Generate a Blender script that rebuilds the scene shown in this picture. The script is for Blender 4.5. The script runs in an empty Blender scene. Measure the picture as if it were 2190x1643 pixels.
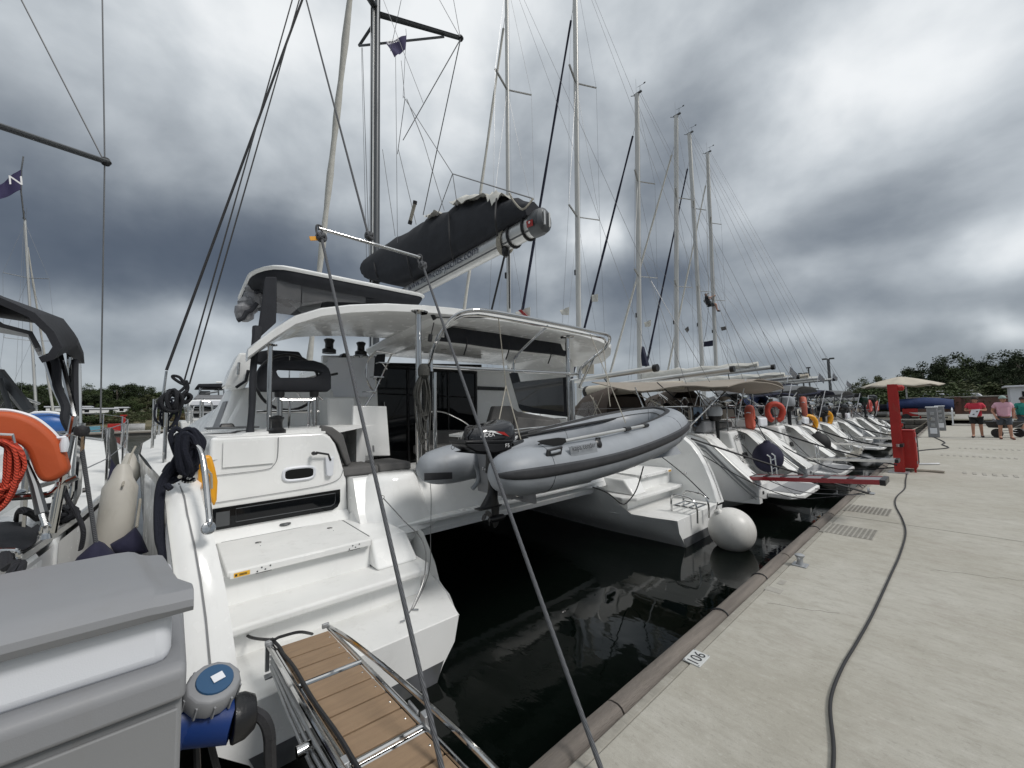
import bpy, bmesh, math, random
from math import radians, sin, cos, pi, atan2, asin, sqrt, tan
from mathutils import Vector, Matrix, Euler, noise
random.seed(7)
S = bpy.context.scene
C = S.collection
V = Vector
# ------------------------------------------------------------------ camera
S.render.resolution_x, S.render.resolution_y = 1024, 768
FPX = 830.0; IW, IH = 2190.0, 1643.0
CAM = V((0, 0, 2.2))
def camera_axes(yaw=48.7, pitch=4.0, roll=1.2):
    a = radians(yaw); p = radians(pitch); r = radians(roll)
    fh = V((-sin(a), cos(a), 0)); rh = V((cos(a), sin(a), 0)); zz = V((0, 0, 1))
    fw = fh*cos(p) + zz*sin(p); u0 = -fh*sin(p) + zz*cos(p)
    return fw, rh*cos(r) - u0*sin(r), u0*cos(r) + rh*sin(r)
FW, RT, UP = camera_axes()
cam_d = bpy.data.cameras.new('camera'); cam = bpy.data.objects.new('camera', cam_d); C.objects.link(cam)
cam_d.sensor_width = 36; cam_d.lens = 36*FPX/IW; cam_d.clip_start = .05; cam_d.clip_end = 6000
cam.matrix_world = Matrix(((RT.x, UP.x, -FW.x, CAM.x), (RT.y, UP.y, -FW.y, CAM.y), (RT.z, UP.z, -FW.z, CAM.z), (0, 0, 0, 1)))
S.camera = cam
# survey helpers: the sight line through a photograph point cut with a known plane of the place
def ray(px, py): return FW + RT*((px-IW/2)/FPX) + UP*((IH/2-py)/FPX)
def on(ax, px, py, v):
    r = ray(px, py); t = (v-CAM[ax])/r[ax]; return CAM + r*t
def PX(px, py, v): return on(0, px, py, v)
def PY(px, py, v): return on(1, px, py, v)
def PZ(px, py, v): return on(2, px, py, v)
# ------------------------------------------------------------------ view, world, sun
S.render.engine = 'CYCLES'
S.view_settings.view_transform = 'Standard'; S.view_settings.look = 'None'
S.view_settings.exposure = 0.42; S.view_settings.gamma = 1; S.view_settings.use_curve_mapping = False
SUN_EL, SUN_AZ = radians(47), atan2(.88, .30)      # azimuth measured from +Y towards +X
W = bpy.data.worlds.new('World'); S.world = W; W.use_nodes = True
def build_world():
    nt = W.node_tree; N = nt.nodes; L = nt.links; N.clear()
    out = N.new('ShaderNodeOutputWorld'); bg = N.new('ShaderNodeBackground'); L.new(bg.outputs[0], out.inputs[0])
    bg.inputs['Strength'].default_value = .1
    def link(s, d):
        if isinstance(s, (int, float)): d.default_value = s
        else: L.new(s, d)
    def M(op, a, b=None, c=None, clamp=False):
        n = N.new('ShaderNodeMath'); n.operation = op; n.use_clamp = clamp
        link(a, n.inputs[0])
        if b is not None: link(b, n.inputs[1])
        if c is not None: link(c, n.inputs[2])
        return n.outputs[0]
    tc = N.new('ShaderNodeTexCoord'); G = tc.outputs['Generated']
    sep = N.new('ShaderNodeSeparateXYZ'); L.new(G, sep.inputs[0])
    x, y, z = sep.outputs
    # cloud sheet seen in perspective: direction divided by height
    den = M('ADD', M('MAXIMUM', z, 0.0), .16)
    cx = M('DIVIDE', x, den); cy = M('DIVIDE', y, den)
    comb = N.new('ShaderNodeCombineXYZ'); L.new(cx, comb.inputs[0]); L.new(cy, comb.inputs[1]); comb.inputs[2].default_value = 3.1
    def noise_tex(vec, scale, det, rough, dist=0):
        n = N.new('ShaderNodeTexNoise'); n.inputs['Scale'].default_value = scale; n.inputs['Detail'].default_value = det
        n.inputs['Roughness'].default_value = rough; n.inputs['Distortion'].default_value = dist; L.new(vec, n.inputs['Vector']); return n
    n1 = noise_tex(comb.outputs[0], .85, 7, .48, .2)
    n2 = noise_tex(G, 2.6, 5, .5)
    mpn = N.new('ShaderNodeMapping'); mpn.inputs['Scale'].default_value = (1, 1, 1.45); L.new(G, mpn.inputs[0]); n3 = noise_tex(mpn.outputs[0], 3.9, 8, .50, .15)
    sp = N.new('ShaderNodeSeparateColor'); L.new(n2.outputs['Color'], sp.inputs[0])
    # directions in the cloud field: azimuth about the quay-ward heading, and elevation, gently warped
    a0 = atan2(FW.x, FW.y)
    rx = M('ADD', M('MULTIPLY', x, cos(a0)), M('MULTIPLY', y, -sin(a0)))
    ry = M('ADD', M('MULTIPLY', x, sin(a0)), M('MULTIPLY', y, cos(a0)))
    az = M('ARCTAN2', rx, ry); el = M('ARCSINE', z)
    az = M('ADD', az, M('MULTIPLY', M('SUBTRACT', sp.outputs[0], .5), .55))
    el = M('ADD', el, M('MULTIPLY', M('SUBTRACT', sp.outputs[1], .5), .26))
    t = M('ADD', .49, M('MULTIPLY', M('SUBTRACT', n1.outputs['Fac'], .5), .12))
    t = M('ADD', t, M('MULTIPLY', M('SUBTRACT', n3.outputs['Fac'], .5), .78))
    banks = [  # cloud banks: heading px, py, half widths (rad), amount
        (250, 470, .34, .10, -.19), (480, 560, .30, .07, -.16), (120, 560, .25, .08, -.25), (660, 560, .14, .09, -.20), (930, 640, .20, .07, -.18),
        (420, 60, .22, .12, .16), (60, 200, .3, .2, -.06), (850, 130, .15, .16, .12), (300, 680, .35, .045, .22), (1260, 480, .07, .07, .28), (1100, 330, .12, .10, -.10),
        (1080, 60, .10, .12, -.05), (1500, 560, .25, .06, -.12), (1640, 300, .08, .12, .06), (1790, 440, .11, .08, -.05), (1800, 645, .24, .05, -.10), (1660, 160, .12, .12, -.08), (1230, 280, .08, .10, -.08), (1420, 330, .12, .18, -.10), (1400, 600, .2, .05, -.08),
        (2090, 545, .12, .045, .30), (2050, 100, .20, .16, .30), (2180, 440, .10, .10, .12), (1450, 200, .16, .16, -.06), (2000, 330, .12, .06, -.04), (2170, 700, .06, .04, .4),
        (1500, 740, .6, .035, .12), (150, 780, .4, .04, .16), (560, 330, .25, .10, .02), (250, 300, .3, .08, -.06), (1120, 600, .10, .05, .15)]
    for px, py, sa, se, amt in banks:
        r = ray(px, py).normalized()
        A = atan2(r.x*cos(a0) - r.y*sin(a0), r.x*sin(a0) + r.y*cos(a0)); E = asin(r.z)
        u = M('MULTIPLY', M('SUBTRACT', az, A), 1/sa); v = M('MULTIPLY', M('SUBTRACT', el, E), 1/se)
        q = M('ADD', M('MULTIPLY', u, u), M('MULTIPLY', v, v))
        t = M('MULTIPLY_ADD', M('EXPONENT', M('MULTIPLY', q, -1.0)), amt, t)
    zen = M('MULTIPLY', M('POWER', M('MAXIMUM', z, 0.0), 2.0), .62)     # an overcast sky is brightest overhead
    t = M('ADD', t, zen)
    ramp = N.new('ShaderNodeValToRGB'); L.new(t, ramp.inputs[0]); r = ramp.color_ramp
    r.interpolation = 'B_SPLINE'
    pts = [(0, (.07, .088, .120)), (.25, (.115, .137, .172)), (.45, (.22, .25, .285)), (.62, (.38, .415, .45)), (.8, (.60, .645, .68)), (1, (.95, .97, .98))]
    r.elements[0].position, r.elements[1].position = 0, 1
    r.elements[0].color = (*pts[0][1], 1); r.elements[1].color = (*pts[-1][1], 1)
    for p, c in pts[1:-1]:
        e = r.elements.new(p); e.color = (*c, 1)
    sky = N.new('ShaderNodeTexSky'); sky.sky_type = 'NISHITA'; sky.sun_disc = False
    sky.sun_elevation = SUN_EL; sky.sun_rotation = SUN_AZ
    sc = N.new('ShaderNodeVectorMath'); sc.operation = 'SCALE'; sc.inputs['Scale'].default_value = 7.6; L.new(ramp.outputs[0], sc.inputs[0])
    mix = N.new('ShaderNodeMixRGB'); mix.inputs[0].default_value = .95; L.new(sky.outputs[0], mix.inputs[1]); L.new(sc.outputs[0], mix.inputs[2])
    L.new(mix.outputs[0], bg.inputs['Color'])
build_world()
sd = bpy.data.lights.new('sun', 'SUN'); sd.energy = 1.5; sd.angle = radians(14); sd.color = (1, .965, .92)
so = bpy.data.objects.new('sun', sd); C.objects.link(so)
sun_dir = V((sin(SUN_AZ)*cos(SUN_EL), cos(SUN_AZ)*cos(SUN_EL), sin(SUN_EL)))
so.rotation_euler = sun_dir.to_track_quat('Z', 'Y').to_euler()
# ------------------------------------------------------------------ object helpers
def tag(o, label=None, cat=None, group=None, kind=None):
    if label: o['label'] = label
    if cat: o['category'] = cat
    if group: o['group'] = group
    if kind: o['kind'] = kind
    return o
def thing(name, loc, label, cat, group=None, rz=0):
    o = bpy.data.objects.new(name, None); C.objects.link(o); o.empty_display_size = .2
    o.location = loc; o.rotation_euler = (0, 0, rz); return tag(o, label, cat, group)
def world_off(p):
    v = V((0, 0, 0))
    while p is not None: v = v + p.location; p = p.parent
    return v
def catmull(P, n=6, closed=False):
    P = [V(p) for p in P]; m = len(P)
    if m < 3: return P
    out = []
    rng = m if closed else m-1
    for i in range(rng):
        g = (lambda k: P[k % m]) if closed else (lambda k: P[max(0, min(m-1, k))])
        a, b, c, d = g(i-1), g(i), g(i+1), g(i+2)
        for j in range(n):
            t = j/n
            out.append(.5*((2*b) + (c-a)*t + (2*a-5*b+4*c-d)*t*t + (3*b-a-3*c+d)*t*t*t))
    if not closed: out.append(P[-1])
    return out
def lerp(a, b, t): return a + (b-a)*t
def interp(tab, x):
    """tab: sorted list of (x, value)"""
    if x <= tab[0][0]: return tab[0][1]
    for (a, u), (b, v) in zip(tab, tab[1:]):
        if x <= b: 
            t = (x-a)/(b-a); t = t*t*(3-2*t)*.5 + t*.5
            return u + (v-u)*t
    return tab[-1][1]
class MB:
    def __init__(s): s.v = []; s.f = []
    def add(s, vs, fs):
        k = len(s.v); s.v += [V(p) for p in vs]; s.f += [tuple(i+k for i in f) for f in fs]; return s
    def box(s, c, d, rot=None, taper=1.0):
        c = V(c); hx, hy, hz = d[0]/2, d[1]/2, d[2]/2; vs = []
        for z in (-hz, hz):
            q = taper if z > 0 else 1
            for x, y in ((-hx, -hy), (hx, -hy), (hx, hy), (-hx, hy)): vs.append(V((x*q, y*q, z)))
        if rot is not None:
            R = rot if isinstance(rot, Matrix) else Euler(rot).to_matrix()
            vs = [R @ p for p in vs]
        return s.add([p+c for p in vs], [(3, 2, 1, 0), (4, 5, 6, 7), (0, 1, 5, 4), (1, 2, 6, 5), (2, 3, 7, 6), (3, 0, 4, 7)])
    def hexa(s, b, t):
        return s.add(list(b)+list(t), [(3, 2, 1, 0), (4, 5, 6, 7), (0, 1, 5, 4), (1, 2, 6, 5), (2, 3, 7, 6), (3, 0, 4, 7)])
    def tube(s, P, r, n=8, smooth=0, closed=False, rs=None, flat=1.0, cap=True):
        P = [V(p) for p in P]
        if smooth: P = catmull(P, smooth, closed)
        P = [p for i, p in enumerate(P) if i == 0 or (p-P[i-1]).length > 1e-6]
        m = len(P); rings = []; prev = None
        for i, p in enumerate(P):
            if closed: t = (P[(i+1) % m]-P[i-1])
            else: t = P[min(i+1, m-1)]-P[max(i-1, 0)]
            t.normalize()
            if prev is None:
                u = t.cross(V((0, 0, 1)))
                if u.length < .05: u = t.cross(V((0, 1, 0)))
                u.normalize()
            else:
                u = prev - t*prev.dot(t)
                if u.length < 1e-5: u = t.orthogonal()
                u.normalize()
            prev = u; w = t.cross(u)
            rr = r if rs is None else (rs[min(int(round(i*(len(rs)-1)/(m-1))), len(rs)-1)] if len(rs) != m else rs[i])
            rings.append([p + (u*cos(2*pi*k/n) + w*sin(2*pi*k/n)*flat)*rr for k in range(n)])
        k0 = len(s.v)
        for rg in rings: s.v += rg
        q = m if closed else m-1
        for i in range(q):
            a = k0+i*n; b = k0+((i+1) % m)*n
            for k in range(n): s.f.append((a+k, a+(k+1) % n, b+(k+1) % n, b+k))
        if not closed and cap:
            s.f.append(tuple(k0+k for k in reversed(range(n)))); s.f.append(tuple(k0+(m-1)*n+k for k in range(n)))
        return s
    def lathe(s, prof, c=(0, 0, 0), n=20, axis=None, sx=1, sy=1):
        """prof: (radius, height) list; axis: direction of height"""
        c = V(c); R = V(axis).normalized().to_track_quat('Z', 'Y').to_matrix() if axis is not None else Matrix.Identity(3)
        k0 = len(s.v)
        for r, h in prof:
            for k in range(n): s.v.append(c + R @ V((r*sx*cos(2*pi*k/n), r*sy*sin(2*pi*k/n), h)))
        for i in range(len(prof)-1):
            for k in range(n): s.f.append((k0+i*n+k, k0+i*n+(k+1) % n, k0+(i+1)*n+(k+1) % n, k0+(i+1)*n+k))
        if prof[0][0] > 1e-4: s.f.append(tuple(k0+k for k in reversed(range(n))))
        if prof[-1][0] > 1e-4: s.f.append(tuple(k0+(len(prof)-1)*n+k for k in range(n)))
        return s
    def loft(s, secs, closed=False, cap0=False, cap1=False):
        n = len(secs[0]); k0 = len(s.v)
        for sc in secs: s.v += [V(p) for p in sc]
        for i in range(len(secs)-1):
            for k in range(n if closed else n-1):
                a = k0+i*n+k; b = k0+i*n+(k+1) % n
                s.f.append((a, b, b+n, a+n))
        if cap0: s.f.append(tuple(k0+k for k in reversed(range(n))))
        if cap1: s.f.append(tuple(k0+(len(secs)-1)*n+k for k in range(n)))
        return s
    def prism(s, poly, off):
        """polygon (3d points) extruded by vector off"""
        poly = [V(p) for p in poly]; off = V(off); n = len(poly); k0 = len(s.v)
        s.v += poly + [p+off for p in poly]
        s.f.append(tuple(k0+k for k in reversed(range(n)))); s.f.append(tuple(k0+n+k for k in range(n)))
        for k in range(n): s.f.append((k0+k, k0+(k+1) % n, k0+n+(k+1) % n, k0+n+k))
        return s
    def sheet(s, grid, th=.01):
        """grid of points [rows][cols] thickened along its normal"""
        m, n = len(grid), len(grid[0]); G = [[V(p) for p in r] for r in grid]; B = []
        for i in range(m):
            row = []
            for j in range(n):
                du = G[min(i+1, m-1)][j]-G[max(i-1, 0)][j]; dv = G[i][min(j+1, n-1)]-G[i][max(j-1, 0)]
                nn = du.cross(dv)
                nn = nn.normalized() if nn.length > 1e-9 else V((0, 0, 1))
                row.append(G[i][j]-nn*th)
            B.append(row)
        k0 = len(s.v)
        for r in G: s.v += r
        k1 = len(s.v)
        for r in B: s.v += r
        for i in range(m-1):
            for j in range(n-1):
                a = i*n+j
                s.f.append((k0+a, k0+a+n, k0+a+n+1, k0+a+1)); s.f.append((k1+a, k1+a+1, k1+a+n+1, k1+a+n))
        edge = [j for j in range(n)] + [i*n+n-1 for i in range(1, m)] + [(m-1)*n+j for j in range(n-2, -1, -1)] + [i*n for i in range(m-2, 0, -1)]
        for a, b in zip(edge, edge[1:]+edge[:1]): s.f.append((k0+a, k0+b, k1+b, k1+a))
        return s
    def build(s, name, mat, parent=None, bevel=0, ang=35, sub=0, seg=2, solid=0):
        off = world_off(parent) if parent is not None else V((0, 0, 0))
        me = bpy.data.meshes.new(name); me.from_pydata([tuple(p-off) for p in s.v], [], s.f); me.update()
        bm = bmesh.new(); bm.from_mesh(me); bmesh.ops.recalc_face_normals(bm, faces=bm.faces); bm.to_mesh(me); bm.free()
        for p in me.polygons: p.use_smooth = True
        me.set_sharp_from_angle(angle=radians(ang))
        if mat: me.materials.append(mat)
        o = bpy.data.objects.new(name, me); C.objects.link(o)
        if parent is not None: o.parent = parent
        if solid: m = o.modifiers.new('solid', 'SOLIDIFY'); m.thickness = solid; m.offset = 0
        if bevel:
            m = o.modifiers.new('bevel', 'BEVEL'); m.width = bevel; m.segments = seg; m.limit_method = 'ANGLE'; m.angle_limit = radians(32); m.harden_normals = False
        if sub: m = o.modifiers.new('sub', 'SUBSURF'); m.levels = sub; m.render_levels = sub
        return o
def part(name, mat, parent, fn, **kw):
    b = MB(); fn(b); return b.build(name, mat, parent, **kw)
def text_mesh(name, body, mat, parent, origin, xdir, ydir, height, depth=.002, width=None, shear=0):
    cu = bpy.data.curves.new(name, 'FONT'); cu.body = body; cu.size = 1; cu.extrude = 0; cu.shear = shear
    tmp = bpy.data.objects.new(name, cu); C.objects.link(tmp)
    dg = bpy.context.evaluated_depsgraph_get(); me = bpy.data.meshes.new_from_object(tmp.evaluated_get(dg))
    bpy.data.objects.remove(tmp); bpy.data.curves.remove(cu)
    xs = [v.co.x for v in me.vertices]; ys = [v.co.y for v in me.vertices]
    w = max(xs)-min(xs); h = max(ys)-min(ys); x0, y0 = min(xs), min(ys)
    xd = V(xdir).normalized(); yd = V(ydir).normalized(); nn = xd.cross(yd)
    fx = height/h if width is None else width/w; fy = height/h
    off = world_off(parent) if parent is not None else V((0, 0, 0))
    for v in me.vertices: v.co = V(origin) + xd*((v.co.x-x0)*fx) + yd*((v.co.y-y0)*fy) + nn*depth - off
    me.materials.clear(); me.materials.append(mat); me.name = name
    o = bpy.data.objects.new(name, me); C.objects.link(o); o.parent = parent; return o
# ------------------------------------------------------------------ materials
def material(name, col, rough=.5, metal=0, col2=None, nscale=4, namt=1, bump=0, bscale=60, coat=0, spec=.5, rvar=0, stretch=None, emission=None, alpha=1, trans=0, ior=1.45, detail=5, dirt=0, weave=0):
    m = bpy.data.materials.new(name); m.use_nodes = True; nt = m.node_tree; N = nt.nodes; L = nt.links
    b = N['Principled BSDF']; b.inputs['Base Color'].default_value = (*col, 1); b.inputs['Roughness'].default_value = rough
    b.inputs['Metallic'].default_value = metal; b.inputs['Specular IOR Level'].default_value = spec; b.inputs['IOR'].default_value = ior
    b.inputs['Coat Weight'].default_value = coat; b.inputs['Coat Roughness'].default_value = .06
    b.inputs['Transmission Weight'].default_value = trans; b.inputs['Alpha'].default_value = alpha
    tc = N.new('ShaderNodeTexCoord'); src = tc.outputs['Object']
    if stretch:
        mp = N.new('ShaderNodeMapping'); mp.inputs['Scale'].default_value = stretch; L.new(src, mp.inputs[0]); src = mp.outputs[0]
    colsock = None
    if col2 is not None:
        n = N.new('ShaderNodeTexNoise'); n.inputs['Scale'].default_value = nscale; n.inputs['Detail'].default_value = detail; L.new(src, n.inputs['Vector'])
        r = N.new('ShaderNodeMapRange'); r.inputs[1].default_value = .5-.28/namt; r.inputs[2].default_value = .5+.28/namt; L.new(n.outputs['Fac'], r.inputs[0])
        x = N.new('ShaderNodeMixRGB'); x.inputs[1].default_value = (*col, 1); x.inputs[2].default_value = (*col2, 1); L.new(r.outputs[0], x.inputs[0]); colsock = x.outputs[0]
    if dirt:
        n = N.new('ShaderNodeTexNoise'); n.inputs['Scale'].default_value = 9; n.inputs['Detail'].default_value = 8; n.inputs['Roughness'].default_value = .7
        mp = N.new('ShaderNodeMapping'); mp.inputs['Scale'].default_value = (1, 1, .25); L.new(tc.outputs['Object'], mp.inputs[0]); L.new(mp.outputs[0], n.inputs['Vector'])
        r = N.new('ShaderNodeMapRange'); r.inputs[1].default_value = .55; r.inputs[2].default_value = .8; r.inputs[4].default_value = dirt; L.new(n.outputs['Fac'], r.inputs[0])
        x = N.new('ShaderNodeMixRGB'); x.inputs[2].default_value = (.16, .14, .10, 1); L.new(r.outputs[0], x.inputs[0])
        if colsock: L.new(colsock, x.inputs[1])
        else: x.inputs[1].default_value = (*col, 1)
        colsock = x.outputs[0]
    if colsock: L.new(colsock, b.inputs['Base Color'])
    if rvar:
        n = N.new('ShaderNodeTexNoise'); n.inputs['Scale'].default_value = 7; n.inputs['Detail'].default_value = 6; L.new(tc.outputs['Object'], n.inputs['Vector'])
        r = N.new('ShaderNodeMapRange'); r.inputs[1].default_value = .3; r.inputs[2].default_value = .7; r.inputs[3].default_value = max(.02, rough-rvar); r.inputs[4].default_value = rough+rvar
        L.new(n.outputs['Fac'], r.inputs[0]); L.new(r.outputs[0], b.inputs['Roughness'])
    if bump:
        n = N.new('ShaderNodeTexNoise'); n.inputs['Scale'].default_value = bscale; n.inputs['Detail'].default_value = 4; L.new(src, n.inputs['Vector'])
        bp = N.new('ShaderNodeBump'); bp.inputs['Strength'].default_value = bump; bp.inputs['Distance'].default_value = .01; L.new(n.outputs['Fac'], bp.inputs['Height']); L.new(bp.outputs[0], b.inputs['Normal'])
    if weave:
        w = N.new('ShaderNodeTexWave'); w.wave_type = 'BANDS'; w.bands_direction = 'DIAGONAL'; w.inputs['Scale'].default_value = weave; w.inputs['Distortion'].default_value = .6; L.new(tc.outputs['Object'], w.inputs['Vector'])
        bp = N.new('ShaderNodeBump'); bp.inputs['Strength'].default_value = .6; bp.inputs['Distance'].default_value = .004; L.new(w.outputs['Fac'], bp.inputs['Height']); L.new(bp.outputs[0], b.inputs['Normal'])
        x = N.new('ShaderNodeMixRGB'); x.blend_type = 'MULTIPLY'; x.inputs[0].default_value = .5; x.inputs[1].default_value = (*col, 1); L.new(w.outputs['Color'], x.inputs[2]); L.new(x.outputs[0], b.inputs['Base Color'])
    if emission: b.inputs['Emission Color'].default_value = (*emission, 1); b.inputs['Emission Strength'].default_value = 1
    return m
mt = material
GEL = mt('white_gelcoat', (.86, .865, .855), .20, col2=(.78, .785, .77), nscale=2.2, coat=.25, rvar=.12, dirt=.11)
DECK = mt('nonskid_white', (.80, .80, .785), .5, col2=(.72, .725, .71), nscale=3, bump=.3, bscale=420, dirt=.22)
GELM = mt('white_hull_paint', (.80, .80, .79), .22, col2=(.70, .70, .69), nscale=1.2, coat=.2, rvar=.06, dirt=.12)
GREYH = mt('grey_hull_stripe', (.16, .17, .18), .3, coat=.3)
BOOT = mt('grey_boot_stripe', (.13, .135, .15), .4, col2=(.06, .065, .06), nscale=5, dirt=.5)
STEEL = mt('stainless_steel', (.56, .56, .555), .09, 1, rvar=.05)
ALU = mt('anodised_aluminium', (.62, .62, .60), .38, .75, col2=(.52, .52, .51), nscale=2, rvar=.08)
MASTW = mt('painted_mast_alloy', (.60, .60, .575), .35, .25, col2=(.50, .50, .48), nscale=1.2, dirt=.12)
BLACKP = mt('black_plastic', (.012, .012, .013), .35, bump=.1, bscale=200, rvar=.1)
BLACKG = mt('gloss_black_cowl', (.012, .012, .014), .12, coat=.7)
RUB = mt('black_rubber', (.02, .02, .022), .6, bump=.2, bscale=120)
CANV = mt('black_canvas', (.0145, .016, .020), .85, col2=(.024, .026, .032), nscale=6, bump=.25, bscale=30)
GREYC = mt('grey_cushion_fabric', (.125, .122, .12), .9, col2=(.10, .098, .096), nscale=8, bump=.3, bscale=400)
HYP = mt('grey_hypalon', (.30, .32, .345), .45, col2=(.25, .268, .292), nscale=4, bump=.22, bscale=14, rvar=.1, dirt=.28)
HYPD = mt('dark_grey_rubbing_strake', (.028, .029, .033), .5, col2=(.045, .046, .05), nscale=10)
GLASS = mt('smoked_glass', (.004, .005, .006), .05, spec=.35)
CLEAR = mt('clear_vinyl_window', (.34, .35, .36), .12, alpha=.12, col2=(.5, .5, .51), nscale=3, bump=.6, bscale=5)
MESHC = mt('black_mesh_curtain', (.010, .010, .012), .45, alpha=.72, bump=.3, bscale=6)
TEAK = mt('composite_teak_slat', (.30, .205, .125), .6, col2=(.225, .15, .092), nscale=5, bump=.35, bscale=90, stretch=(8, 1, 8), dirt=.15)
WOOD = mt('weathered_wood', (.235, .205, .178), .85, col2=(.105, .092, .082), nscale=2.2, bump=.9, bscale=30, stretch=(9, .6, 9), dirt=.35)
ROPEG = mt('grey_mooring_rope', (.12, .125, .135), .8, weave=55)
ROPEB = mt('black_rope', (.016, .017, .022), .85, weave=60)
ROPEN = mt('navy_rope', (.010, .012, .022), .9, bump=.8, bscale=120)
ROPEW = mt('cream_rope', (.48, .45, .38), .85, weave=70)
ROPER = mt('orange_rope', (.62, .065, .03), .7, weave=50)
WIRE = mt('rigging_wire', (.22, .22, .22), .35, .8)
PVCW = mt('white_fender_vinyl', (.72, .71, .68), .38, col2=(.58, .57, .54), nscale=4, dirt=.25)
PVCC = mt('cream_fender_vinyl', (.50, .48, .43), .5, col2=(.42, .40, .36), nscale=5, dirt=.4)
NAVY = mt('navy_fender_cover', (.012, .012, .032), .85, bump=.5, bscale=20, col2=(.018, .018, .045), nscale=8)
ORANGE = mt('orange_life_foam', (.52, .095, .025), .6, col2=(.40, .07, .02), nscale=5, bump=.25, bscale=12)
REDP = mt('red_paint', (.40, .020, .016), .5, col2=(.29, .016, .014), nscale=4, rvar=.15, dirt=.45, bump=.08, bscale=20)
YEL = mt('yellow_plastic', (.78, .36, .02), .4)
GREYP = mt('grey_moulded_plastic', (.245, .25, .262), .5, col2=(.215, .22, .23), nscale=5, bump=.05, bscale=500, dirt=.16)
GREYPD = mt('grey_box_panel', (.235, .24, .245), .55, col2=(.21, .213, .218), nscale=4, bump=.05, bscale=500, dirt=.25)
WHITEP = mt('white_moulded_plastic', (.70, .72, .76), .42, bump=.05, bscale=500)
BLUEP = mt('blue_plastic', (.006, .030, .145), .4, bump=.05)
BLUED = mt('blue_cap_disc', (.022, .075, .16), .5)
TAN = mt('tan_canvas', (.31, .275, .235), .85, col2=(.25, .22, .185), nscale=2, bump=.2, bscale=20)
BEIGE = mt('beige_canvas', (.50, .46, .38), .85, col2=(.42, .38, .32), nscale=2, bump=.2, bscale=20)
BROWN = mt('brown_canvas', (.055, .042, .034), .85, col2=(.08, .062, .05), nscale=3, bump=.3, bscale=18)
GREYCV = mt('grey_canvas', (.10, .105, .11), .85, col2=(.14, .145, .15), nscale=3, bump=.3, bscale=18)
BLUECV = mt('blue_canvas', (.012, .025, .085), .8, col2=(.02, .04, .12), nscale=3, bump=.4, bscale=14)
SAIL = mt('white_sailcloth', (.66, .65, .60), .7, col2=(.52, .51, .47), nscale=5, bump=.5, bscale=12)
NAVYCV = mt('navy_canvas', (.012, .014, .034), .8, bump=.4, bscale=18)
FLAGP = mt('purple_flag_cloth', (.035, .03, .085), .8)
INK = mt('black_lettering', (.015, .015, .02), .6)
INKN = mt('dark_blue_lettering', (.02, .025, .05), .6)
WHITEINK = mt('white_lettering', (.8, .8, .8), .5)
PLATE = mt('number_plate_white', (.50, .51, .50), .6, dirt=.3)
DARKIN = mt('dark_interior', (.012, .011, .011), .6, col2=(.03, .027, .024), nscale=2)
STICK = mt('yellow_sticker', (.75, .42, .04), .5)
GALV = mt('galvanised_steel', (.42, .43, .44), .5, .6, col2=(.32, .33, .34), nscale=9)
GREYDK = mt('dark_grey_alloy', (.10, .105, .11), .4, .6)
SKIN = mt('skin', (.42, .22, .15), .55)
REDSH = mt('crimson_shirt', (.55, .045, .075), .85); PINKSH = mt('pink_shirt', (.62, .36, .44), .85); TEALSH = mt('teal_shirt', (.02, .22, .19), .85)
SHORTB = mt('black_shorts', (.015, .018, .02), .85); SHORTG = mt('slate_shorts', (.06, .07, .085), .85)
HAIR = mt('dark_hair', (.03, .022, .018), .8); CAPG = mt('pale_green_cap', (.28, .36, .33), .8)
BRICK = mt('red_brick_wall', (.16, .072, .055), .85, col2=(.11, .055, .045), nscale=20)
STONE = mt('old_stone_wall', (.14, .125, .105), .9, col2=(.065, .06, .052), nscale=7, bump=1, bscale=12)
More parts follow.
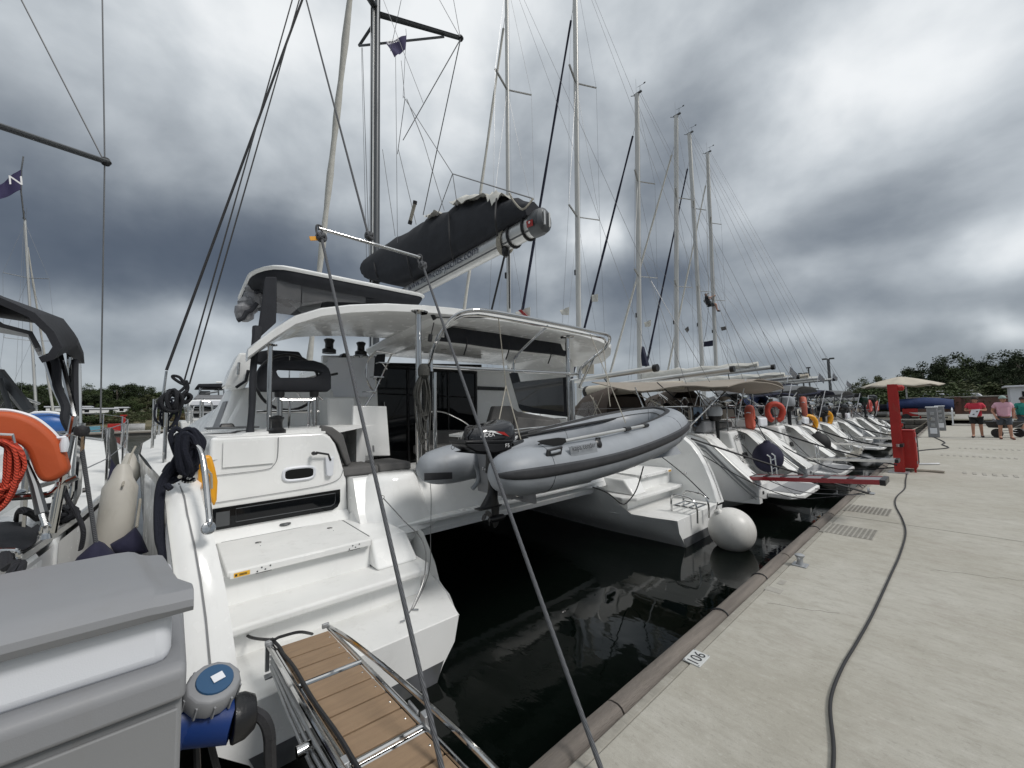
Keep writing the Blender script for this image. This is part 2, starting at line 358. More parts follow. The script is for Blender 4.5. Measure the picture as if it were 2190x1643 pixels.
# ================================================================== SETTING
def water_material():
    m = bpy.data.materials.new('harbour_water'); m.use_nodes = True; N = m.node_tree.nodes; L = m.node_tree.links; b = N['Principled BSDF']
    b.inputs['Base Color'].default_value = (.0012, .0026, .0018, 1); b.inputs['Specular IOR Level'].default_value = .42; b.inputs['Roughness'].default_value = .03; b.inputs['IOR'].default_value = 1.333
    g = N.new('ShaderNodeNewGeometry')
    def nz(scale, vec, det, dist=0):
        mp = N.new('ShaderNodeMapping'); mp.inputs['Scale'].default_value = vec; L.new(g.outputs['Position'], mp.inputs[0])
        n = N.new('ShaderNodeTexNoise'); n.inputs['Scale'].default_value = scale; n.inputs['Detail'].default_value = det; n.inputs['Distortion'].default_value = dist
        L.new(mp.outputs[0], n.inputs['Vector']); return n.outputs['Fac']
    big = nz(.35, (1, 1, 1), 2); a = nz(1.3, (1, 1.5, 1), 3, .4); c = nz(6.5, (1, 1.9, 1), 4, .5)
    mr = N.new('ShaderNodeMapRange'); mr.inputs[1].default_value = .40; mr.inputs[2].default_value = .62; mr.inputs[3].default_value = .05; L.new(big, mr.inputs[0])
    # the open basin beyond the boats is wind-ruffled, the lee by the quay is calm
    sx = N.new('ShaderNodeSeparateXYZ'); L.new(g.outputs['Position'], sx.inputs[0])
    far = N.new('ShaderNodeMapRange'); far.inputs[1].default_value = -14; far.inputs[2].default_value = -40; far.inputs[3].default_value = 0; far.inputs[4].default_value = 3.2; L.new(sx.outputs[0], far.inputs[0])
    k = N.new('ShaderNodeMath'); k.operation = 'ADD'; L.new(mr.outputs[0], k.inputs[0]); L.new(far.outputs[0], k.inputs[1])
    mu = N.new('ShaderNodeMath'); mu.operation = 'MULTIPLY'; L.new(c, mu.inputs[0]); L.new(k.outputs[0], mu.inputs[1])
    ad = N.new('ShaderNodeMath'); ad.operation = 'MULTIPLY_ADD'; L.new(mu.outputs[0], ad.inputs[0]); ad.inputs[1].default_value = .30; L.new(a, ad.inputs[2])
    bp = N.new('ShaderNodeBump'); bp.inputs['Strength'].default_value = .34; bp.inputs['Distance'].default_value = .016; L.new(ad.outputs[0], bp.inputs['Height']); L.new(bp.outputs[0], b.inputs['Normal'])
    return m
WATER = water_material()
b = MB(); b.add([(-3500, -3500, 0), (3500, -3500, 0), (3500, 3500, 0), (-3500, 3500, 0)], [(0, 1, 2, 3)])
tag(b.build('water', WATER), kind='structure')
def concrete_material(name, c1, c2, c3):
    m = bpy.data.materials.new(name); m.use_nodes = True; N = m.node_tree.nodes; L = m.node_tree.links; b = N['Principled BSDF']
    b.inputs['Roughness'].default_value = .82; b.inputs['Specular IOR Level'].default_value = .35
    g = N.new('ShaderNodeNewGeometry')
    def nz(vec, det, rough=.55, dist=0, out='Fac'):
        mp = N.new('ShaderNodeMapping'); mp.inputs['Scale'].default_value = vec; mp.inputs['Rotation'].default_value = (0, 0, .10); L.new(g.outputs['Position'], mp.inputs[0])
        n = N.new('ShaderNodeTexNoise'); n.inputs['Scale'].default_value = 1; n.inputs['Detail'].default_value = det; n.inputs['Roughness'].default_value = rough; n.inputs['Distortion'].default_value = dist
        L.new(mp.outputs[0], n.inputs['Vector']); return n.outputs[out]
    def rng(s, a, bb, c=0, d=1):
        r = N.new('ShaderNodeMapRange'); r.inputs[1].default_value = a; r.inputs[2].default_value = bb; r.inputs[3].default_value = c; r.inputs[4].default_value = d; L.new(s, r.inputs[0]); return r.outputs[0]
    def mix(f, a, bb, mode='MIX'):
        x = N.new('ShaderNodeMixRGB'); x.blend_type = mode
        L.new(f, x.inputs[0])
        for s, i in ((a, 1), (bb, 2)):
            if isinstance(s, tuple): x.inputs[i].default_value = (*s, 1)
            else: L.new(s, x.inputs[i])
        return x.outputs[0]
    cloud = nz((.9, 1.1, 1), 6, .6); streak = nz((2.2, 34, 1), 8, .75); grit = nz((150, 190, 150), 4, .65); blot = nz((2.3, 2.9, 1), 5, .6, .4); speck = nz((34, 48, 34), 5, .7)
    col = mix(rng(cloud, .36, .66), c1, c2)
    col = mix(rng(streak, .45, .72, 0, .42), col, c3)
    mott = nz((5.5, 7.5, 5), 8, .7, .3); col = mix(rng(mott, .48, .74, 0, .7), col, c3); col = mix(rng(mott, .30, .44, .35, 0), col, (.50, .485, .44))
    col = mix(rng(blot, .55, .78, 0, .6), col, (.30, .272, .235))
    col = mix(rng(blot, .20, .36, .40, 0), col, (.50, .49, .45))
    col = mix(rng(speck, .56, .72, 0, .42), col, (.20, .19, .165)); col = mix(rng(speck, .28, .42, .35, 0), col, (.56, .545, .50))
    col = mix(rng(grit, .55, .78, 0, .5), col, (.22, .21, .185))
    L.new(col, b.inputs['Base Color'])
    ad = N.new('ShaderNodeMath'); ad.operation = 'MULTIPLY_ADD'; L.new(nz((3, 140, 3), 3), ad.inputs[0]); ad.inputs[1].default_value = .6; L.new(grit, ad.inputs[2])
    bp = N.new('ShaderNodeBump'); bp.inputs['Strength'].default_value = .55; bp.inputs['Distance'].default_value = .006; L.new(ad.outputs[0], bp.inputs['Height']); L.new(bp.outputs[0], b.inputs['Normal'])
    return m
CONC = concrete_material('brushed_concrete', (.43, .415, .37), (.365, .347, .298), (.285, .270, .228))
CONCD = concrete_material('damp_edge_concrete', (.33, .315, .275), (.28, .265, .23), (.20, .19, .165))
CONCP = concrete_material('panel_concrete', (.36, .345, .31), (.31, .295, .265), (.25, .24, .21))
CONCL = concrete_material('pale_shore_concrete', (.36, .345, .315), (.31, .30, .27), (.25, .24, .22))
# ---- quay of long concrete slabs
QX0, QX1, QZ = -1.262, 6.0, .6
quay = thing('quay', (0, 16, 0), None, None); tag(quay, kind='structure')
joints = [-7.0, 7.32, 19.4, 31.4, 40.0]
for y0, y1 in zip(joints, joints[1:]):
    part('slab', CONC, quay, lambda b: b.box(((QX0+.058+QX1)/2, (y0+y1)/2, QZ-.35), (QX1-QX0-.058, y1-y0-.016, .7)), bevel=.006)
    part('edge_strip', CONCD, quay, lambda b: b.box((QX0+.026, (y0+y1)/2, QZ-.357), (.052, y1-y0-.016, .7)), bevel=.008)
part('joint_filler', RUB, quay, lambda b: [b.box((2.3, y, QZ-.37), (7.1, .014, .7)) for y in joints[1:-1]])
# weathered timber fender logs along the edge, each log a part
ly = [-3.0, -.9, 1.86, 5.0, 7.32, 10.4, 13.4, 16.6, 19.6, 23, 26, 29.2, 32.4, 36, 39.6]
for i, (y0, y1) in enumerate(zip(ly, ly[1:])):
    r = .062; rr = random.Random(i)
    def log(b):
        n = max(8, int((y1-y0)/.12)); secs = []
        for k in range(n+1):
            y = y0+.008+(y1-y0-.016)*k/n; s = []
            wob = .006*noise.noise(V((0, y*1.3, i)))
            for j in range(14):
                a = 2*pi*j/14; q = r*(1+.05*noise.noise(V((cos(a)*1.5, y*2.2, sin(a)*1.5+i*3))))
                ca, sa = cos(a), sin(a); ca = math.copysign(abs(ca)**.8, ca); sa = math.copysign(abs(sa)**.8, sa)
                s.append((QX0-.066+q*ca+wob, y, QZ-.050+q*sa+wob))
            secs.append(s)
        b.loft(secs, closed=True, cap0=True, cap1=True)
    part('timber', WOOD, quay, log, bevel=.0, ang=40)
def strap(y):
    part('strap', RUB, quay, lambda b: b.tube([(QX0-.066+.069*cos(a), y+.012*sin(a*2), QZ-.050+.069*sin(a)) for a in [2*pi*k/16 for k in range(16)]], .007, 6, closed=True))
for px, py in ((1552, 1312), (1628, 1232), (1738, 1128), (1850, 1040)):
    strap(PZ(px, py, QZ-.0).y)
# grooved access panels let into the quay, and the ribbed strips further along
def access_panel(cx, cy, w, l, n, label):
    t = thing('grooved_panel', (cx, cy, QZ), label, 'access panel', 'grooved access panels let into the quay')
    part('frame', CONCP, t, lambda b: b.box((cx, cy, QZ-.004), (w, l, .016)), bevel=.003)
    def ribs(b):
        for k in range(n):
            for j in range(11):
                b.box((cx-w/2+w*(j+.5)/11, cy-l/2+l*(k+.5)/n, QZ+.006), (w/11*.62, l/n*.40, .0055))
    tag(part('panel_ribs', CONCP, t, ribs), kind='stuff')
p = PZ(1815, 1136, QZ); access_panel(p.x, p.y, .50, .52, 12, 'nearer of the two grooved square access panels by the timber edge')
p = PZ(1856, 1091, QZ); access_panel(p.x, p.y, .50, .52, 12, 'grooved square access panel just beyond the joint in the quay')
for px, py, w, l, lab in ((2090, 977, 1.5, .35, 'middle ribbed strip on the quay beyond the red post'), (2120, 961, 1.5, .35, 'farthest ribbed strip on the quay, nearest the walkers'), (2185, 1020, 1.7, .4, 'nearest ribbed strip by the right edge of the picture')):
    p = PZ(px, py, QZ); t = thing('ribbed_strip', (p.x, p.y, QZ), lab, 'ribbed strip', 'ribbed strips across the quay')
    tag(part('rib', CONCP, t, lambda b: [b.box((p.x-w/2+w*(k+.5)/12, p.y, QZ+.003), (w/12*.4, l, .01)) for k in range(12)]), kind='stuff')
# berth number
o1, o2, o3 = PZ(1463, 1407, QZ), PZ(1497, 1424, QZ), PZ(1517, 1398, QZ)
npt = thing('berth_number_plate', ((o1+o3)/2), 'white number plate reading 106 fixed to the quay edge', 'number plate')
cx, cy = QX0+.066+.0, 2.57
part('plate', PLATE, npt, lambda b: b.box((cx, cy, QZ+.003), (.105, .155, .008)), bevel=.002)
text_mesh('lettering', '106', INK, npt, (cx+.036, cy-.062, QZ+.0075), (0, 1, 0), (-1, 0, 0), .070, .001, width=.124)
for dx in (-.044, .044):
    for dy in (-.071, .071): part('screw', GALV, npt, lambda b: b.lathe([(.005, 0), (.004, .003)], (cx+dx, cy+dy, QZ+.007), 8))
# mooring cleat
p = PZ(1703, 1207, QZ)
ct = thing('mooring_cleat', (QX0+.13, p.y, QZ), 'small galvanised mooring bollard on the quay between 106 and the grooved access panels', 'cleat')
q = V((QX0+.13, p.y, QZ))
part('base_plate', GALV, ct, lambda b: b.box(q+V((0, 0, .006)), (.125, .125, .010)), bevel=.004)
part('post', GALV, ct, lambda b: b.lathe([(.038, .008), (.028, .03), (.026, .068), (.040, .088), (.043, .102), (.024, .112)], q, 16))
part('horn', GALV, ct, lambda b: b.tube([q+V((0, -.062, .074)), q+V((0, 0, .078)), q+V((0, .062, .074))], .013, 8))
# hairline cracks and a few dark drips in the concrete surface
CRACK = mt('crack_dark', (.15, .14, .12), .9)
for k, (px, py, dx, dy, n) in enumerate(((1640, 1290, .35, .2, 9), (1990, 1220, .6, .3, 12))):
    p = PZ(px, py, QZ); r = random.Random(k); q = V((p.x, p.y, QZ+.0008)); pts_ = [q.copy()]
    for j in range(n): q = q+V((dx/n+r.uniform(-.03, .03), dy/n+r.uniform(-.03, .03), 0)); pts_.append(q.copy())
    part('crack', CRACK, quay, lambda b: b.tube(pts_, .0009, 4))
# patched concrete marks
for px, py, w, l in ((1655, 1262, .12, .1), (1672, 1246, .05, .12)):
    p = PZ(px, py, QZ)
    tag(part('repair_patch', CONCP, quay, lambda b: b.box((p.x, p.y, QZ-.002), (w, l, .01)), bevel=.002))
# shore-power cable snaking along the quay
pts = [(1777, 1700), (1783, 1600), (1776, 1500), (1800, 1430), (1835, 1370), (1868, 1310), (1905, 1230), (1925, 1185), (1937, 1140), (1930, 1110), (1915, 1080), (1918, 1062), (1935, 1045), (1937, 1028), (1940, 1012)]
cable = MB(); cable.tube([PZ(a, c, QZ+.012) for a, c in pts], .0085, 8, smooth=6)
tag(cable.build('power_cable', RUB), 'long dark power cable snaking along the concrete quay to the red post', 'cable')
# ---- red fire point
def red_point():
    p = PZ(1925, 1011, QZ); x, y = p.x-.02, p.y
    t = thing('fire_hydrant_post', (x, y, QZ), 'tall bright red post standing at the quay edge beside the red cabinet', 'red post')
    part('column', REDP, t, lambda b: b.box((x, y, QZ+1.02), (.13, .19, 2.04)), bevel=.006)
    part('column_flange', REDP, t, lambda b: [b.box((x+.080, y+s*.088, QZ+1.02), (.05, .018, 2.03)) for s in (-1, 1)], bevel=.003)
    part('base_plate', GALV, t, lambda b: b.box((x, y, QZ+.01), (.34, .4, .02)), bevel=.004)
    part('lamp_head', REDP, t, lambda b: b.lathe([(.05, 0), (.07, .02), (.07, .10), (.04, .13)], (x+.08, y+.02, QZ+1.95), 14, (1, .3, 0)), bevel=.003)
    cx, cy = x+.16, y+.36
    t = thing('fire_hose_cabinet', (cx, cy, QZ), 'red metal cabinet on short legs right behind the tall red post', 'cabinet')
    part('body', REDP, t, lambda b: b.box((cx, cy, QZ+.52), (.26, .34, .86)), bevel=.008)
    part('door', REDP, t, lambda b: b.box((cx+.137, cy, QZ+.52), (.014, .30, .80)), bevel=.003)
    part('lid', REDP, t, lambda b: b.box((cx, cy, QZ+.962), (.29, .37, .022)), bevel=.004)
    for sx in (-1, 1):
        for sy in (-1, 1): part('leg', REDP, t, lambda b: b.box((cx+sx*.10, cy+sy*.14, QZ+.045), (.035, .035, .09)))
    hx = cx+.10; part('hinge', GALV, t, lambda b: [b.tube([(cx+.145, cy-.15, QZ+z), (cx+.145, cy-.15, QZ+z+.07)], .008, 6) for z in (.2, .75)]); part('latch', GALV, t, lambda b: b.box((cx+.15, cy+.11, QZ+.52), (.02, .03, .08)), bevel=.004); part('instruction_label', WHITEP, t, lambda b: b.box((cx+.1455, cy, QZ+.72), (.003, .12, .09))); h = thing('coiled_hose', (hx, cy+.42, QZ), 'black flat hose bundle standing upright behind the red cabinet', 'hose')
    part('hose_coil', RUB, h, lambda b: b.tube([(hx, cy+.42+.07*cos(a), QZ+.50+.33*sin(a)) for a in [2*pi*k/24 for k in range(24)]], .05, 8, closed=True))
    part('hose_core', RUB, h, lambda b: b.box((hx, cy+.42, QZ+.50), (.06, .08, .60)), bevel=.01)
    # small wall box further back
    q = PZ(1935, 935, QZ)
    t = thing('fire_bell_box', (q.x-.3, q.y+1, QZ), 'small red box on a post beyond the tall red post', 'red box')
    part('box', REDP, t, lambda b: b.box((q.x-.3, q.y+1, QZ+1.05), (.22, .5, .45)), bevel=.02)
    part('post', REDP, t, lambda b: b.box((q.x-.3, q.y+1, QZ+.42), (.06, .06, .84)))
    part('valve', REDP, t, lambda b: b.lathe([(.05, -.12), (.08, -.05), (.08, .05), (.05, .12)], (q.x-.14, q.y+.7, QZ+.55), 12))
red_point()
# ---- service pedestals with sockets, far along the quay
def pedestal(x, y, label):
    t = thing('service_pedestal', (x, y, QZ), label, 'power pedestal', 'grey service pedestals along the quay')
    part('body', GREYP, t, lambda b: b.box((x, y, QZ+.68), (.36, .30, 1.36), taper=.94), bevel=.02)
    part('top', WHITEP, t, lambda b: b.box((x, y, QZ+1.38), (.40, .34, .05)), bevel=.015)
    for z in (1.08, .82, .55): part('socket', GALV, t, lambda b: b.box((x-.0, y-.165, QZ+z), (.13, .05, .15)), bevel=.01)
    part('hatch', WHITEP, t, lambda b: b.box((x, y-.158, QZ+.3), (.22, .02, .26)), bevel=.005)
pd1 = PZ(1998, 936, QZ); pedestal(pd1.x, pd1.y+.2, 'nearer of the two grey service pedestals far along the quay')
pd2 = PZ(2014, 921, QZ); pedestal(pd2.x, pd2.y, 'farther of the two grey service pedestals, next to the ramp')
for i, (pts, lab) in enumerate(((((1990, 900), (1970, 912), (1962, 930)), ''),)):
    pass
def cable_obj(pts, r, mat, label, cat='cable', group=None, name='cable', smooth=6):
    b = MB(); b.tube(pts, r, 6, smooth=smooth); return tag(b.build(name, mat), label, cat, group)
cable_obj([pd1+V((0, 0, .015)), PZ(2020, 946, QZ+.015), PZ(2015, 951, QZ+.015), PZ(2028, 958, QZ+.015), PZ(1985, 962, QZ+.015), PZ(1960, 965, QZ+.015)], .02, RUB, 'loose black cable on the quay in front of the nearer service pedestal')
cable_obj([pd1+V((-.02, -.2, .9)), PZ(1962, 915, 1.0), PZ(1925, 925, .9), PZ(1890, 930, .9)], .018, ROPEW, 'pale hose drooping from the nearer service pedestal towards the boats', 'hose')
cable_obj([PZ(1925, 1004, .63), PZ(1985, 1007, .63), PZ(2020, 1010, .63)], .03, ROPEW, 'frayed cream rope end lying at the foot of the red post', 'rope')
cable_obj([PZ(1930, 1000, .63), PZ(1960, 993, .62), PZ(2008, 992, .62)], .028, GALV, 'thin metal boathook pole lying on the quay behind the red post', 'pole', smooth=0)
# ---- the shore beyond the quay
SY = 40.2
def bx(c, d): return lambda b: b.box(c, d)
shore = MB()
gx = [-400, -120, -60, -30, -8, 0, 8, 30, 80, 200]; gy = [SY+.3, 55, 75, 100, 140, 220, 420]
hg = lambda x, y: .95 + max(0, min(1, (y-80)/300))*1.2
vs = [(x, y, hg(x, y)) for y in gy for x in gx]; nx = len(gx)
shore.add(vs, [(j*nx+i, j*nx+i+1, (j+1)*nx+i+1, (j+1)*nx+i) for j in range(len(gy)-1) for i in range(nx-1)])
DIRT = mt('shore_ground', (.20, .185, .15), .9, col2=(.12, .115, .085), nscale=.3, bump=.5, bscale=3)
tag(shore.build('shore_ground', DIRT), kind='structure')
wallt = thing('harbour_wall', (-3, SY, 0), 'old rough stone harbour wall at the end of the quay', 'wall')
rr = random.Random(3)
STONE2 = mt('pale_stone', (.20, .18, .15), .9, col2=(.12, .11, .095), nscale=5, bump=.8, bscale=10)
for row in range(3):                                   # stones one can pick out near the gap by the quay
    x = -22+rr.random()*.5
    while x < -1.3:
        w = rr.uniform(.5, 1.1)
        part('stone', STONE2 if rr.random() < .4 else STONE, wallt, lambda b: b.box((x+w/2, SY+rr.uniform(.0, .06), .18+row*.30), (w-.03, .5, .275)), bevel=.03)
        x += w
part('wall_core', STONE, wallt, bx((-60, SY+.42, .4), (117.6, .5, 1.0)))
part('coping', CONCL, wallt, bx((-60, SY+.35, .98), (118, .9, .09)), bevel=.02)
part('wall_core', STONE, wallt, bx((30, SY+.42, .4), (47, .5, 1.0)))
# ramp with railings up to the shore
ramp = thing('access_ramp', (.9, SY, QZ), 'pale sloping access ramp with white railings at the end of the quay', 'ramp')
rx0, rx1 = PZ(2036, 910, QZ).x, PZ(2036, 910, QZ).x+2.6
ry0, ry1, rz1 = 39.6, 47.0, 1.22
part('deck', CONCL, ramp, lambda b: b.hexa([(rx0, ry0, .42), (rx1, ry0, .42), (rx1, ry1, .9), (rx0, ry1, .9)], [(rx0, ry0, .63), (rx1, ry0, .63), (rx1, ry1, rz1), (rx0, ry1, rz1)]))
for xx in (rx0+.06, rx1-.06):
    def rail(b):
        for h in (.55, 1.0): b.tube([(xx, ry0, .63+h), (xx, ry1, rz1+h)], .035, 6)
    part('handrail', WHITEP, ramp, rail)
    for k in range(7):
        f = k/6; part('baluster', WHITEP, ramp, lambda b: b.box((xx, lerp(ry0, ry1, f), lerp(.63, rz1, f)+.5), (.07, .07, 1.0)))
bw = thing('brick_wall', (3, 56, .9), 'long low reddish brick wall behind the ramp', 'wall')
part('brickwork', BRICK, bw, bx((9, 56, 1.75), (24, .4, 1.7)))
part('coping', CONCL, bw, bx((9, 56, 2.65), (24.2, .6, .12)), bevel=.02)
for k in range(9): part('pier', BRICK, bw, bx((-2.8+k*2.95, 55.75, 1.78), (.42, .3, 1.74)))
for r_ in range(1, 14): part('mortar_course', CONCP, bw, bx((9, 55.795, .95+r_*.12), (24, .012, .014)))
# kiosk, truck
def solve_x(px, Y): return PY(px, 870, Y).x
kx = solve_x(2165, 50)
kio = thing('white_kiosk', (kx+1.2, 50, .95), 'small white kiosk with a dark window at the right edge behind the walkers', 'kiosk')
part('wall', WHITEP, kio, bx((kx+1.2, 50, 2.1), (2.6, 2.4, 2.3)), bevel=.02)
part('roof', WHITEP, kio, bx((kx+1.2, 50, 3.3), (3.1, 2.9, .12)), bevel=.02)
part('window', GLASS, kio, bx((kx+.9, 48.78, 2.45), (.9, .04, .9)))
part('door', GREYP, kio, bx((kx+1.95, 48.78, 1.95), (.7, .05, 1.9)))
tx = solve_x(2045, 59)
tr = thing('white_van', (tx, 59, .95), 'white van roof showing over the wall left of the ramp', 'van')
part('body', WHITEP, tr, lambda b: b.prism([(tx-2.2, 58.2, 1.2), (tx+2.2, 58.2, 1.2), (tx+2.2, 58.2, 2.2), (tx+1.5, 58.2, 3.0), (tx-2.1, 58.2, 3.1), (tx-2.2, 58.2, 2.9)], (0, 1.8, 0)), bevel=.08)
part('window', GLASS, tr, bx((tx-.3, 58.18, 2.45), (3.0, .04, .42)))
part('roof_rack', ALU, tr, lambda b: [b.tube([(tx-2, yy, 3.3), (tx+1.4, yy, 3.3)], .03, 6) for yy in (58.4, 59.8)])
for sx in (-1.4, 1.4): part('wheel', RUB, tr, lambda b: b.lathe([(.34, 0), (.36, .04), (.36, .2), (.34, .24)], (tx+sx, 58.15, 1.3), 16, (0, 1, 0)))
# big parasol
pc = PY(1925, 806, 43); 
par = thing('parasol', (pc.x, 43, .95), 'huge cream parasol standing on the shore behind the red post', 'parasol')
pl, prr = PY(1840, 828, 43), PY(2022, 822, 43); Rp = (prr.x-pl.x)/2; pcx = (prr.x+pl.x)/2; pz = (pl.z+prr.z)/2; ph = pc.z-pz
def canopy(b):
    n = 8; secs = []
    for k in range(7):
        f = k/6; s = []
        for j in range(n*4):
            a = 2*pi*j/(n*4); m_ = abs(((j % 4)/4)-.5)*2
            rr_ = Rp*f*(.93+.07*m_); s.append((pcx+rr_*cos(a), 43+rr_*sin(a), pz+ph*(1-f**1.25)-.12*f*(1-m_)))
        secs.append(s)
    b.loft(secs, closed=True)
part('canopy', BEIGE, par, canopy, solid=.03)
part('pole', ALU, par, lambda b: b.tube([(pcx+.3, 43, .95), (pcx+.3, 43, pz+ph)], .05, 8))
for k in range(8):
    a = 2*pi*k/8; part('rib', ALU, par, lambda b: b.tube([(pcx, 43, pz+ph-.25), (pcx+Rp*.95*cos(a), 43+Rp*.95*sin(a), pz-.08)], .025, 5))
part('base', CONCP, par, bx((pcx+.3, 43, 1.02), (1.1, 1.1, .16)), bevel=.03)
# lamp posts / masts on shore
def lamp(px, py, Y, label, r=.07, heads=2):
    p = PY(px, py, Y); t = thing('lamp_post', (p.x, Y, .95), label, 'lamp post', 'lamp posts on the shore')
    part('pole', GREYDK, t, lambda b: b.tube([(p.x, Y, .9), (p.x, Y, p.z)], r, 8))
    for s in ([-1, 1] if heads == 2 else [0]): part('lamp_head', GREYDK, t, lambda b: b.box((p.x+s*.30, Y, p.z+.02), (.42, .3, .16)), bevel=.03)
lamp(1771, 768, 52, 'tall dark lamp post with a double head among the masts', .13)
lamp(1729, 787, 60, 'thin lamp post left of the tall dark lamp post', .08, 1)
lamp(1717, 799, 62, 'lowest floodlight pole left of the dark lamp post', .09, 2)
lamp(2066, 813, 66, 'slim pale lamp post in front of the trees', .07, 1)
# ---- foliage
def leaf_mat(name, a, b_): return mt(name, a, .75, col2=b_, nscale=.9, namt=1.4, spec=.25)
LF = [leaf_mat('pine_foliage', (.024, .036, .018), (.046, .062, .028)), leaf_mat('olive_foliage', (.062, .072, .035), (.10, .11, .055)), leaf_mat('broad_foliage', (.038, .058, .022), (.07, .092, .036)), leaf_mat('dry_scrub', (.12, .095, .05), (.17, .14, .08))]
BARK = mt('bark', (.16, .13, .10), .9, col2=(.28, .25, .21), nscale=6, bump=.6, bscale=20)
def crown_mesh(seed, shape, n, leaf):
    r = random.Random(seed); vs = []; fs = []; cl = []
    for k in range(34 if shape != 'bush' else 16):
        while True:
            p = V((r.uniform(-1, 1), r.uniform(-1, 1), r.uniform(-1, 1)))
            if p.length < 1: break
        if shape == 'pine': p = V((p.x*.42*(1-.55*(p.z+1)/2), p.y*.42*(1-.55*(p.z+1)/2), .6+p.z*.38)); s = r.uniform(.05, .11)
        elif shape == 'flat': p = V((p.x*.5, p.y*.5, .76+p.z*.19+.05*r.random())); s = r.uniform(.07, .13)
        elif shape == 'tall': p = V((p.x*.26*(1+.3*sin(p.z*4)), p.y*.26, .58+p.z*.42)); s = r.uniform(.06, .11)
        elif shape == 'bush': p = V((p.x*.6, p.y*.6, .42+p.z*.36)); s = r.uniform(.12, .22)
        else: p = V((p.x*.40, p.y*.40, .62+p.z*.34)); s = r.uniform(.07, .14)
        cl.append((p, s))
    for k in range(n):
        p, s = r.choice(cl); d = V((r.gauss(0, 1), r.gauss(0, 1), r.gauss(0, .75))); d = d.normalized()*s*(.25+.85*r.random())
        q = p+d; u = V((r.uniform(-1, 1), r.uniform(-1, 1), r.uniform(-.6, .6))).normalized()*leaf*r.uniform(.6, 1.3); w = u.orthogonal().normalized()*leaf*r.uniform(.35, .8)
        w.rotate(Matrix.Rotation(r.uniform(0, 6.28), 3, u.normalized())); i = len(vs)
        vs += [q-u-w*.4, q+w, q+u-w*.2, q-w]; fs.append((i, i+1, i+2, i+3))
    me = bpy.data.meshes.new('crown'); me.from_pydata([tuple(v) for v in vs], [], fs); return me, cl
def trunk_mesh(cl, shape, seed):
    b = MB(); r = random.Random(seed); top = {'bush': .35, 'flat': .72, 'pine': .85, 'tall': .8}.get(shape, .55)
    b.tube([(0, 0, 0), (.02*r.uniform(-1, 1), .02, top*.5), (0, 0, top)], .02, 7, rs=[.030, .022, .012])
    for p, s in cl[:9]: 
        h = V((0, 0, min(top, max(.12, p.z*.62)))); b.tube([h, (h+p)/2+V((0, 0, -.02)), p], .008, 5, rs=[.011, .008, .004])
    o = b.build('trunk', BARK); me = o.data; bpy.data.objects.remove(o); return me
KIND = []
for i, (sh, n, lf, mi) in enumerate((('pine', 6000, .0165, 0), ('flat', 6000, .0165, 0), ('round', 7000, .017, 2), ('tall', 6500, .0155, 0), ('round', 6500, .018, 1), ('bush', 3000, .030, 1), ('bush', 3000, .032, 2), ('bush', 2400, .032, 3))):
    me, cl = crown_mesh(i+11, sh, n, lf); me.materials.append(LF[mi]); KIND.append((sh, me, trunk_mesh(cl, sh, i)))
def tree(name, k, x, y, z, h, w, label, group, rz=0):
    t = thing(name, (x, y, z), label, 'bush' if KIND[k][0] == 'bush' else 'tree', group, rz)
    for nm, me in (('crown', KIND[k][1]), ('trunk', KIND[k][2])):
        o = bpy.data.objects.new(nm, me); C.objects.link(o); o.parent = t; o.scale = (h*w, h*w, h)
    return t
# wood behind the far end of the quay: crown tops taken from the skyline
rt = random.Random(5)
ORD = 'first second third fourth fifth sixth seventh eighth ninth tenth eleventh twelfth thirteenth fourteenth fifteenth sixteenth seventeenth eighteenth nineteenth twentieth'.split()
sky_r = [(1835, 812, 66), (1855, 802, 70), (1878, 798, 66), (1900, 806, 74), (1935, 795, 78), (1952, 778, 82), (1972, 772, 80), (1992, 760, 84), (2012, 766, 80), (2034, 760, 78), (2056, 752, 80), (2080, 757, 76), (2104, 765, 82), (2128, 752, 78), (2150, 748, 76), (2172, 752, 74), (2195, 744, 70), (2225, 750, 66), (1965, 800, 70), (2005, 795, 68), (2050, 790, 66), (2095, 792, 68), (2140, 788, 64), (2180, 800, 60), (1925, 815, 72), (2240, 780, 60)]
GR = 'trees of the dark wood behind the quay'
for i, (px, py, Y) in enumerate(sky_r):
    p = PY(px, py+6, Y); k = [3, 0, 3, 3, 2, 0, 3][i % 7] if i > 3 else [4, 2, 4, 2][i % 4]; z = hg(p.x, Y)-.2
    lab = '%s tree from the left in the front row of the wood behind the quay' % ORD[i-18] if i >= 18 else ('%s lighter green rounded tree from the left end of the wood' % ORD[i] if i < 4 else '%s tall dark tree from the left on the skyline of the wood behind the quay' % ORD[i-4])
    tree('woodland_tree', k, p.x, Y, z, p.z-z, rt.uniform(.7, 1.0) if KIND[k][0] != 'tall' else rt.uniform(.85, 1.15), lab, GR + (', front row' if i >= 18 else ', left end' if i < 4 else ''), rt.uniform(0, 6))
for i in range(26):
    px = 1835+i*16+rt.uniform(-6, 6); Y = rt.uniform(58, 66); p = PY(px, 850, Y); z = hg(p.x, Y)-.15
    tree('bush', [5, 6][i % 2], p.x, Y, z, rt.uniform(2.2, 4.2), rt.uniform(1.1, 1.6), 'dense bush under the trees behind the brick wall', 'bushes under the wood', rt.uniform(0, 6))
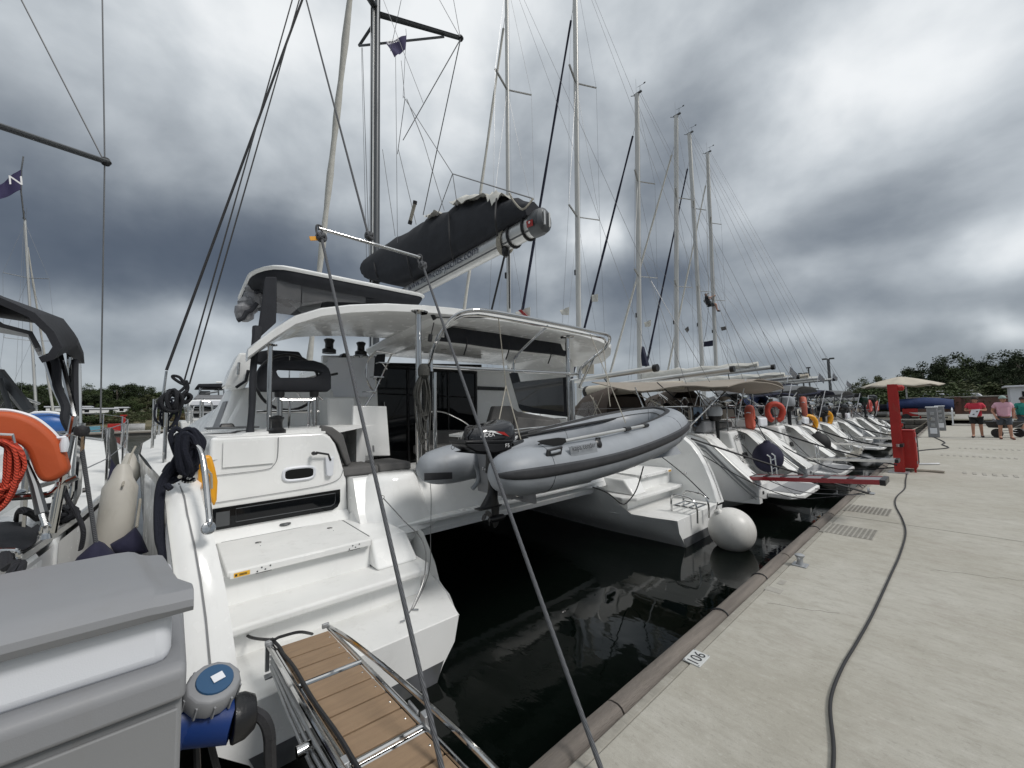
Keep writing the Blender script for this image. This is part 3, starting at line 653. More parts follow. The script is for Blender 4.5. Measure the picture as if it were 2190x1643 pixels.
# wooded slope across the water on the left
def left_ground(x, y):
    d = (-x-168)
    return max(-1.5, min(7.5, -.4 + d*.075 + 1.0*noise.noise(V((x*.02, y*.02, 0)))))
LG = MB(); xs = [-150, -160, -166, -170, -176, -184, -195, -210, -230, -260, -320, -420]; ys = [-420+i*20 for i in range(60)]
LG.add([(x + 6*noise.noise(V((y*.03, 0, 5))), y, left_ground(x, y) if x < -160 else -2) for x in xs for y in ys], [(i*60+j, i*60+j+1, (i+1)*60+j+1, (i+1)*60+j) for i in range(len(xs)-1) for j in range(59)])
SCRUB = mt('scrubby_slope', (.085, .085, .045), .9, col2=(.15, .12, .07), nscale=.12, bump=.6, bscale=1)
tag(LG.build('hillside', SCRUB), kind='structure')
sky_l = [(-20, 845), (5, 840), (25, 838), (45, 832), (62, 828), (82, 835), (100, 840), (118, 845), (135, 836), (150, 842), (172, 843), (190, 838), (205, 831), (222, 842), (240, 836), (252, 830), (268, 833), (285, 829), (300, 834), (318, 838), (330, 850), (345, 858), (360, 868), (390, 872), (430, 870), (480, 872), (520, 875)]
GL = 'trees on the slope across the water'; cnt_ = {}
for i, (px, py) in enumerate(sky_l):
    xw = -225-rt.uniform(0, 16); p = PX(px, py-9, xw); z = left_ground(xw, p.y)-.3; k = [3, 0, 2, 0, 1, 2, 1][i % 7]; cnt_[KIND[k][0]] = cnt_.get(KIND[k][0], -1)+1; lab = ORD[cnt_[KIND[k][0]]]+' '+{'pine': 'dark conifer from the left on the skyline across the water', 'tall': 'slim dark cypress from the left on the skyline across the water', 'flat': 'flat-topped pine from the left on the skyline across the water', 'round': 'rounded dark tree from the left on the skyline across the water'}[KIND[k][0]]
    tree('slope_tree', k, xw, p.y, z, max(4, p.z-z), rt.uniform(.9, 1.3)*(1.3 if KIND[k][0] == 'tall' else 1), lab, GL+' '+KIND[k][0], rt.uniform(0, 6))
for i in range(70):                                      # dark pines below the skyline, closing the slope
    xw = -rt.uniform(212, 240); px = -60+i*9.2+rt.uniform(-4, 4); p = PX(px, 880, xw); z = left_ground(xw, p.y)-.3; k = rt.choice([2, 2, 1, 0, 4])
    tree('slope_tree', k, xw, p.y, z, rt.uniform(6.5, 9.5) if px < 330 else rt.uniform(3, 5), rt.uniform(1.0, 1.5), {0: 'dark conifer in the wood below the skyline across the water', 1: 'flat pine in the wood below the skyline across the water', 2: 'rounded dark tree in the wood below the skyline across the water', 4: 'olive green tree in the wood below the skyline across the water'}[k], 'lower trees of the slope across the water %d' % k, rt.uniform(0, 6))
for i in range(120):
    xw = -rt.uniform(178, 222); px = rt.uniform(-40, 560); p = PX(px, 880, xw); z = left_ground(xw, p.y)-.2; k = 7 if (xw > -186 and rt.random() < .5) else rt.choice([5, 6, 5])
    tree('shrub', k, xw, p.y, z, rt.uniform(2.0, 4.6), rt.uniform(1.2, 2.0), {7: 'dry brown scrub low on the far bank', 5: 'olive green shrub on the slope across the water', 6: 'dark green shrub on the slope across the water'}[k], 'shrubs on the slope across the water %s' % ['olive', 'dark', 'dry'][k-5], rt.uniform(0, 6))
for px, py, w, lab in ((150, 866, 10, 'long low white building among the trees at far left'), (215, 870, 9, 'low white flat-roofed building on the slope across the water'), (262, 868, 3, 'small white hut on the slope across the water')):
    p = PX(px, py, -205); t = thing('slope_building', (p.x, p.y, p.z-2.6), lab, 'building', 'low white buildings on the slope')
    part('wall', GELM, t, bx((p.x, p.y, p.z-1.6), (6, w, 1.5)))
    part('roof', WHITEP, t, bx((p.x, p.y, p.z-.7), (6.8, w+.8, .35)))
    for k in range(max(2, w//4)): part('window', GLASS, t, bx((p.x+3.02, p.y-w/2+1.5+k*(w-3)/max(1, max(2, w//4)-1), p.z-1.6), (.06, 1.1, .8)))
# low wooded horizon all round the basin, far off
def ridge(b):
    for k, (x0, y0, x1, y1, h) in enumerate(((-420, -420, -420, 500, 16), (-600, 420, 260, 520, 15))):
        n = 60; g0 = []; g1 = []; g2 = []
        for i in range(n+1):
            f = i/n; x = lerp(x0, x1, f); y = lerp(y0, y1, f); hh = h*(.55+.6*noise.noise(V((f*9, k*5, 0)))) + 1.5*noise.noise(V((f*60, 0, 0)))
            nx_, ny_ = (-(y1-y0), (x1-x0)); l = sqrt(nx_*nx_+ny_*ny_); nx_, ny_ = nx_/l, ny_/l
            g0.append((x-nx_*30, y-ny_*30, -1)); g1.append((x, y, hh)); g2.append((x+nx_*90, y+ny_*90, -1))
        b.loft([g0, g1, g2])
RIDGE = mt('distant_wooded_ridge', (.045, .055, .04), .9, col2=(.075, .085, .06), nscale=.08, bump=1, bscale=.5)
o = part('distant_ridge', RIDGE, None, ridge); tag(o, kind='structure')
# floating pier across the water on the left
pp0, pp1 = PZ(150, 938, .45), PZ(330, 934, .45)
fx = -78.0
pier = thing('floating_pier', (fx, -8, 0), 'low concrete floating pier across the water at far left', 'pier')
part('deck', CONCL, pier, bx((fx, -4, .35), (3, 44, .35)), bevel=.03)
part('float', CONCD, pier, bx((fx, -4, .05), (2.6, 43.6, .3)))
for k in range(9): part('fender_strip', WOOD, pier, bx((fx+1.55, -24+k*4.9+2, .3), (.1, 4.7, .14)))
q = PX(264, 905, fx); t = thing('pier_post', (fx, q.y, .5), 'thin red post on the floating pier at left', 'red post')
part('column', REDP, t, bx((fx, q.y, 1.6), (.3, .4, 2.2))); part('lamp_head', REDP, t, bx((fx, q.y, 2.75), (.5, .7, .18)))
q = PX(244, 920, fx); t = thing('pier_cabinet', (fx, q.y, .5), 'red cabinet on the floating pier beside the red post', 'cabinet')
part('body', REDP, t, bx((fx, q.y, 1.05), (.6, 1.3, 1.1)), bevel=.04); part('door', REDP, t, bx((fx+.32, q.y, 1.05), (.05, 1.1, .9)))
q = PX(193, 918, fx); t = thing('pier_locker', (fx, q.y, .5), 'pale blue locker on the floating pier at left', 'locker')
part('body', mt('pale_blue_box', (.10, .28, .36), .5), t, bx((fx, q.y, .95), (.6, 1.9, .8)), bevel=.04)
p = PX(272, 904, -150); t = thing('small_motorboat', (-150, p.y, 0), 'small white open boat lying off the far bank', 'boat')
part('hull', GELM, t, lambda b: b.loft([[(-150+sx*w, p.y+yy, z) for sx, z in ((-1, .9), (-.6, 0), (.6, 0), (1, .9))] for yy, w in ((-3, .9), (0, 1.1), (2.2, .8), (3.6, .1))], cap0=True))
part('deck', GELM, t, bx((-150, p.y-.2, .8), (1.6, 5, .12))); part('windscreen', GLASS, t, bx((-150, p.y, 1.2), (1.0, .9, .7)))
# ================================================================== CATAMARAN
YC = 3.93
cat = thing('catamaran', (-8.5, YC, 0), 'big white sailing catamaran moored stern-to in the foreground with steps down both sterns', 'catamaran')
def m_(y): return 2*YC-y
ST = [-2.95, -3.02, -3.1, -3.2, -3.32, -3.46, -3.62, -3.8, -4.1, -4.5, -5.2, -6.5, -8.5, -10.5, -12.3, -13.8, -15.0]
T_yo = [(-15, 1.02), (-13.8, .50), (-12.3, .08), (-10.5, -.22), (-8.5, -.34), (-6.5, -.28), (-5.2, -.17), (-4.1, -.06), (-3.5, .0), (-2.95, .10)]
T_zo = [(-15, 2.0), (-8, 1.80), (-4.5, 1.75), (-3.8, 1.70), (-3.62, 1.62), (-3.46, 1.50), (-3.32, 1.34), (-3.2, 1.14), (-3.1, .92), (-3.02, .70), (-2.95, .45)]
T_yi = [(-15, 1.20), (-13.8, 1.55), (-12, 1.80), (-10, 1.98), (-4.4, 2.22), (-3.9, 2.20), (-3.4, 2.08), (-2.95, 1.93)]
T_zi = [(-5.2, .95), (-4.5, .92), (-4.1, .84), (-3.8, .60), (-3.62, .475), (-2.95, .45)]
T_wo = [(-15, 1.08), (-12, .66), (-8, .42), (-4.5, .34), (-2.95, .42)]
T_wi = [(-15, 1.12), (-12, 1.58), (-8, 1.80), (-4.5, 1.86), (-2.95, 1.76)]
def lin(tab, x):
    if x <= tab[0][0]: return tab[0][1]
    for (a, u), (b, v) in zip(tab, tab[1:]):
        if x <= b: return u+(v-u)*(x-a)/(b-a)
    return tab[-1][1]
def hull_section(x, mir, ins=0.0):
    yo, zo, yi, zi, wo, wi = (interp(T_yo, x), lin(T_zo, x), interp(T_yi, x), (lin(T_zi, x) if x > -5.2 else .95), interp(T_wo, x), interp(T_wi, x))
    keel = -.30 if x < -3.3 else lin([(-3.3, -.30), (-2.95, -.16)], x)
    zc = .45
    yoc = lerp(wo, yo, .80); yic = lerp(wi, yi, .97)
    P = [(yo, zo), (lerp(yoc, yo, .6), lerp(zc, zo, .5)), (yoc, zc), (lerp(wo, yoc, .66), .25), (wo, .10), (wo+.10, -.08), (lerp(wo, wi, .3), keel), (lerp(wo, wi, .7), keel), (wi-.10, -.08), (wi, .10), (lerp(wi, yic, .72), .25), (yic, min(zc, zi)), (yi, max(zi, zc)), ]
    return [V((x, m_(y) if mir else y, z)) for y, z in P]
for mir in (0, 1):
    hull = part('hull', GEL, cat, lambda b: b.loft([hull_section(x, mir) for x in ST], cap0=True, cap1=True), ang=40)
    def boot(b):
        secs = []
        for x in ST:
            s = hull_section(x, mir); c = sum((p.y for p in s))/len(s); q = []
            wo_, wi_ = s[4], s[9]
            for i in (4, 5, 6, 7, 8, 9):
                p = s[i].copy(); p.y += .006 if p.y > c else -.006; p.z += (.045 if i in (4, 9) else -.008); q.append(p)
            secs.append(q)
        first = [p+V((.008, 0, 0)) for p in secs[0]]
        b.loft([first]+secs, cap0=True)
    part('boot_stripe', BOOT, hull, boot, ang=50)
    # quarter wing: the high outboard flank that runs down to the platform
    def wing(b):
        secs = []
        for x in [s for s in ST if s >= -5.2]:
            yo = interp(T_yo, x); zt = lin(T_zo, x); ti = lin([(-5.2, .34), (-4.1, .22), (-3.8, .19), (-3.62, .20), (-3.4, .245), (-3.15, .32), (-2.95, .385)], x)
            w_ = ti-yo; tb = lerp(ti, .37, .8); pts = [(yo+.012, .44), (yo-.004, zt-.10 if zt > .6 else .445), (yo+.10*w_, zt-.035), (yo+.3*w_, zt+.008), (yo+.72*w_, zt+.012), (ti-.008, zt-.03), (ti, zt-.09 if zt > .6 else .445), (tb, .44)]
            secs.append([V((x, m_(y) if mir else y, z)) for y, z in pts])
        b.loft(secs, closed=True, cap0=True, cap1=True)
    wg = part('stern_quarter', GEL, cat, wing, ang=45)
    part('moulded_groove', GREYPD, wg, lambda b: b.tube([V((x+.012, m_(y) if mir else y, lin(T_zo, x)+.014)) for x, y in [(xx, interp(T_yo, xx)+f) for xx, f in ((-2.96, .13), (-3.03, .13), (-3.12, .125), (-3.22, .12), (-3.34, .115), (-3.5, .105), (-3.65, .10), (-3.85, .095))]], .005, 5))
    def yy(a): return m_(a) if mir else a
    def bxy(b, x0, x1, y0, y1, z0, z1): b.box(((x0+x1)/2, (yy(y0)+yy(y1))/2, (z0+z1)/2), (abs(x1-x0), abs(y1-y0), z1-z0))
    part('stern_platform', DECK, cat, lambda b: b.prism([(-2.955, yy(.36), .44), (-2.955, yy(1.92), .44), (-3.4, yy(2.07), .44), (-3.9, yy(2.19), .44), (-4.3, yy(2.19), .44), (-4.3, yy(.36), .44)], (0, 0, .018)), bevel=.008)
    tag(part('platform_lip', GEL, cat, lambda b: b.tube([(-2.965, yy(.40), .395), (-2.965, yy(1.90), .395)], .008, 6)), None)
    tr = part('lower_tread', DECK, cat, lambda b: b.prism([(x, yy(y), .655) for x, y in (((-4.4, .33), (-3.43, .33), (-3.43, 1.90), (-3.55, 1.97), (-4.4, 2.0)) if not mir else ((-4.4, .33), (-3.60, .33), (-3.60, 1.98), (-3.78, 2.16), (-4.4, 2.16)))], (0, 0, .067)), bevel=.022, seg=3)
    part('lower_riser', GEL, cat, lambda b: bxy(b, -4.4, -3.56 if not mir else -3.85, .33, 1.88, .455, .66))
    part('upper_riser', GEL, cat, lambda b: bxy(b, -4.9, -3.86, .33, 1.50, .722, .955))
    part('inner_step_block', GEL, cat, lambda b: b.hexa([(-4.9, yy(1.50), .722), (-3.68, yy(1.50), .722), (-3.68, yy(1.93), .722), (-4.9, yy(1.93), .722)], [(-4.9, yy(1.50), 1.0), (-3.84, yy(1.50), .965), (-3.90, yy(1.90), .965), (-4.9, yy(1.90), 1.0)]), bevel=.03, seg=3)
    ld = part('hatch_lid', DECK, cat, lambda b: bxy(b, -4.72, -3.79, .36, 1.50, .955, 1.005), bevel=.014, seg=3)
    part('lid_seam', GREYPD, ld, lambda b: b.tube([(-4.728, yy(.40), 1.0), (-4.728, yy(1.47), 1.0), (-4.66, yy(1.508), 1.0), (-3.9, yy(1.508), .998)], .005, 5))
    part('lid_face', GEL, ld, lambda b: bxy(b, -3.795, -3.785, .38, 1.48, .945, .995), bevel=.003)
    for yh in (.66, 1.30):
        part('pull_latch', STEEL, ld, lambda b: [b.lathe([(.036, 0), (.038, .003), (.03, .006)], (-4.45+.0, yy(yh), 1.005), 16, sy=.7), b.lathe([(.006, 0), (.004, .003)], (-4.33, yy(yh), 1.005), 8)])
    def screws(b):
        for y0 in (.56, 1.28):
            for k, (dy, dz) in enumerate(((0, -.012), (.03, .012), (.055, -.008), (.09, .012))): b.lathe([(.0065, 0), (.005, .004)], (-3.784, yy(y0+dy), .970+dz), 8, (1, 0, 0))
            b.box((-3.80, yy(y0+.045), .943), (.02, .11, .008))
    part('hinge_screws', GREYDK, ld, screws)
    part('warning_sticker', STICK, ld, lambda b: bxy(b, -3.785, -3.7825, .405, .51, .952, .985))
    part('sticker_mark', INK, ld, lambda b: [b.box((-3.782, yy(.42), .968), (.002, .014, .016)), b.box((-3.782, yy(.465), .972), (.002, .05, .004)), b.box((-3.782, yy(.465), .964), (.002, .05, .004))])
    # aft bulkhead above the hatch
    def bulk(b):
        prof = [(.30, .98), (1.62, .98), (1.60, 1.43), (1.575, 1.52), (1.52, 1.72), (1.47, 1.86), (1.41, 1.95), (1.33, 2.0), (.30, 2.0)]
        b.prism([(-4.85, yy(y), z) for y, z in prof], (-.12, 0, 0))
    part('aft_bulkhead', GEL, cat, bulk, bevel=.03, seg=3)
    part('bulkhead_ledge', GEL, cat, lambda b: b.hexa([(-4.9, yy(.32), .99), (-4.72, yy(.32), .99), (-4.70, yy(1.62), .99), (-4.9, yy(1.62), .99)], [(-4.9, yy(.32), 1.10), (-4.83, yy(.32), 1.07), (-4.81, yy(1.62), 1.07), (-4.9, yy(1.62), 1.10)]), bevel=.02)
    part('ledge_drain', GREYDK, cat, lambda b: b.lathe([(.055, 0), (.05, .006), (.03, .004)], (-4.78, yy(.95), 1.055), 18, sx=.6))
    win = part('long_window', GLASS, cat, lambda b: b.prism([(-4.845, yy(y), z) for y, z in ((.33, 1.10), (1.44, 1.10), (1.50, 1.13), (1.525, 1.18), (1.525, 1.325), (.33, 1.31))], (.012, 0, 0)), bevel=.004)
    part('window_frame', GREYDK, win, lambda b: b.tube([(-4.832, yy(y), z) for y, z in ((.52, 1.15), (1.42, 1.15), (1.46, 1.17), (1.47, 1.21), (1.47, 1.29), (.52, 1.28), (.52, 1.15))], .004, 4))
    part('inner_panel', GREYDK, win, lambda b: bxy(b, -4.834, -4.829, .36, .47, 1.13, 1.27))
    # flank recess of the coachroof side and its top
    part('flank_panel', GEL, cat, lambda b: bxy(b, -4.835, -4.83, .40, .84, 1.70, 1.96), bevel=.002)
    part('panel_moulding', GREYPD, cat, lambda b: b.tube(catmull([(-4.838, yy(y), z) for y, z in ((.34, 1.63), (.76, 1.64), (.84, 1.68), (.875, 1.76), (.88, 1.97))], 4), .0035, 5))
    part('panel_moulding', GREYPD, cat, lambda b: b.tube(catmull([(-4.838, yy(y), z) for y, z in ((.34, 1.365), (1.1, 1.385), (1.4, 1.41), (1.52, 1.46), (1.56, 1.56))], 4), .0035, 5))
    part('porthole_frame', WHITEP, cat, lambda b: b.tube([(-4.842, yy(1.09+.155*math.copysign(abs(cos(a))**.55, cos(a))), 1.560+.068*math.copysign(abs(sin(a))**.55, sin(a))) for a in [2*pi*k/28 for k in range(28)]], .016, 6, closed=True))
    part('porthole', GLASS, cat, lambda b: b.prism([(-4.85, yy(1.09+.148*math.copysign(abs(cos(a))**.5, cos(a))), 1.560+.060*math.copysign(abs(sin(a))**.5, sin(a))) for a in [2*pi*k/28 for k in range(28)]], (.012, 0, 0)))
    # side deck and coachroof
    def side_deck(b):
        xs = [-4.2, -4.8, -5.5, -6.5, -8.5, -10.5, -12.3, -13.8, -14.9]
        b.loft([[(x, yy(interp(T_yo, x)+.02), lin(T_zo, x)+.004), (x, yy(interp(T_yo, x)+.14), lin(T_zo, x)+.03), (x, yy(1.9 if x < -5 else .25), lin(T_zo, x)+.03)] for x in xs])
    part('side_deck', DECK, cat, side_deck)
# bridgedeck, crossbeam
def beam(b):
    prof = [(-4.32, .73), (-4.30, .80), (-4.40, .86), (-4.44, .98), (-4.52, 1.10), (-4.66, 1.40), (-4.70, 1.455), (-5.45, 1.455), (-5.45, 1.15), (-12.2, 1.15), (-12.2, .85), (-4.9, .62)]
    b.loft([[V((x, y, z)) for x, z in prof] for y in (1.62, 2.4, 3.93, 5.46, m_(1.62))], closed=True, cap0=True, cap1=True)
part('bridgedeck', GEL, cat, beam, ang=30)
part('davit_ledge', GEL, cat, lambda b: b.box((-4.33, YC, .905), (.16, 3.9, .05)), bevel=.015)
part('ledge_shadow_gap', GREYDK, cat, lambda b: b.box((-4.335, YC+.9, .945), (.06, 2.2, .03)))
for k in range(4): part('ledge_bracket', GREYDK, cat, lambda b: b.box((-4.36, 3.4+k*.75, .975), (.06, .10, .08)), bevel=.01)
for mir in (0, 1):
    fy = (lambda y: m_(y)) if mir else (lambda y: y)
    part('davit_foot', GEL, cat, lambda b: b.lathe([(.62, -.62), (.60, -.58), (.50, -.46), (.40, -.25), (.33, -.06), (.30, -.01), (.26, .012), (.0, .015)], (-4.70, fy(2.08), 1.455), 36, sx=.78, sy=1.0), ang=50)
    part('tunnel_fillet', GEL, cat, lambda b: b.prism([(-4.36, fy(1.90), .25), (-4.36, fy(1.90), .92), (-4.36, fy(2.5), .92), (-4.36, fy(2.5), .735), (-4.36, fy(2.2), .70), (-4.36, fy(2.04), .60), (-4.36, fy(1.96), .45)], (-5, 0, 0)), ang=50)
# cockpit
part('cockpit_floor', DECK, cat, lambda b: b.box((-6.1, YC, 1.16), (1.5, 4.6, .05)))
part('cockpit_side', GEL, cat, lambda b: b.box((-6.1, 1.95, 1.60), (1.5, .12, .9)))
part('cockpit_side', GEL, cat, lambda b: b.box((-6.1, m_(1.2), 1.70), (2.4, .14, .6)))
# cushions: seat row on the coaming and back rest that climbs to the helm
P1, P2, P3, P4 = PX(742, 1016, -4.88), PX(900, 1001, -4.78), PX(737, 990, -4.88), PX(900, 978, -4.78)
zc0, zc1 = 1.462, 1.565
for y0, y1 in ((1.56, 1.98), (1.995, 2.42)):
    part('seat_cushion', GREYC, cat, lambda b: b.hexa([(-5.45, y0, zc0), (-4.84, y0, zc0), (-4.80, y1, zc0), (-5.45, y1, zc0)], [(-5.45, y0, zc1), (-4.86, y0, zc1), (-4.82, y1, zc1), (-5.45, y1, zc1)]), bevel=.028, seg=3)
def backrest(b):
    pl = [(688, 909), (712, 914), (735, 930), (752, 992), (741, 998), (722, 950), (707, 934), (686, 922)]
    b.prism([PX(a, c, -4.96) for a, c in pl], (-.10, 0, 0))
part('back_cushion', GREYC, cat, backrest, bevel=.02, seg=3)
# helm platform
part('helm_deck', DECK, cat, lambda b: b.prism([(-4.86, .35, 1.98), (-4.86, 1.36, 1.98), (-6.6, 1.9, 1.98), (-6.6, .2, 1.98)], (0, 0, .03)), bevel=.01)
part('deck_hatch_line', GREYPD, cat, lambda b: b.tube([(-5.05, .95, 2.013), (-5.05, 1.33, 2.013), (-5.6, 1.42, 2.013)], .004, 4))
part('helm_pod', GEL, cat, lambda b: b.hexa([(-8.6, .1, 1.98), (-6.45, .52, 1.98), (-6.45, 1.95, 1.98), (-8.6, 2.6, 1.98)], [(-8.2, .75, 2.5), (-6.6, .78, 2.62), (-6.6, 1.95, 2.62), (-8.2, 2.4, 2.5)]), bevel=.05, seg=3)
part('saloon_roof_side', GEL, cat, lambda b: b.prism([PX(a, c, -6.75) for a, c in ((690, 780), (705, 770), (805, 765), (812, 905), (700, 905))], (-1.6, 0, 0)), bevel=.04)
part('coachroof', GEL, cat, lambda b: b.hexa([(-12.2, 1.0, 1.8), (-6.9, .35, 1.8), (-6.9, m_(.9), 1.8), (-12.2, m_(1.0), 1.8)], [(-11.0, 2.2, 2.2), (-7.2, 2.0, 2.5), (-7.2, m_(2.3), 3.05), (-10.2, m_(2.4), 2.5)]), bevel=.08, seg=3)
def low_roof(b):
    b.loft([[(x, .36, 1.78), (x, .45, 1.98), (x, .62, 2.03), (x, 2.0, 2.06)] for x in (-4.97, -5.6, -7, -9, -11, -12.6)], cap0=True)
part('side_roof', DECK, cat, low_roof, ang=50)
for i, (px, py, w) in enumerate(((420, 945, .5), (437, 921, .42), (447, 909, .4), (430, 904, .4))):
    p = PZ(px, py+1, 2.055) if i < 1 else None
    xh = [-5.7, -7.1, -8.9, -10.8][i]; yh = [.55, .95, 1.15, 1.2][i]
    part('deck_hatch', GREYDK, cat, lambda b: b.box((xh, yh, 2.075), (.42, .5, .02)), bevel=.008)
    part('hatch_hinge', BLACKP, cat, lambda b: b.box((xh, yh-.05, 2.10), (.16, .16, .05), taper=.7), bevel=.012)
# nav pod cover hanging outboard of the helm
pod = part('spray_locker', GEL, cat, lambda b: b.prism([PX(a, c, -6.3) for a, c in ((512, 754), (546, 755), (546, 800), (534, 812), (524, 830), (504, 832), (480, 826), (494, 790))], (-.5, 0, 0)), bevel=.03, seg=3)
part('grab_handle', STEEL, pod, lambda b: b.tube([PX(510, 778, -6.26), PX(511, 776, -6.2), PX(509, 801, -6.2), PX(509, 803, -6.28)], .015, 6))
part('locker_strap', CANV, pod, lambda b: b.tube([PX(531, 792, -6.25), PX(526, 815, -6.24), PX(505, 829, -6.22)], .02, 5))
part('helm_side_cowl', GEL, cat, lambda b: b.hexa([(-7.3, .36, 1.98), (-6.5, .48, 1.98), (-6.5, .95, 1.98), (-7.3, .95, 1.98)], [(-7.0, .58, 2.60), (-6.62, .66, 2.62), (-6.62, .95, 2.62), (-7.0, .95, 2.60)]), bevel=.05, seg=3)
part('smoked_quarter_window', GREYP, cat, lambda b: b.prism([(-6.9, .452, 2.05), (-6.6, .50, 2.05), (-6.66, .585, 2.42), (-6.86, .56, 2.42)], (.0, -.012, 0)))
# helm seat: padded black back on two legs
sx = -5.45
def seatback(b):
    outer = [PX(a, c, sx) for a, c in ((549, 812), (551, 795), (556, 786), (570, 777), (585, 771), (592, 770), (670, 771), (690, 777), (702, 786), (708, 800), (708, 836), (700, 838), (560, 838), (552, 836))]
    inner = [PX(a, c, sx) for a, c in ((592, 798), (597, 808), (607, 808), (640, 808), (668, 808), (682, 804), (690, 794), (640, 792), (590, 790))]
    k = len(b.v); n, m = len(outer), len(inner)
    # ring: outer and inner loops resampled to the same count
    c = sum((p for p in inner), V())/m
    def samp(loop, ang):
        best = None
        for i in range(len(loop)):
            a, d = loop[i]-c, loop[(i+1) % len(loop)]-c
            # intersect the ray at ang in (y,z)
            rd = V((0, cos(ang), sin(ang))); e = d-a
            den = rd.y*e.z-rd.z*e.y
            if abs(den) < 1e-9: continue
            t = (a.y*e.z-a.z*e.y)/den; u = (a.y*rd.z-a.z*rd.y)/den
            if t > 0 and -1e-6 <= u <= 1+1e-6 and (best is None or t > best): best = t
        return c+V((0, cos(ang), sin(ang)))*best
    N_ = 48; angs = [2*pi*i/N_ for i in range(N_)]
    O = [samp(outer, a) for a in angs]; I = [samp(inner, a) for a in angs]; T = V((-.10, 0, 0)); h = V((.02, 0, 0))
    Oi = [lerp(o, i, .12)+h for o, i in zip(O, I)]; Ii = [lerp(i, o, .12)+h for o, i in zip(O, I)]
    loops = [[p+T for p in I], I, Ii, Oi, O, [p+T for p in O]]
    b.loft([[l[i] for l in loops] for i in list(range(N_))+[0]], closed=True)
hs = part('helm_seat_back', CANV, cat, seatback, ang=50)
for px in (598, 672):
    p0, p1 = PX(px, 922, sx), PX(px, 838, sx)
    part('seat_leg', STEEL, cat, lambda b: b.tube([p0, p1], .033, 12))
    part('leg_collar', BLACKP, cat, lambda b: [b.lathe([(.05, -.07), (.055, -.03), (.055, .0)], p1, 14), b.tube([p1+V((.02, .03, -.05)), p1+V((.05, .09, -.11))], .01, 6)])
p0, p1 = PX(618, 916, sx+.1), PX(660, 914, sx+.1)
part('foot_rail', STEEL, cat, lambda b: b.tube([p0, p0+V((0, 0, .30)), p0+V((0, -.03, .345)), p0+V((0, -.1, .35))], .014, 8, smooth=4))
part('foot_rail', STEEL, cat, lambda b: b.tube([p1, p1+V((0, 0, .30)), p1+V((0, .03, .345)), p1+V((0, .07, .35))], .014, 8, smooth=4))
part('foot_rail', STEEL, cat, lambda b: b.tube([PX(602, 856, sx+.1), PX(668, 856, sx+.1)], .014, 8))
part('helm_shelf', STEEL, cat, lambda b: b.tube([PX(548, 882, -6.0), PX(682, 880, -6.0)], .022, 8))
wc = PX(618, 818, -6.1)
def wheel(b, c, r, th=.02, n=40): b.tube([c+V((.06*0, r*cos(a), r*sin(a))) for a in [2*pi*k/n for k in range(n)]], th, 8, closed=True)
wh = part('steering_wheel', BLACKP, cat, lambda b: wheel(b, wc, .385))
for k in range(5):
    a = 2*pi*k/5+.3; part('spoke', STEEL, wh, lambda b: b.tube([wc, wc+V((0, .37*cos(a), .37*sin(a)))], .010, 6))
part('hub', STEEL, wh, lambda b: b.lathe([(.06, -.1), (.05, .03), (.02, .05)], wc, 14, (1, 0, 0)))
part('instrument_pod', CANV, cat, lambda b: b.prism([PX(a, c, -6.35) for a, c in ((546, 753), (575, 748), (640, 752), (652, 770), (650, 790), (546, 776))], (-.18, 0, 0)), bevel=.02)
part('throttle_lever', BLACKP, cat, lambda b: b.tube([PX(708, 802, -5.9), PX(722, 799, -5.9)], .018, 8))
def winch(x, px, py, s, nm='winch'):
    p = PX(px, py, x); p = V((x, p.y, p.z))
    w = part('winch', BLACKP, cat, lambda b: b.lathe([(.085*s, 0), (.085*s, .05*s), (.07*s, .06*s), (.052*s, .075*s), (.05*s, .13*s), (.06*s, .16*s), (.066*s, .165*s), (.066*s, .185*s), (.055*s, .19*s)], p, 20))
    part('self_tailer', STEEL, w, lambda b: b.lathe([(.045*s, .19*s), (.05*s, .195*s), (.03*s, .205*s)], p, 16)); return p
winch(-5.0, 592, 930, 1.05); winch(-6.8, 704, 756, 1.25); winch(-6.9, 772, 760, 1.2); 
part('rope_clutch', BLACKP, cat, lambda b: b.prism([PX(a, c, -6.7) for a, c in ((726, 768), (735, 755), (748, 757), (749, 768))], (-.2, 0, 0)), bevel=.01)
part('line_bag', WHITEP, cat, lambda b: b.sheet([[PX(700+(a*102), 765+c*84, -6.62+.03*sin(a*7+c*5)) for a in [k/8 for k in range(9)]] for c in [k/6 for k in range(7)]], .01))
for dx in (0, 18): part('clutch_rail', STEEL, cat, lambda b: b.tube([PX(755+dx, 768, -6.66), PX(757+dx, 761, -6.66), PX(768+dx, 761, -6.66), PX(770+dx, 768, -6.66)], .012, 6))
# boarding ladder to the roof
lad = part('ladder', STEEL, cat, lambda b: [b.tube([PX(a, c, -6.0) for a, c in ((838, 757), (802, 836), (781, 868))], .014, 8), b.tube([PX(a, c, -6.0) for a, c in ((846, 758), (808, 752), (800, 756), (786, 775), (784, 812), (802, 842))], .012, 8, smooth=4)])
for a, c in ((818, 777), (806, 807), (790, 838)):
    part('ladder_tread', STEEL, lad, lambda b: b.box(PX(a, c, -6.02), (.16, .17, .02), rot=(0, 0, 0)), bevel=.004)
part('ladder_brace', STEEL, lad, lambda b: [b.tube([PX(818, 777, -6), PX(828, 790, -6)], .008, 5), b.tube([PX(800, 807, -6), PX(812, 822, -6)], .008, 5)])
part('ladder_pad', CANV, lad, lambda b: b.prism([PX(a, c, -6.2) for a, c in ((803, 766), (808, 758), (825, 757), (822, 790), (800, 812))], (-.04, 0, 0)), bevel=.01)
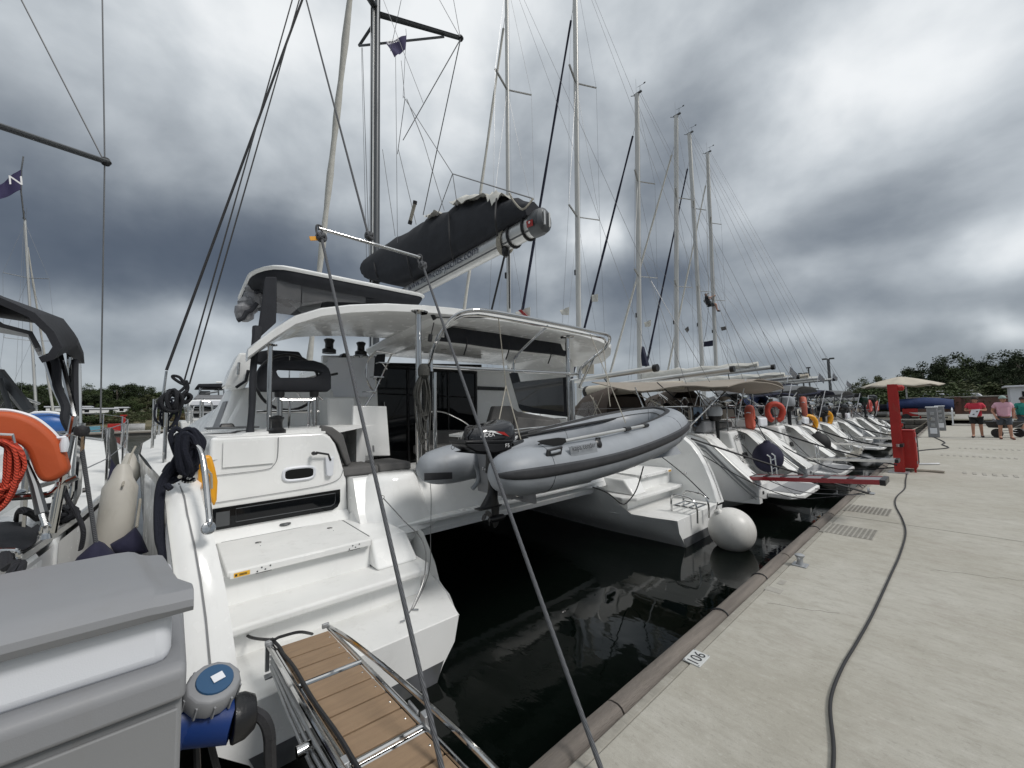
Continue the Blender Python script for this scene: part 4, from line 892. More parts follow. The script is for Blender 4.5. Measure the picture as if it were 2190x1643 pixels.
# the white leaning door, step boxes
part('helm_step', GEL, cat, lambda b: b.prism([PX(a, c, -6.0) for a, c in ((700, 850), (760, 850), (760, 977), (705, 977))], (-.5, 0, 0)), bevel=.03)
part('helm_step', GEL, cat, lambda b: b.prism([PX(a, c, -5.8) for a, c in ((730, 915), (790, 915), (800, 975), (748, 977))], (-.3, 0, 0)), bevel=.02)
part('helm_side_door', GEL, cat, lambda b: b.prism([PX(a, c, -5.55) for a, c in ((756, 868), (827, 869), (835, 975), (752, 977))], (-.06, 0, 0)), bevel=.012)
part('door_label', GREYPD, cat, lambda b: [b.prism([PX(a, c, -5.54) for a, c in ((760, 924), (765, 924), (766, 936), (761, 936))], (-.01, 0, 0)), b.prism([PX(a, c, -5.54) for a, c in ((797, 953), (800, 953), (801, 966), (798, 966))], (-.01, 0, 0))])
# saloon front: dark sliding glass with frames, white panel right of it
sf = part('saloon_interior', DARKIN, cat, lambda b: b.prism([PX(a, c, -7.35) for a, c in ((780, 775), (1030, 780), (1035, 1010), (785, 1015))], (-.05, 0, 0)))
def pane(p): return part('sliding_door_pane', GLASS, cat, lambda b: b.prism([PX(a, c, -6.82) for a, c in p], (-.02, 0, 0)))
for p in (((800, 783), (872, 786), (874, 1000), (806, 1000)), ((875, 786), (958, 791), (960, 1000), (877, 1000)), ((961, 791), (1018, 796), (1019, 1000), (963, 1000))): pane(p)
for a in ((800, 783, 806, 1000), (873, 786, 875, 1000), (959, 791, 961, 1000), (1018, 796, 1020, 1000)):
    part('door_frame', BLACKP, cat, lambda b: b.tube([PX(a[0], a[1], -6.80), PX(a[2], a[3], -6.80)], .022, 4))
part('door_frame', BLACKP, cat, lambda b: b.tube([PX(800, 783, -6.80), PX(1019, 797, -6.80)], .03, 4))
part('door_frame', BLACKP, cat, lambda b: b.tube([PX(812, 842, -6.80), PX(1012, 850, -6.80)], .012, 4))
part('door_handle', STEEL, cat, lambda b: b.tube([PX(822, 860, -6.76), PX(824, 880, -6.76)], .012, 6))
part('saloon_bulkhead', GEL, cat, lambda b: b.prism([PX(a, c, -6.83) for a, c in ((1021, 785), (1086, 790), (1112, 880), (1150, 1000), (1021, 1000))], (-.1, 0, 0)))
part('saloon_bulkhead', GEL, cat, lambda b: b.prism([PX(a, c, -6.83) for a, c in ((690, 760), (799, 762), (799, 1000), (690, 1000))], (-.1, 0, 0)))
part('bulkhead_vent', BLACKP, cat, lambda b: b.prism([PX(a, c, -6.82) for a, c in ((1021, 826), (1083, 829), (1083, 836), (1021, 834))], (.015, 0, 0)))
# right-hand L-shaped settee
def settee(b):
    b.hexa([(-6.7, 5.1, 1.2), (-5.1, 5.1, 1.2), (-5.1, 6.4, 1.2), (-6.7, 6.4, 1.2)], [(-6.7, 5.1, 1.6), (-5.1, 5.1, 1.6), (-5.1, 6.4, 1.6), (-6.7, 6.4, 1.6)])
part('settee_base', GEL, cat, settee, bevel=.03)
part('settee_back', GREYC, cat, lambda b: b.prism([PX(a, c, -5.7) for a, c in ((1048, 905), (1058, 869), (1092, 868), (1108, 880), (1140, 886), (1200, 897), (1202, 915), (1150, 930), (1050, 935))], (-.14, 0, 0)), bevel=.03, seg=3)
part('settee_back', GREYC, cat, lambda b: b.prism([PX(a, c, -5.35) for a, c in ((1108, 892), (1185, 899), (1186, 925), (1100, 935))], (-.14, 0, 0)), bevel=.03, seg=3)
part('settee_seat', GREYC, cat, lambda b: b.prism([PX(a, c, -6.4) for a, c in ((912, 922), (1000, 920), (1000, 950), (912, 955))], (-.5, 0, 0)), bevel=.03)
part('settee_seat', GREYC, cat, lambda b: b.prism([PX(a, c, -5.9) for a, c in ((912, 955), (995, 950), (992, 975), (912, 975))], (-.5, 0, 0)), bevel=.03)
part('cockpit_table', GEL, cat, lambda b: b.prism([PZ(a, c, 1.86) for a, c in ((960, 934), (1000, 926), (1115, 930), (1100, 945))], (0, 0, .035)), bevel=.008)
part('table_leg', STEEL, cat, lambda b: b.tube([(-5.9, 3.9, 1.2), (-5.9, 3.9, 1.85)], .04, 10))
part('rail_hoop', STEEL, cat, lambda b: b.tube([PX(a, c, -5.3) for a, c in ((907, 885), (930, 880), (960, 886), (1000, 908), (1003, 925))], .011, 6, smooth=5))
part('seat_rail', STEEL, cat, lambda b: b.tube([PX(a, c, -4.6) for a, c in ((1098, 920), (1140, 915), (1188, 912), (1198, 915), (1202, 925))], .011, 6, smooth=3))
# ---- hardtop
HT_y = [.62, .72, .85, 1.05, 1.3, 1.6, 2.0, 2.5, 2.92, 3.4, 4.0, 4.8, 5.6, 6.2, 6.6, 6.9, 7.12, 7.26]
HT_z = [2.96, 3.06, 3.19, 3.36, 3.47, 3.54, 3.60, 3.635, 3.65, 3.66, 3.67, 3.67, 3.66, 3.64, 3.61, 3.56, 3.48, 3.36]
HT_xa = [-5.12, -5.08, -5.03, -4.95, -4.86, -4.77, -4.66, -4.55, -4.48, -4.44, -4.42, -4.42, -4.44, -4.50, -4.58, -4.68, -4.85, -5.15]
HT_xf = [-5.30, -5.55, -5.85, -6.1, -6.25, -6.35, -6.42, -6.42, -6.5, -7.3, -7.9, -7.9, -7.9, -7.9, -7.9, -7.9, -7.6, -7.2]
def ht(b):
    secs = []
    for y, z, xa, xf in zip(HT_y, HT_z, HT_xa, HT_xf):
        th = .115; e = .5*(1-abs(2*(y-.62)/(7.26-.62)-1)); d = min(.10, .25*e+.012)
        zf = z-.02 if y > 2.9 else z-.03
        top = [(xa, z-th*.9), (xa+.006, z-.02), (xa-.03, z), (lerp(xa, xf, .3), z+.05*min(1, e*6)), (lerp(xa, xf, .7), zf+.05*min(1, e*6)), (xf+.02, zf), (xf, zf-th*.6)]
        bot = [(xf+.03, zf-th), (lerp(xf, xa, .12), zf-th-.0), (lerp(xf, xa, .2), zf-th+.0), (lerp(xf, xa, .6), z-th-.015), (lerp(xf, xa, .9), z-th-.01), (xa-.03, z-th)]
        secs.append([V((x, y, zz)) for x, zz in top+bot])
    b.loft(secs, closed=True, cap0=True, cap1=True)
hard = part('hardtop', GEL, cat, ht, ang=50)
part('hardtop_rib', GEL, hard, lambda b: b.hexa([(-7.8, 2.98, 3.38), (-4.8, 2.75, 3.47), (-4.8, 3.1, 3.47), (-7.8, 3.4, 3.38)], [(-7.8, 2.9, 3.52), (-4.7, 2.6, 3.55), (-4.7, 3.2, 3.55), (-7.8, 3.5, 3.52)]), bevel=.04, seg=3)
part('soffit_panel', GEL, hard, lambda b: b.hexa([(-7.8, 3.3, 3.40), (-6.0, 3.5, 3.42), (-6.0, 6.5, 3.42), (-7.8, 6.6, 3.40)], [(-7.8, 3.2, 3.56), (-5.8, 3.35, 3.56), (-5.8, 6.65, 3.56), (-7.8, 6.75, 3.56)]), bevel=.04, seg=3)
for x, y in ((-6.4, 3.9), (-6.9, 3.8), (-6.6, 4.9)): part('soffit_lamp', ALU, hard, lambda b: b.lathe([(.06, 0), (.06, .012), (.04, .016)], (x, y, 3.412), 16, (0, 0, -1)))
part('side_shoulder', GEL, hard, lambda b: b.loft([[(x, 6.55, 3.50), (x, 6.95, 3.42), (x, 7.16, 3.22), (x, 7.12, 2.98), (x, 6.98, 2.98), (x, 6.9, 3.2), (x, 6.5, 3.42)] for x in (-5.9, -7.6)], closed=True, cap0=True, cap1=True))
# posts and davit arch
for mir in (0, 1):
    y = m_(2.43) if mir else 2.43; s = -1 if mir else 1
    part('hardtop_post', STEEL, cat, lambda b: b.tube([(-4.62, y, 1.46), (-4.62, y, 3.53)], .040, 14))
    part('post_flange', STEEL, cat, lambda b: b.lathe([(.075, 0), (.07, .01), (.045, .03)], (-4.62, y, 1.465), 16)); part('post_flange', STEEL, cat, lambda b: b.lathe([(.13, .03), (.12, .01), (.05, 0)], (-4.62, y, 3.51), 16))
    part('davit_leg', STEEL, cat, lambda b: b.tube([(-4.50, y+s*.055, 1.46), (-4.50, y+s*.055, 2.72)], .034, 12))
    part('davit_leg', STEEL, cat, lambda b: b.tube([(-4.42, y+s*.12, 1.44), (-4.42, y+s*.12, 2.72)], .028, 12))
part('helm_post', STEEL, cat, lambda b: b.tube([PX(575, 922, -5.12)*1.0, PX(578, 738, -5.12)], .026, 12))
part('helm_post', STEEL, cat, lambda b: b.lathe([(.075, 0), (.07, -.012), (.03, -.02)], PX(578, 737, -5.12), 14))
xb = -4.40
arch_pts = [PX(a, c, x) for a, c, x in ((922, 795, xb), (922, 765, xb), (928, 742, xb+.1), (952, 700, -4.15), (978, 674, -3.95), (1010, 664, -3.85), (1060, 668, -3.82), (1180, 691, -3.82), (1270, 710, -3.82), (1300, 717, -3.85), (1303, 730, -3.95), (1290, 748, -4.1), (1255, 776, -4.3), (1241, 792, xb), (1240, 812, xb))]
part('davit_arch', STEEL, cat, lambda b: b.tube(arch_pts, .027, 12, smooth=6))
part('davit_arch', STEEL, cat, lambda b: b.tube([p+V((-.09, 0, -.045)) for p in arch_pts[3:13]], .018, 10, smooth=5))
part('arch_crossbar', STEEL, cat, lambda b: b.tube([PX(903, 783, -4.47), PX(1242, 801, -4.47)], .028, 12))
part('arch_brace', STEEL, cat, lambda b: b.tube([PX(a, c, x) for a, c, x in ((1172, 697, -3.9), (1140, 726, -4.15), (1108, 757, -4.38), (1099, 775, -4.45), (1099, 797, -4.46))], .020, 10, smooth=5))
part('arch_brace', STEEL, cat, lambda b: b.tube([PX(938, 715, -4.2), PX(912, 795, -4.44)], .018, 8))
part('arch_brace', STEEL, cat, lambda b: b.tube([PX(1272, 760, -4.2), PX(1238, 830, -4.44)], .022, 8))
# rolled black sun blind under the roof, dark mesh curtain at the far side
part('rolled_blind', CANV, cat, lambda b: b.prism([PX(a, c, -5.0) for a, c in ((955, 697), (1000, 704), (1060, 712), (1150, 727), (1190, 733), (1200, 735), (1205, 748), (1218, 753), (1213, 762), (1190, 758), (1150, 754), (1060, 744), (1000, 735), (937, 728), (937, 720), (955, 722))], (-.08, 0, 0)), bevel=.02)
for a in (997, 1087, 1177): part('blind_tie', RUB, cat, lambda b: b.tube([PX(a, 722+(a-997)*.12, -4.95), PX(a+2, 735+(a-997)*.12, -4.94), PX(a-5, 760+(a-997)*.1, -4.95)], .012, 5, smooth=3))
Ym = 7.05
def cpane(pl, mat, nm, off=0.0): return part(nm, mat, cat, lambda b: b.prism([PY(a, c, Ym+off) for a, c in pl], (0, .012, 0)))
cpane(((1086, 812), (1170, 786), (1208, 766), (1206, 875), (1212, 889), (1140, 878), (1108, 870), (1100, 860)), MESHC, 'mesh_curtain')
for pl in (((1085, 805), (1090, 803), (1108, 872), (1098, 862)), ((1100, 862), (1140, 872), (1214, 882), (1214, 892), (1140, 884), (1104, 876)), ((1202, 770), (1209, 766), (1215, 888), (1207, 888)), ((1085, 800), (1210, 765), (1210, 790), (1170, 800), (1090, 822))):
    cpane(pl, CANV, 'curtain_border', -.01)
# helm bimini with clear panels
BX0, BX1 = -5.60, -7.30
def bim_ring(ins, dz):
    y0, y1, x0, x1, pts = .70+ins, 3.12-ins, BX0-ins, BX1+ins, []
    for cx_, cy_, a0, r in ((x0, y0, -pi/2, .42), (x0, y1, 0, .14), (x1, y1, pi/2, .2), (x1, y0, pi, .3)):
        ccx = cx_+(-r if cx_ == x0 else r); ccy = cy_+(r if cy_ == y0 else -r)
        for k in range(7):
            a = a0+pi/2*k/6; x, y = ccx+r*cos(a), ccy+r*sin(a); f = (x0-x)/(x0-x1)
            pts.append(V((x, y, 4.13+dz-.10*max(0, f-.5)*2-.07*max(0, 1-(y-y0)/.3)**2)))
    return pts
part('helm_bimini', GEL, cat, lambda b: b.loft([bim_ring(a, z) for a, z in ((.9, .10), (.4, .075), (.12, .045), (.03, .025), (0, .0), (.006, -.022), (.03, -.034))], closed=True, cap0=True), ang=60)
part('bimini_lining', CANV, cat, lambda b: b.loft([bim_ring(a, z) for a, z in ((.03, -.03), (.035, -.06), (.07, -.13), (.14, -.165), (.6, -.15))], closed=True, cap0=True, cap1=True), ang=60)
def vin(pl, x0, nm='clear_window', mat=CLEAR): return part(nm, mat, cat, lambda b: b.prism([PX(a, c, x0) for a, c in pl], (-.008, 0, 0)))
vin(((592, 598), (645, 603), (643, 655), (600, 690), (592, 672)), -5.75); vin(((647, 603), (782, 625), (782, 648), (700, 645), (645, 655)), -5.78)
vin(((782, 625), (905, 642), (850, 640), (784, 640)), -5.77, 'bimini_side_panel', CANV)
part('window_pole', STEEL, cat, lambda b: b.tube([PX(648, 590, -6.6), PX(636, 663, -6.6)], .022, 8))
part('window_pole', STEEL, cat, lambda b: b.tube([PX(628, 600, -6.9), PX(672, 625, -6.2)], .014, 8))
part('curtain_post', CANV, cat, lambda b: b.prism([PX(a, c, -5.45) for a, c in ((568, 592), (592, 592), (591, 690), (560, 718), (546, 745), (550, 720))], (-.05, 0, 0)), bevel=.012)
part('curtain_roll', CANV, cat, lambda b: b.tube([PX(a, c, x) for a, c, x in ((550, 700, -5.42), (546, 745, -5.35), (541, 800, -5.28), (539, 870, -5.18), (535, 920, -5.1), (535, 938, -5.08))], .05, 9, smooth=4, rs=[.05, .045, .035, .036, .034, .04, .055]))
def roll(b):
    r = random.Random(2)
    for k, (a, c, x) in enumerate(((560, 605, -6.3), (548, 625, -6.3), (538, 640, -6.3), (528, 655, -6.25), (522, 668, -6.2))):
        p = PX(a, c, x); b.lathe([(.03, -.13), (.10, -.09), (.115, 0), (.10, .08), (.03, .13)], p+V((0, r.uniform(-.02, .02), 0)), 10, (.2, r.uniform(-.5, .1), 1))
part('rolled_curtain', mt('rolled_clear_vinyl', (.10, .10, .11), .3, col2=(.32, .32, .33), nscale=14, bump=1, bscale=14), cat, roll)
for a, c, d in ((558, 612, 10), (538, 655, 12), (520, 672, 8)): part('curtain_strap', CANV, cat, lambda b: b.tube([PX(a+d, c-6, -6.1), PX(a, c+9, -6.1), PX(a-12, c+14, -6.1)], .03, 6))
# flag line etc: block and tackle under the roof
part('tackle', BLACKP, cat, lambda b: [b.tube([PX(924, 671, -4.6), PX(930, 684, -4.6)], .03, 8), b.tube([PX(928, 690, -4.6), PX(921, 722, -4.6)], .008, 5), b.tube([PX(921, 716, -4.6), PX(919, 730, -4.6)], .03, 8), b.tube([PX(932, 679, -4.55), PX(1045, 679, -4.1), PX(1060, 680, -3.9)], .009, 5)])
# hanging coil of flecked rope on the left post
def coil(b):
    r = random.Random(4)
    for k in range(9):
        c = PX(907+r.uniform(-5, 5), 800, -4.38); l = r.uniform(.45, 1.05); w = r.uniform(.05, .10)
        b.tube([c+V((r.uniform(-.02, .02), -w*.3, 0)), c+V((r.uniform(-.05, .05), -w-.03, -l*.45)), c+V((0, -w*.6, -l*.95)), c+V((0, w*.3, -l)), c+V((r.uniform(-.05, .05), w*.7, -l*.5)), c+V((0, w*.25, -.02))], .011, 5, smooth=5)
    c = PX(906, 790, -4.38); b.lathe([(.02, -.12), (.07, -.08), (.075, 0), (.05, .06)], c, 10)
tag(part('hanging_rope_coil', mt('flecked_rope', (.008, .008, .008), .85, col2=(.10, .10, .09), nscale=70, namt=.7), None, coil), 'black rope coil with pale flecks hanging on the left hardtop post of the catamaran', 'rope coil')
# stern rail hoop on the left quarter, cleat, stanchions and lifelines
part('quarter_rail', STEEL, cat, lambda b: b.tube([PX(404, 1025, -3.66), PX(405, 975, -3.66), PX(408, 962, -3.64), PX(418, 955, -3.6), PX(430, 968, -3.55), PX(438, 1010, -3.48), PX(445, 1080, -3.34), PX(448, 1112, -3.26), PX(446, 1128, -3.245)], .019, 12, smooth=5))
part('rail_foot', STEEL, cat, lambda b: [b.lathe([(.042, 0), (.038, .01), (.02, .014)], PX(404, 1027, -3.66), 14, (.5, 0, 1)), b.lathe([(.042, 0), (.038, .01), (.02, .014)], PX(446, 1130, -3.24), 14, (1, .25, .3))])
p = PX(352, 1018, -3.8)
part('stern_cleat', STEEL, cat, lambda b: [b.tube([(-3.98, -.02, 1.79), (-3.8, .02, 1.80), (-3.62, .06, 1.79)], .014, 8), b.tube([(-3.86, .01, 1.73), (-3.86, .01, 1.8)], .012, 6), b.tube([(-3.74, .03, 1.73), (-3.74, .03, 1.8)], .012, 6)])
for i, x in enumerate((-5.0, -7.0, -9.0, -11.0, -13.0)):
    y = interp(T_yo, x)+.12; part('stanchion', STEEL, cat, lambda b: b.tube([(x, y, 1.78), (x, y, 2.46)], .016, 8))
def lifeline(z): return lambda b: b.tube([(x, interp(T_yo, x)+.12, z) for x in (-5, -7, -9, -11, -13, -14.4)], .005, 5)
part('lifeline', WIRE, cat, lifeline(2.44)); part('lifeline', WIRE, cat, lifeline(2.12))
part('pulpit', STEEL, cat, lambda b: b.tube([(-13.2, .45, 1.9), (-13.2, .45, 2.5), (-14.6, .95, 2.5), (-14.7, 1.3, 2.5), (-14.2, 1.7, 2.5), (-14.2, 1.7, 1.9)], .016, 8, smooth=3))
for (a0, a1) in (((434, 862), (436, 900)), ((452, 862), (456, 900))): pass
part('deck_hoop', STEEL, cat, lambda b: b.tube([PX(428, 900, -10), PX(429, 862, -10), PX(433, 858, -10), (PX(448, 860, -10)), PX(453, 866, -10), PX(456, 900, -10)], .018, 8, smooth=3))
for px in (402, 434): part('deck_stanchion', STEEL, cat, lambda b: b.tube([PX(px, 905, -10.5), PX(px, 852, -10.5)], .016, 8))
part('inner_lifeline', WIRE, cat, lambda b: b.tube([PX(402, 880, -10.5), PX(500, 880, -10.5)], .008, 5))
# mast, boom, stack pack
MX, MY = -9.85, YC
mst = part('mast', GREYDK, cat, lambda b: b.tube([(MX, MY, 2.6), (MX, MY, 20.2)], .15, 20, flat=.72), ang=60)
part('mast_track', ALU, mst, lambda b: b.tube([(MX+.075, MY-.095, 2.8), (MX+.075, MY-.095, 20)], .028, 8))
part('mast_track', STEEL, mst, lambda b: b.tube([(MX-.02, MY-.125, 2.8), (MX-.02, MY-.125, 20)], .022, 8))
sp1, sp2 = PZ(985, 82, 13.0), PZ(768, 98, 12.9)
sp3 = V((MX+1.2, MY-2.0, 13.6))
m0 = V((MX, MY, 13.25))
part('spreader', GREYDK, mst, lambda b: b.tube([m0, sp1], .085, 10, rs=[.10, .075], flat=.45))
part('spreader', GREYDK, mst, lambda b: b.tube([V((MX, MY, 13.4)), PX(765, -40, -9.0)], .085, 10, rs=[.10, .075], flat=.45))
part('diamond_strut', GREYDK, mst, lambda b: b.tube([V((MX, MY, 13.05)), sp2], .04, 8))
part('diamond_strut', GREYDK, mst, lambda b: b.tube([sp2, lerp(sp2, m0, .5)+V((0, 0, -.45)), lerp(m0, sp1, .8)+V((0, 0, -.1))], .03, 8))
part('spreader_tip', BLACKP, mst, lambda b: b.lathe([(.06, -.06), (.09, 0), (.06, .06)], sp1, 10))
boomc = [PY(870, 614, YC), PY(1000, 556, YC), PY(1146, 486, YC)]
ba, bb = PY(862, 634, YC), PY(1143, 482, YC)
ba = bb+(ba-bb)*1.35
bd = (bb-ba).normalized(); bu = V((0, 0, 1))
def boom_prof(p, w, h): return [p+V((0, w*cos(a), h*sin(a))) for a in [2*pi*k/18 for k in range(18)]]
bm_ = part('boom', ALU, cat, lambda b: b.loft([boom_prof(ba, .13, .165), boom_prof(bb, .13, .165)], closed=True, cap0=True, cap1=True), ang=60)
part('boom_end_cap', GREYDK, bm_, lambda b: b.loft([boom_prof(bb+bd*t, w, h) for t, w, h in ((0, .155, .19), (.12, .16, .195), (.2, .15, .18), (.24, .1, .12))], closed=True, cap0=True, cap1=True))
part('cap_slot', ALU, bm_, lambda b: [b.box(bb+bd*.21+V((.02, s*.05, .0)), (.06, .03, .20)) for s in (-1, 1)])
part('boom_groove', GREYDK, bm_, lambda b: b.tube([ba+V((0, -.105, -.105)), bb+V((0, -.105, -.105))], .014, 5))
part('boom_lashing', RUB, bm_, lambda b: [b.tube([p_+V((.01*cos(a), .145*cos(a), .18*sin(a))) for a in [2*pi*k/20 for k in range(20)]], .02, 6, closed=True) for p_ in (bb-bd*.12, bb-bd*.45)])
part('sail_tag', REDP, bm_, lambda b: b.prism([PY(a, c, YC-.17) for a, c in ((1125, 474), (1138, 469), (1139, 482), (1127, 487))], (0, .01, 0)))
part('sail_tag_mark', WHITEINK, bm_, lambda b: b.lathe([(.018, 0), (.018, .004)], PY(1132, 476, YC-.173), 12, (0, -1, 0)))
part('reef_rope', ROPEW, bm_, lambda b: [b.tube([p_+V((.03*sin(a)+k*.03, .15*cos(a), .19*sin(a)-.02)) for a in [2*pi*j/16 for j in range(16)]], .012, 5, closed=True) for k, p_ in enumerate([bb-bd*(.62+.05*q) for q in range(5)])])
text_mesh('boom_lettering', 'www.nomicos-yachts.com', INKN, bm_, PY(873, 628, YC-.135), bd, V((0, 0, 1)), .20, .006, width=(PY(1022, 552, YC-.135)-PY(873, 628, YC-.135)).length)
bag_t = [(778, 556), (784, 548), (800, 541), (850, 509), (905, 477), (922, 463), (950, 455), (975, 440), (1000, 428), (1030, 421), (1075, 418), (1110, 424), (1142, 432)]
bag_b = [(778, 586), (784, 596), (806, 612), (850, 606), (900, 582), (920, 570), (946, 556), (972, 543), (998, 529), (1022, 517), (1066, 490), (1098, 468), (1140, 452)]
BT = sorted((p.x, p.z) for p in [PY(*u, YC-.20) for u in bag_b])
def bag(b):
    secs = []
    for i, (t, u) in enumerate(zip(bag_t, bag_b)):
        x = [-10.2, -10.12, -9.85][i] if i < 3 else (PY(*t, YC).x+PY(*u, YC).x)/2
        T = PX(t[0], t[1], x) if i < 3 else PY(*t, YC); x = x if i < 3 else T.x; zt = T.z; zb = lin(BT, x); w = .31 if i < 5 else lerp(.30, .17, (i-4)/8)
        if i < 2: w *= (.7, .92)[i]
        s = []
        for f, q in ((0, .55), (.04, .9), (.25, 1.04), (.5, .98), (.7, .80), (.86, .5), (.97, .2), (1, .06)): s.append(V((x, YC-w*q, lerp(zb, zt, f))))
        for f, q in ((1, .06), (.86, .5), (.5, .98), (.2, 1.0), (0, .55)): s.append(V((x, YC+w*q, lerp(zb, zt, f))))
        secs.append(s)
    R = []
    for i in range(len(secs)-1):
        for j in range(4):
            t = j/4; sag = .035*sin(pi*t)*(1 if i > 2 else .2)
            R.append([lerp(p, q, t)+V((0, .035*noise.noise(p*4+V((t*3, 0, 0)))+.02*noise.noise(V((p.x*9+t*4, p.z*6, 0))), (.02*noise.noise(p*5+V((0, t*2, 7)))-sag) if k in (5, 6, 7, 8) else 0)) for k, (p, q) in enumerate(zip(secs[i], secs[i+1]))])
    R.append(secs[-1]); b.loft(R, closed=True, cap0=True, cap1=True)
sb = part('sail_cover', CANV, bm_, bag, ang=60)
def loose(b, span):
    for (x0, x1, h) in (span,):
        secs = []
        for q in range(9):
            f = q/8; px = lerp(x0, x1, f); py = interp([(900, 478), (950, 456), (1000, 429), (1030, 423), (1100, 424)], px); c = PY(px, py, YC-.02); hh = h*sin(pi*min(1, f*1.15))**.5*(.8+.25*sin(q*2.3))
            secs.append([c+V((0, dy, dz*hh+.02*sin(q*3+dy*20))) for dy, dz in ((-.19, -.75), (-.16, -.1), (-.09, .35), (-.02, .2), (.05, .3), (.12, -.2))])
        b.loft(secs, cap0=True, cap1=True)
for span in ((978, 1052, .16), (1058, 1092, .26), (924, 946, .10)): part('furled_sail', SAIL, bm_, lambda b: loose(b, span), ang=60)
for a, c, d, e in ((960, 455, 970, 560), (1062, 425, 1064, 505), (868, 520, 885, 606), (800, 548, 812, 604)):
    part('cover_strap', RUB, bm_, lambda b: b.tube([PY(a, c, YC-.20), PY(lerp(a, d, .5)-4, lerp(c, e, .5), YC-.36), PY(d, e, YC-.22)], .016, 5, smooth=4))
part('sail_batten_line', ROPEW, bm_, lambda b: b.tube([PY(1140, 425, YC-.2), PY(1118, 448, YC-.3), PY(1098, 430, YC-.25), PY(1090, 414, YC-.15)], .015, 5, smooth=4))
part('mainsheet', RUB, bm_, lambda b: [b.tube([PY(1080, 500, YC-.05), PY(1082, 535, YC-.05), V((-5.0, YC, 3.75))], .018, 6), b.tube([PY(1088, 500, YC+.05), PY(1090, 660, YC+.05)], .012, 6)])
part('mainsheet_block', BLACKP, bm_, lambda b: b.lathe([(.03, -.09), (.06, -.03), (.06, .03), (.03, .09)], PY(1081, 538, YC-.05), 10))
# standing rigging of the catamaran
top = V((MX, MY, 20))
def wire(p, q, r, nm='shroud', mat=WIRE, par=cat): return part(nm, mat, par, lambda b: b.tube([p, q], r, 6))
cp = PX(350, 838, -9.6)
wire(PX(356, 792, -9.6), lerp(cp, top, .97), .026, 'shroud', RUB)
part('turnbuckle', STEEL, cat, lambda b: b.tube([PX(356, 794, -9.6), cp], .032, 8, rs=[.02, .03, .028, .03, .02]))
part('chainplate', STEEL, cat, lambda b: b.tube([cp, V((-9.6, -.16, 1.9))], .02, 8))
s2a, s2b = PX(392, 822, -9.0), PX(405, 822, -9.0)
def extend(a, bpt, f): return a+(bpt-a)*f
wire(s2a, extend(s2a, PX(625, 0, -9.6), 1.7), .013, 'runner', RUB); wire(s2b, extend(s2b, PX(640, 0, -9.6), 1.7), .013, 'runner', RUB)
fs0, fs1 = PY(663, 760, YC), PY(748, 0, YC)
gen = part('furled_genoa', SAIL, cat, lambda b: b.tube([extend(fs0, fs1, t) for t in [k/30*1.5-.25 for k in range(31)]], .11, 12, rs=[.10+.018*sin(k*1.7) for k in range(31)]), ang=60)
part('forestay', WIRE, cat, lambda b: b.tube([extend(fs0, fs1, -.55), extend(fs0, fs1, 1.4)], .02, 6))
part('bow_crossbeam', ALU, cat, lambda b: b.tube([(-14.6, 1.1, 1.85), (-14.75, YC, 1.85), (-14.6, m_(1.1), 1.85)], .11, 12))
for a, c, d, e, r in ((985, 84, 862, 300, .010), (985, 84, 905, 460, .010), (862, 205, 968, 372, .008), (968, 372, 1140, 425, .010), (968, 372, 935, 462, .008), (968, 372, 978, 440, .008), (858, 0, 835, 110, .006), (775, 102, 790, 560, .008), (773, 102, 784, 560, .006), (870, 212, 905, 300, .010), (846, 120, 850, 520, .006), (858, 130, 866, 212, .006), (866, 212, 850, 330, .008), (852, 320, 890, 480, .008), (818, 320, 845, 505, .007), (905, 300, 950, 450, .007), (820, 0, 905, 220, .006), (940, 0, 983, 78, .006), (970, 0, 984, 78, .006)):
    part('lazy_jack', WIRE, cat, lambda b: b.tube([PY(a, c, YC-.2), PY(d, e, YC-.2)], r, 5))
part('pennant_rod', ROPEW, cat, lambda b: b.tube([PY(888, 432, YC-.5), PY(876, 478, YC-.5)], .035, 8))
part('pennant_rod_cap', RUB, cat, lambda b: [b.tube([PY(888, 430, YC-.5), PY(887, 437, YC-.5)], .042, 8), b.tube([PY(878, 472, YC-.5), PY(876, 480, YC-.5)], .042, 8)])
def flag(pts, mat, nm, label, catg, group=None, th=.01, text=None):
    """pts: four corners hoist-top, fly-top, fly-bottom, hoist-bottom; rippled"""
    A, B, Cc, D = [V(p) for p in pts]; g = []
    nrm = (B-A).cross(D-A).normalized(); amp = (B-A).length*.07
    for i in range(7):
        r = []
        for j in range(11):
            u, v = j/10, i/6; p = lerp(lerp(A, B, u), lerp(D, Cc, u), v); r.append(p+nrm*amp*sin(u*7+v*2.2)*min(1, u*3))
        g.append(r)
    b = MB(); b.sheet(g, th); return tag(b.build(nm, mat, ang=60), label, catg, group)
f = [PX(a, c, -8.6) for a, c in ((869, 76), (822, 94), (843, 124), (867, 106))]
fl = flag(f, FLAGP, 'pennant', 'small purple charter pennant with pale lettering flying under the catamaran spreader', 'pennant')
fn = (f[0]-f[1]).normalized()
text_mesh('lettering', 'NOMICOS', WHITEINK, fl, PX(826, 100, -8.55), PX(866, 86, -8.55)-PX(826, 100, -8.55), V((0, 0, 1)), .13, .06, width=.42)
cable_obj([PX(868, 62, -8.6), PX(869, 76, -8.6), PX(867, 106, -8.6), PX(862, 210, -8.6)], .006, WIRE, 'thin flag halyard carrying the purple pennant by the catamaran mast', 'line', name='flag_halyard', smooth=0)
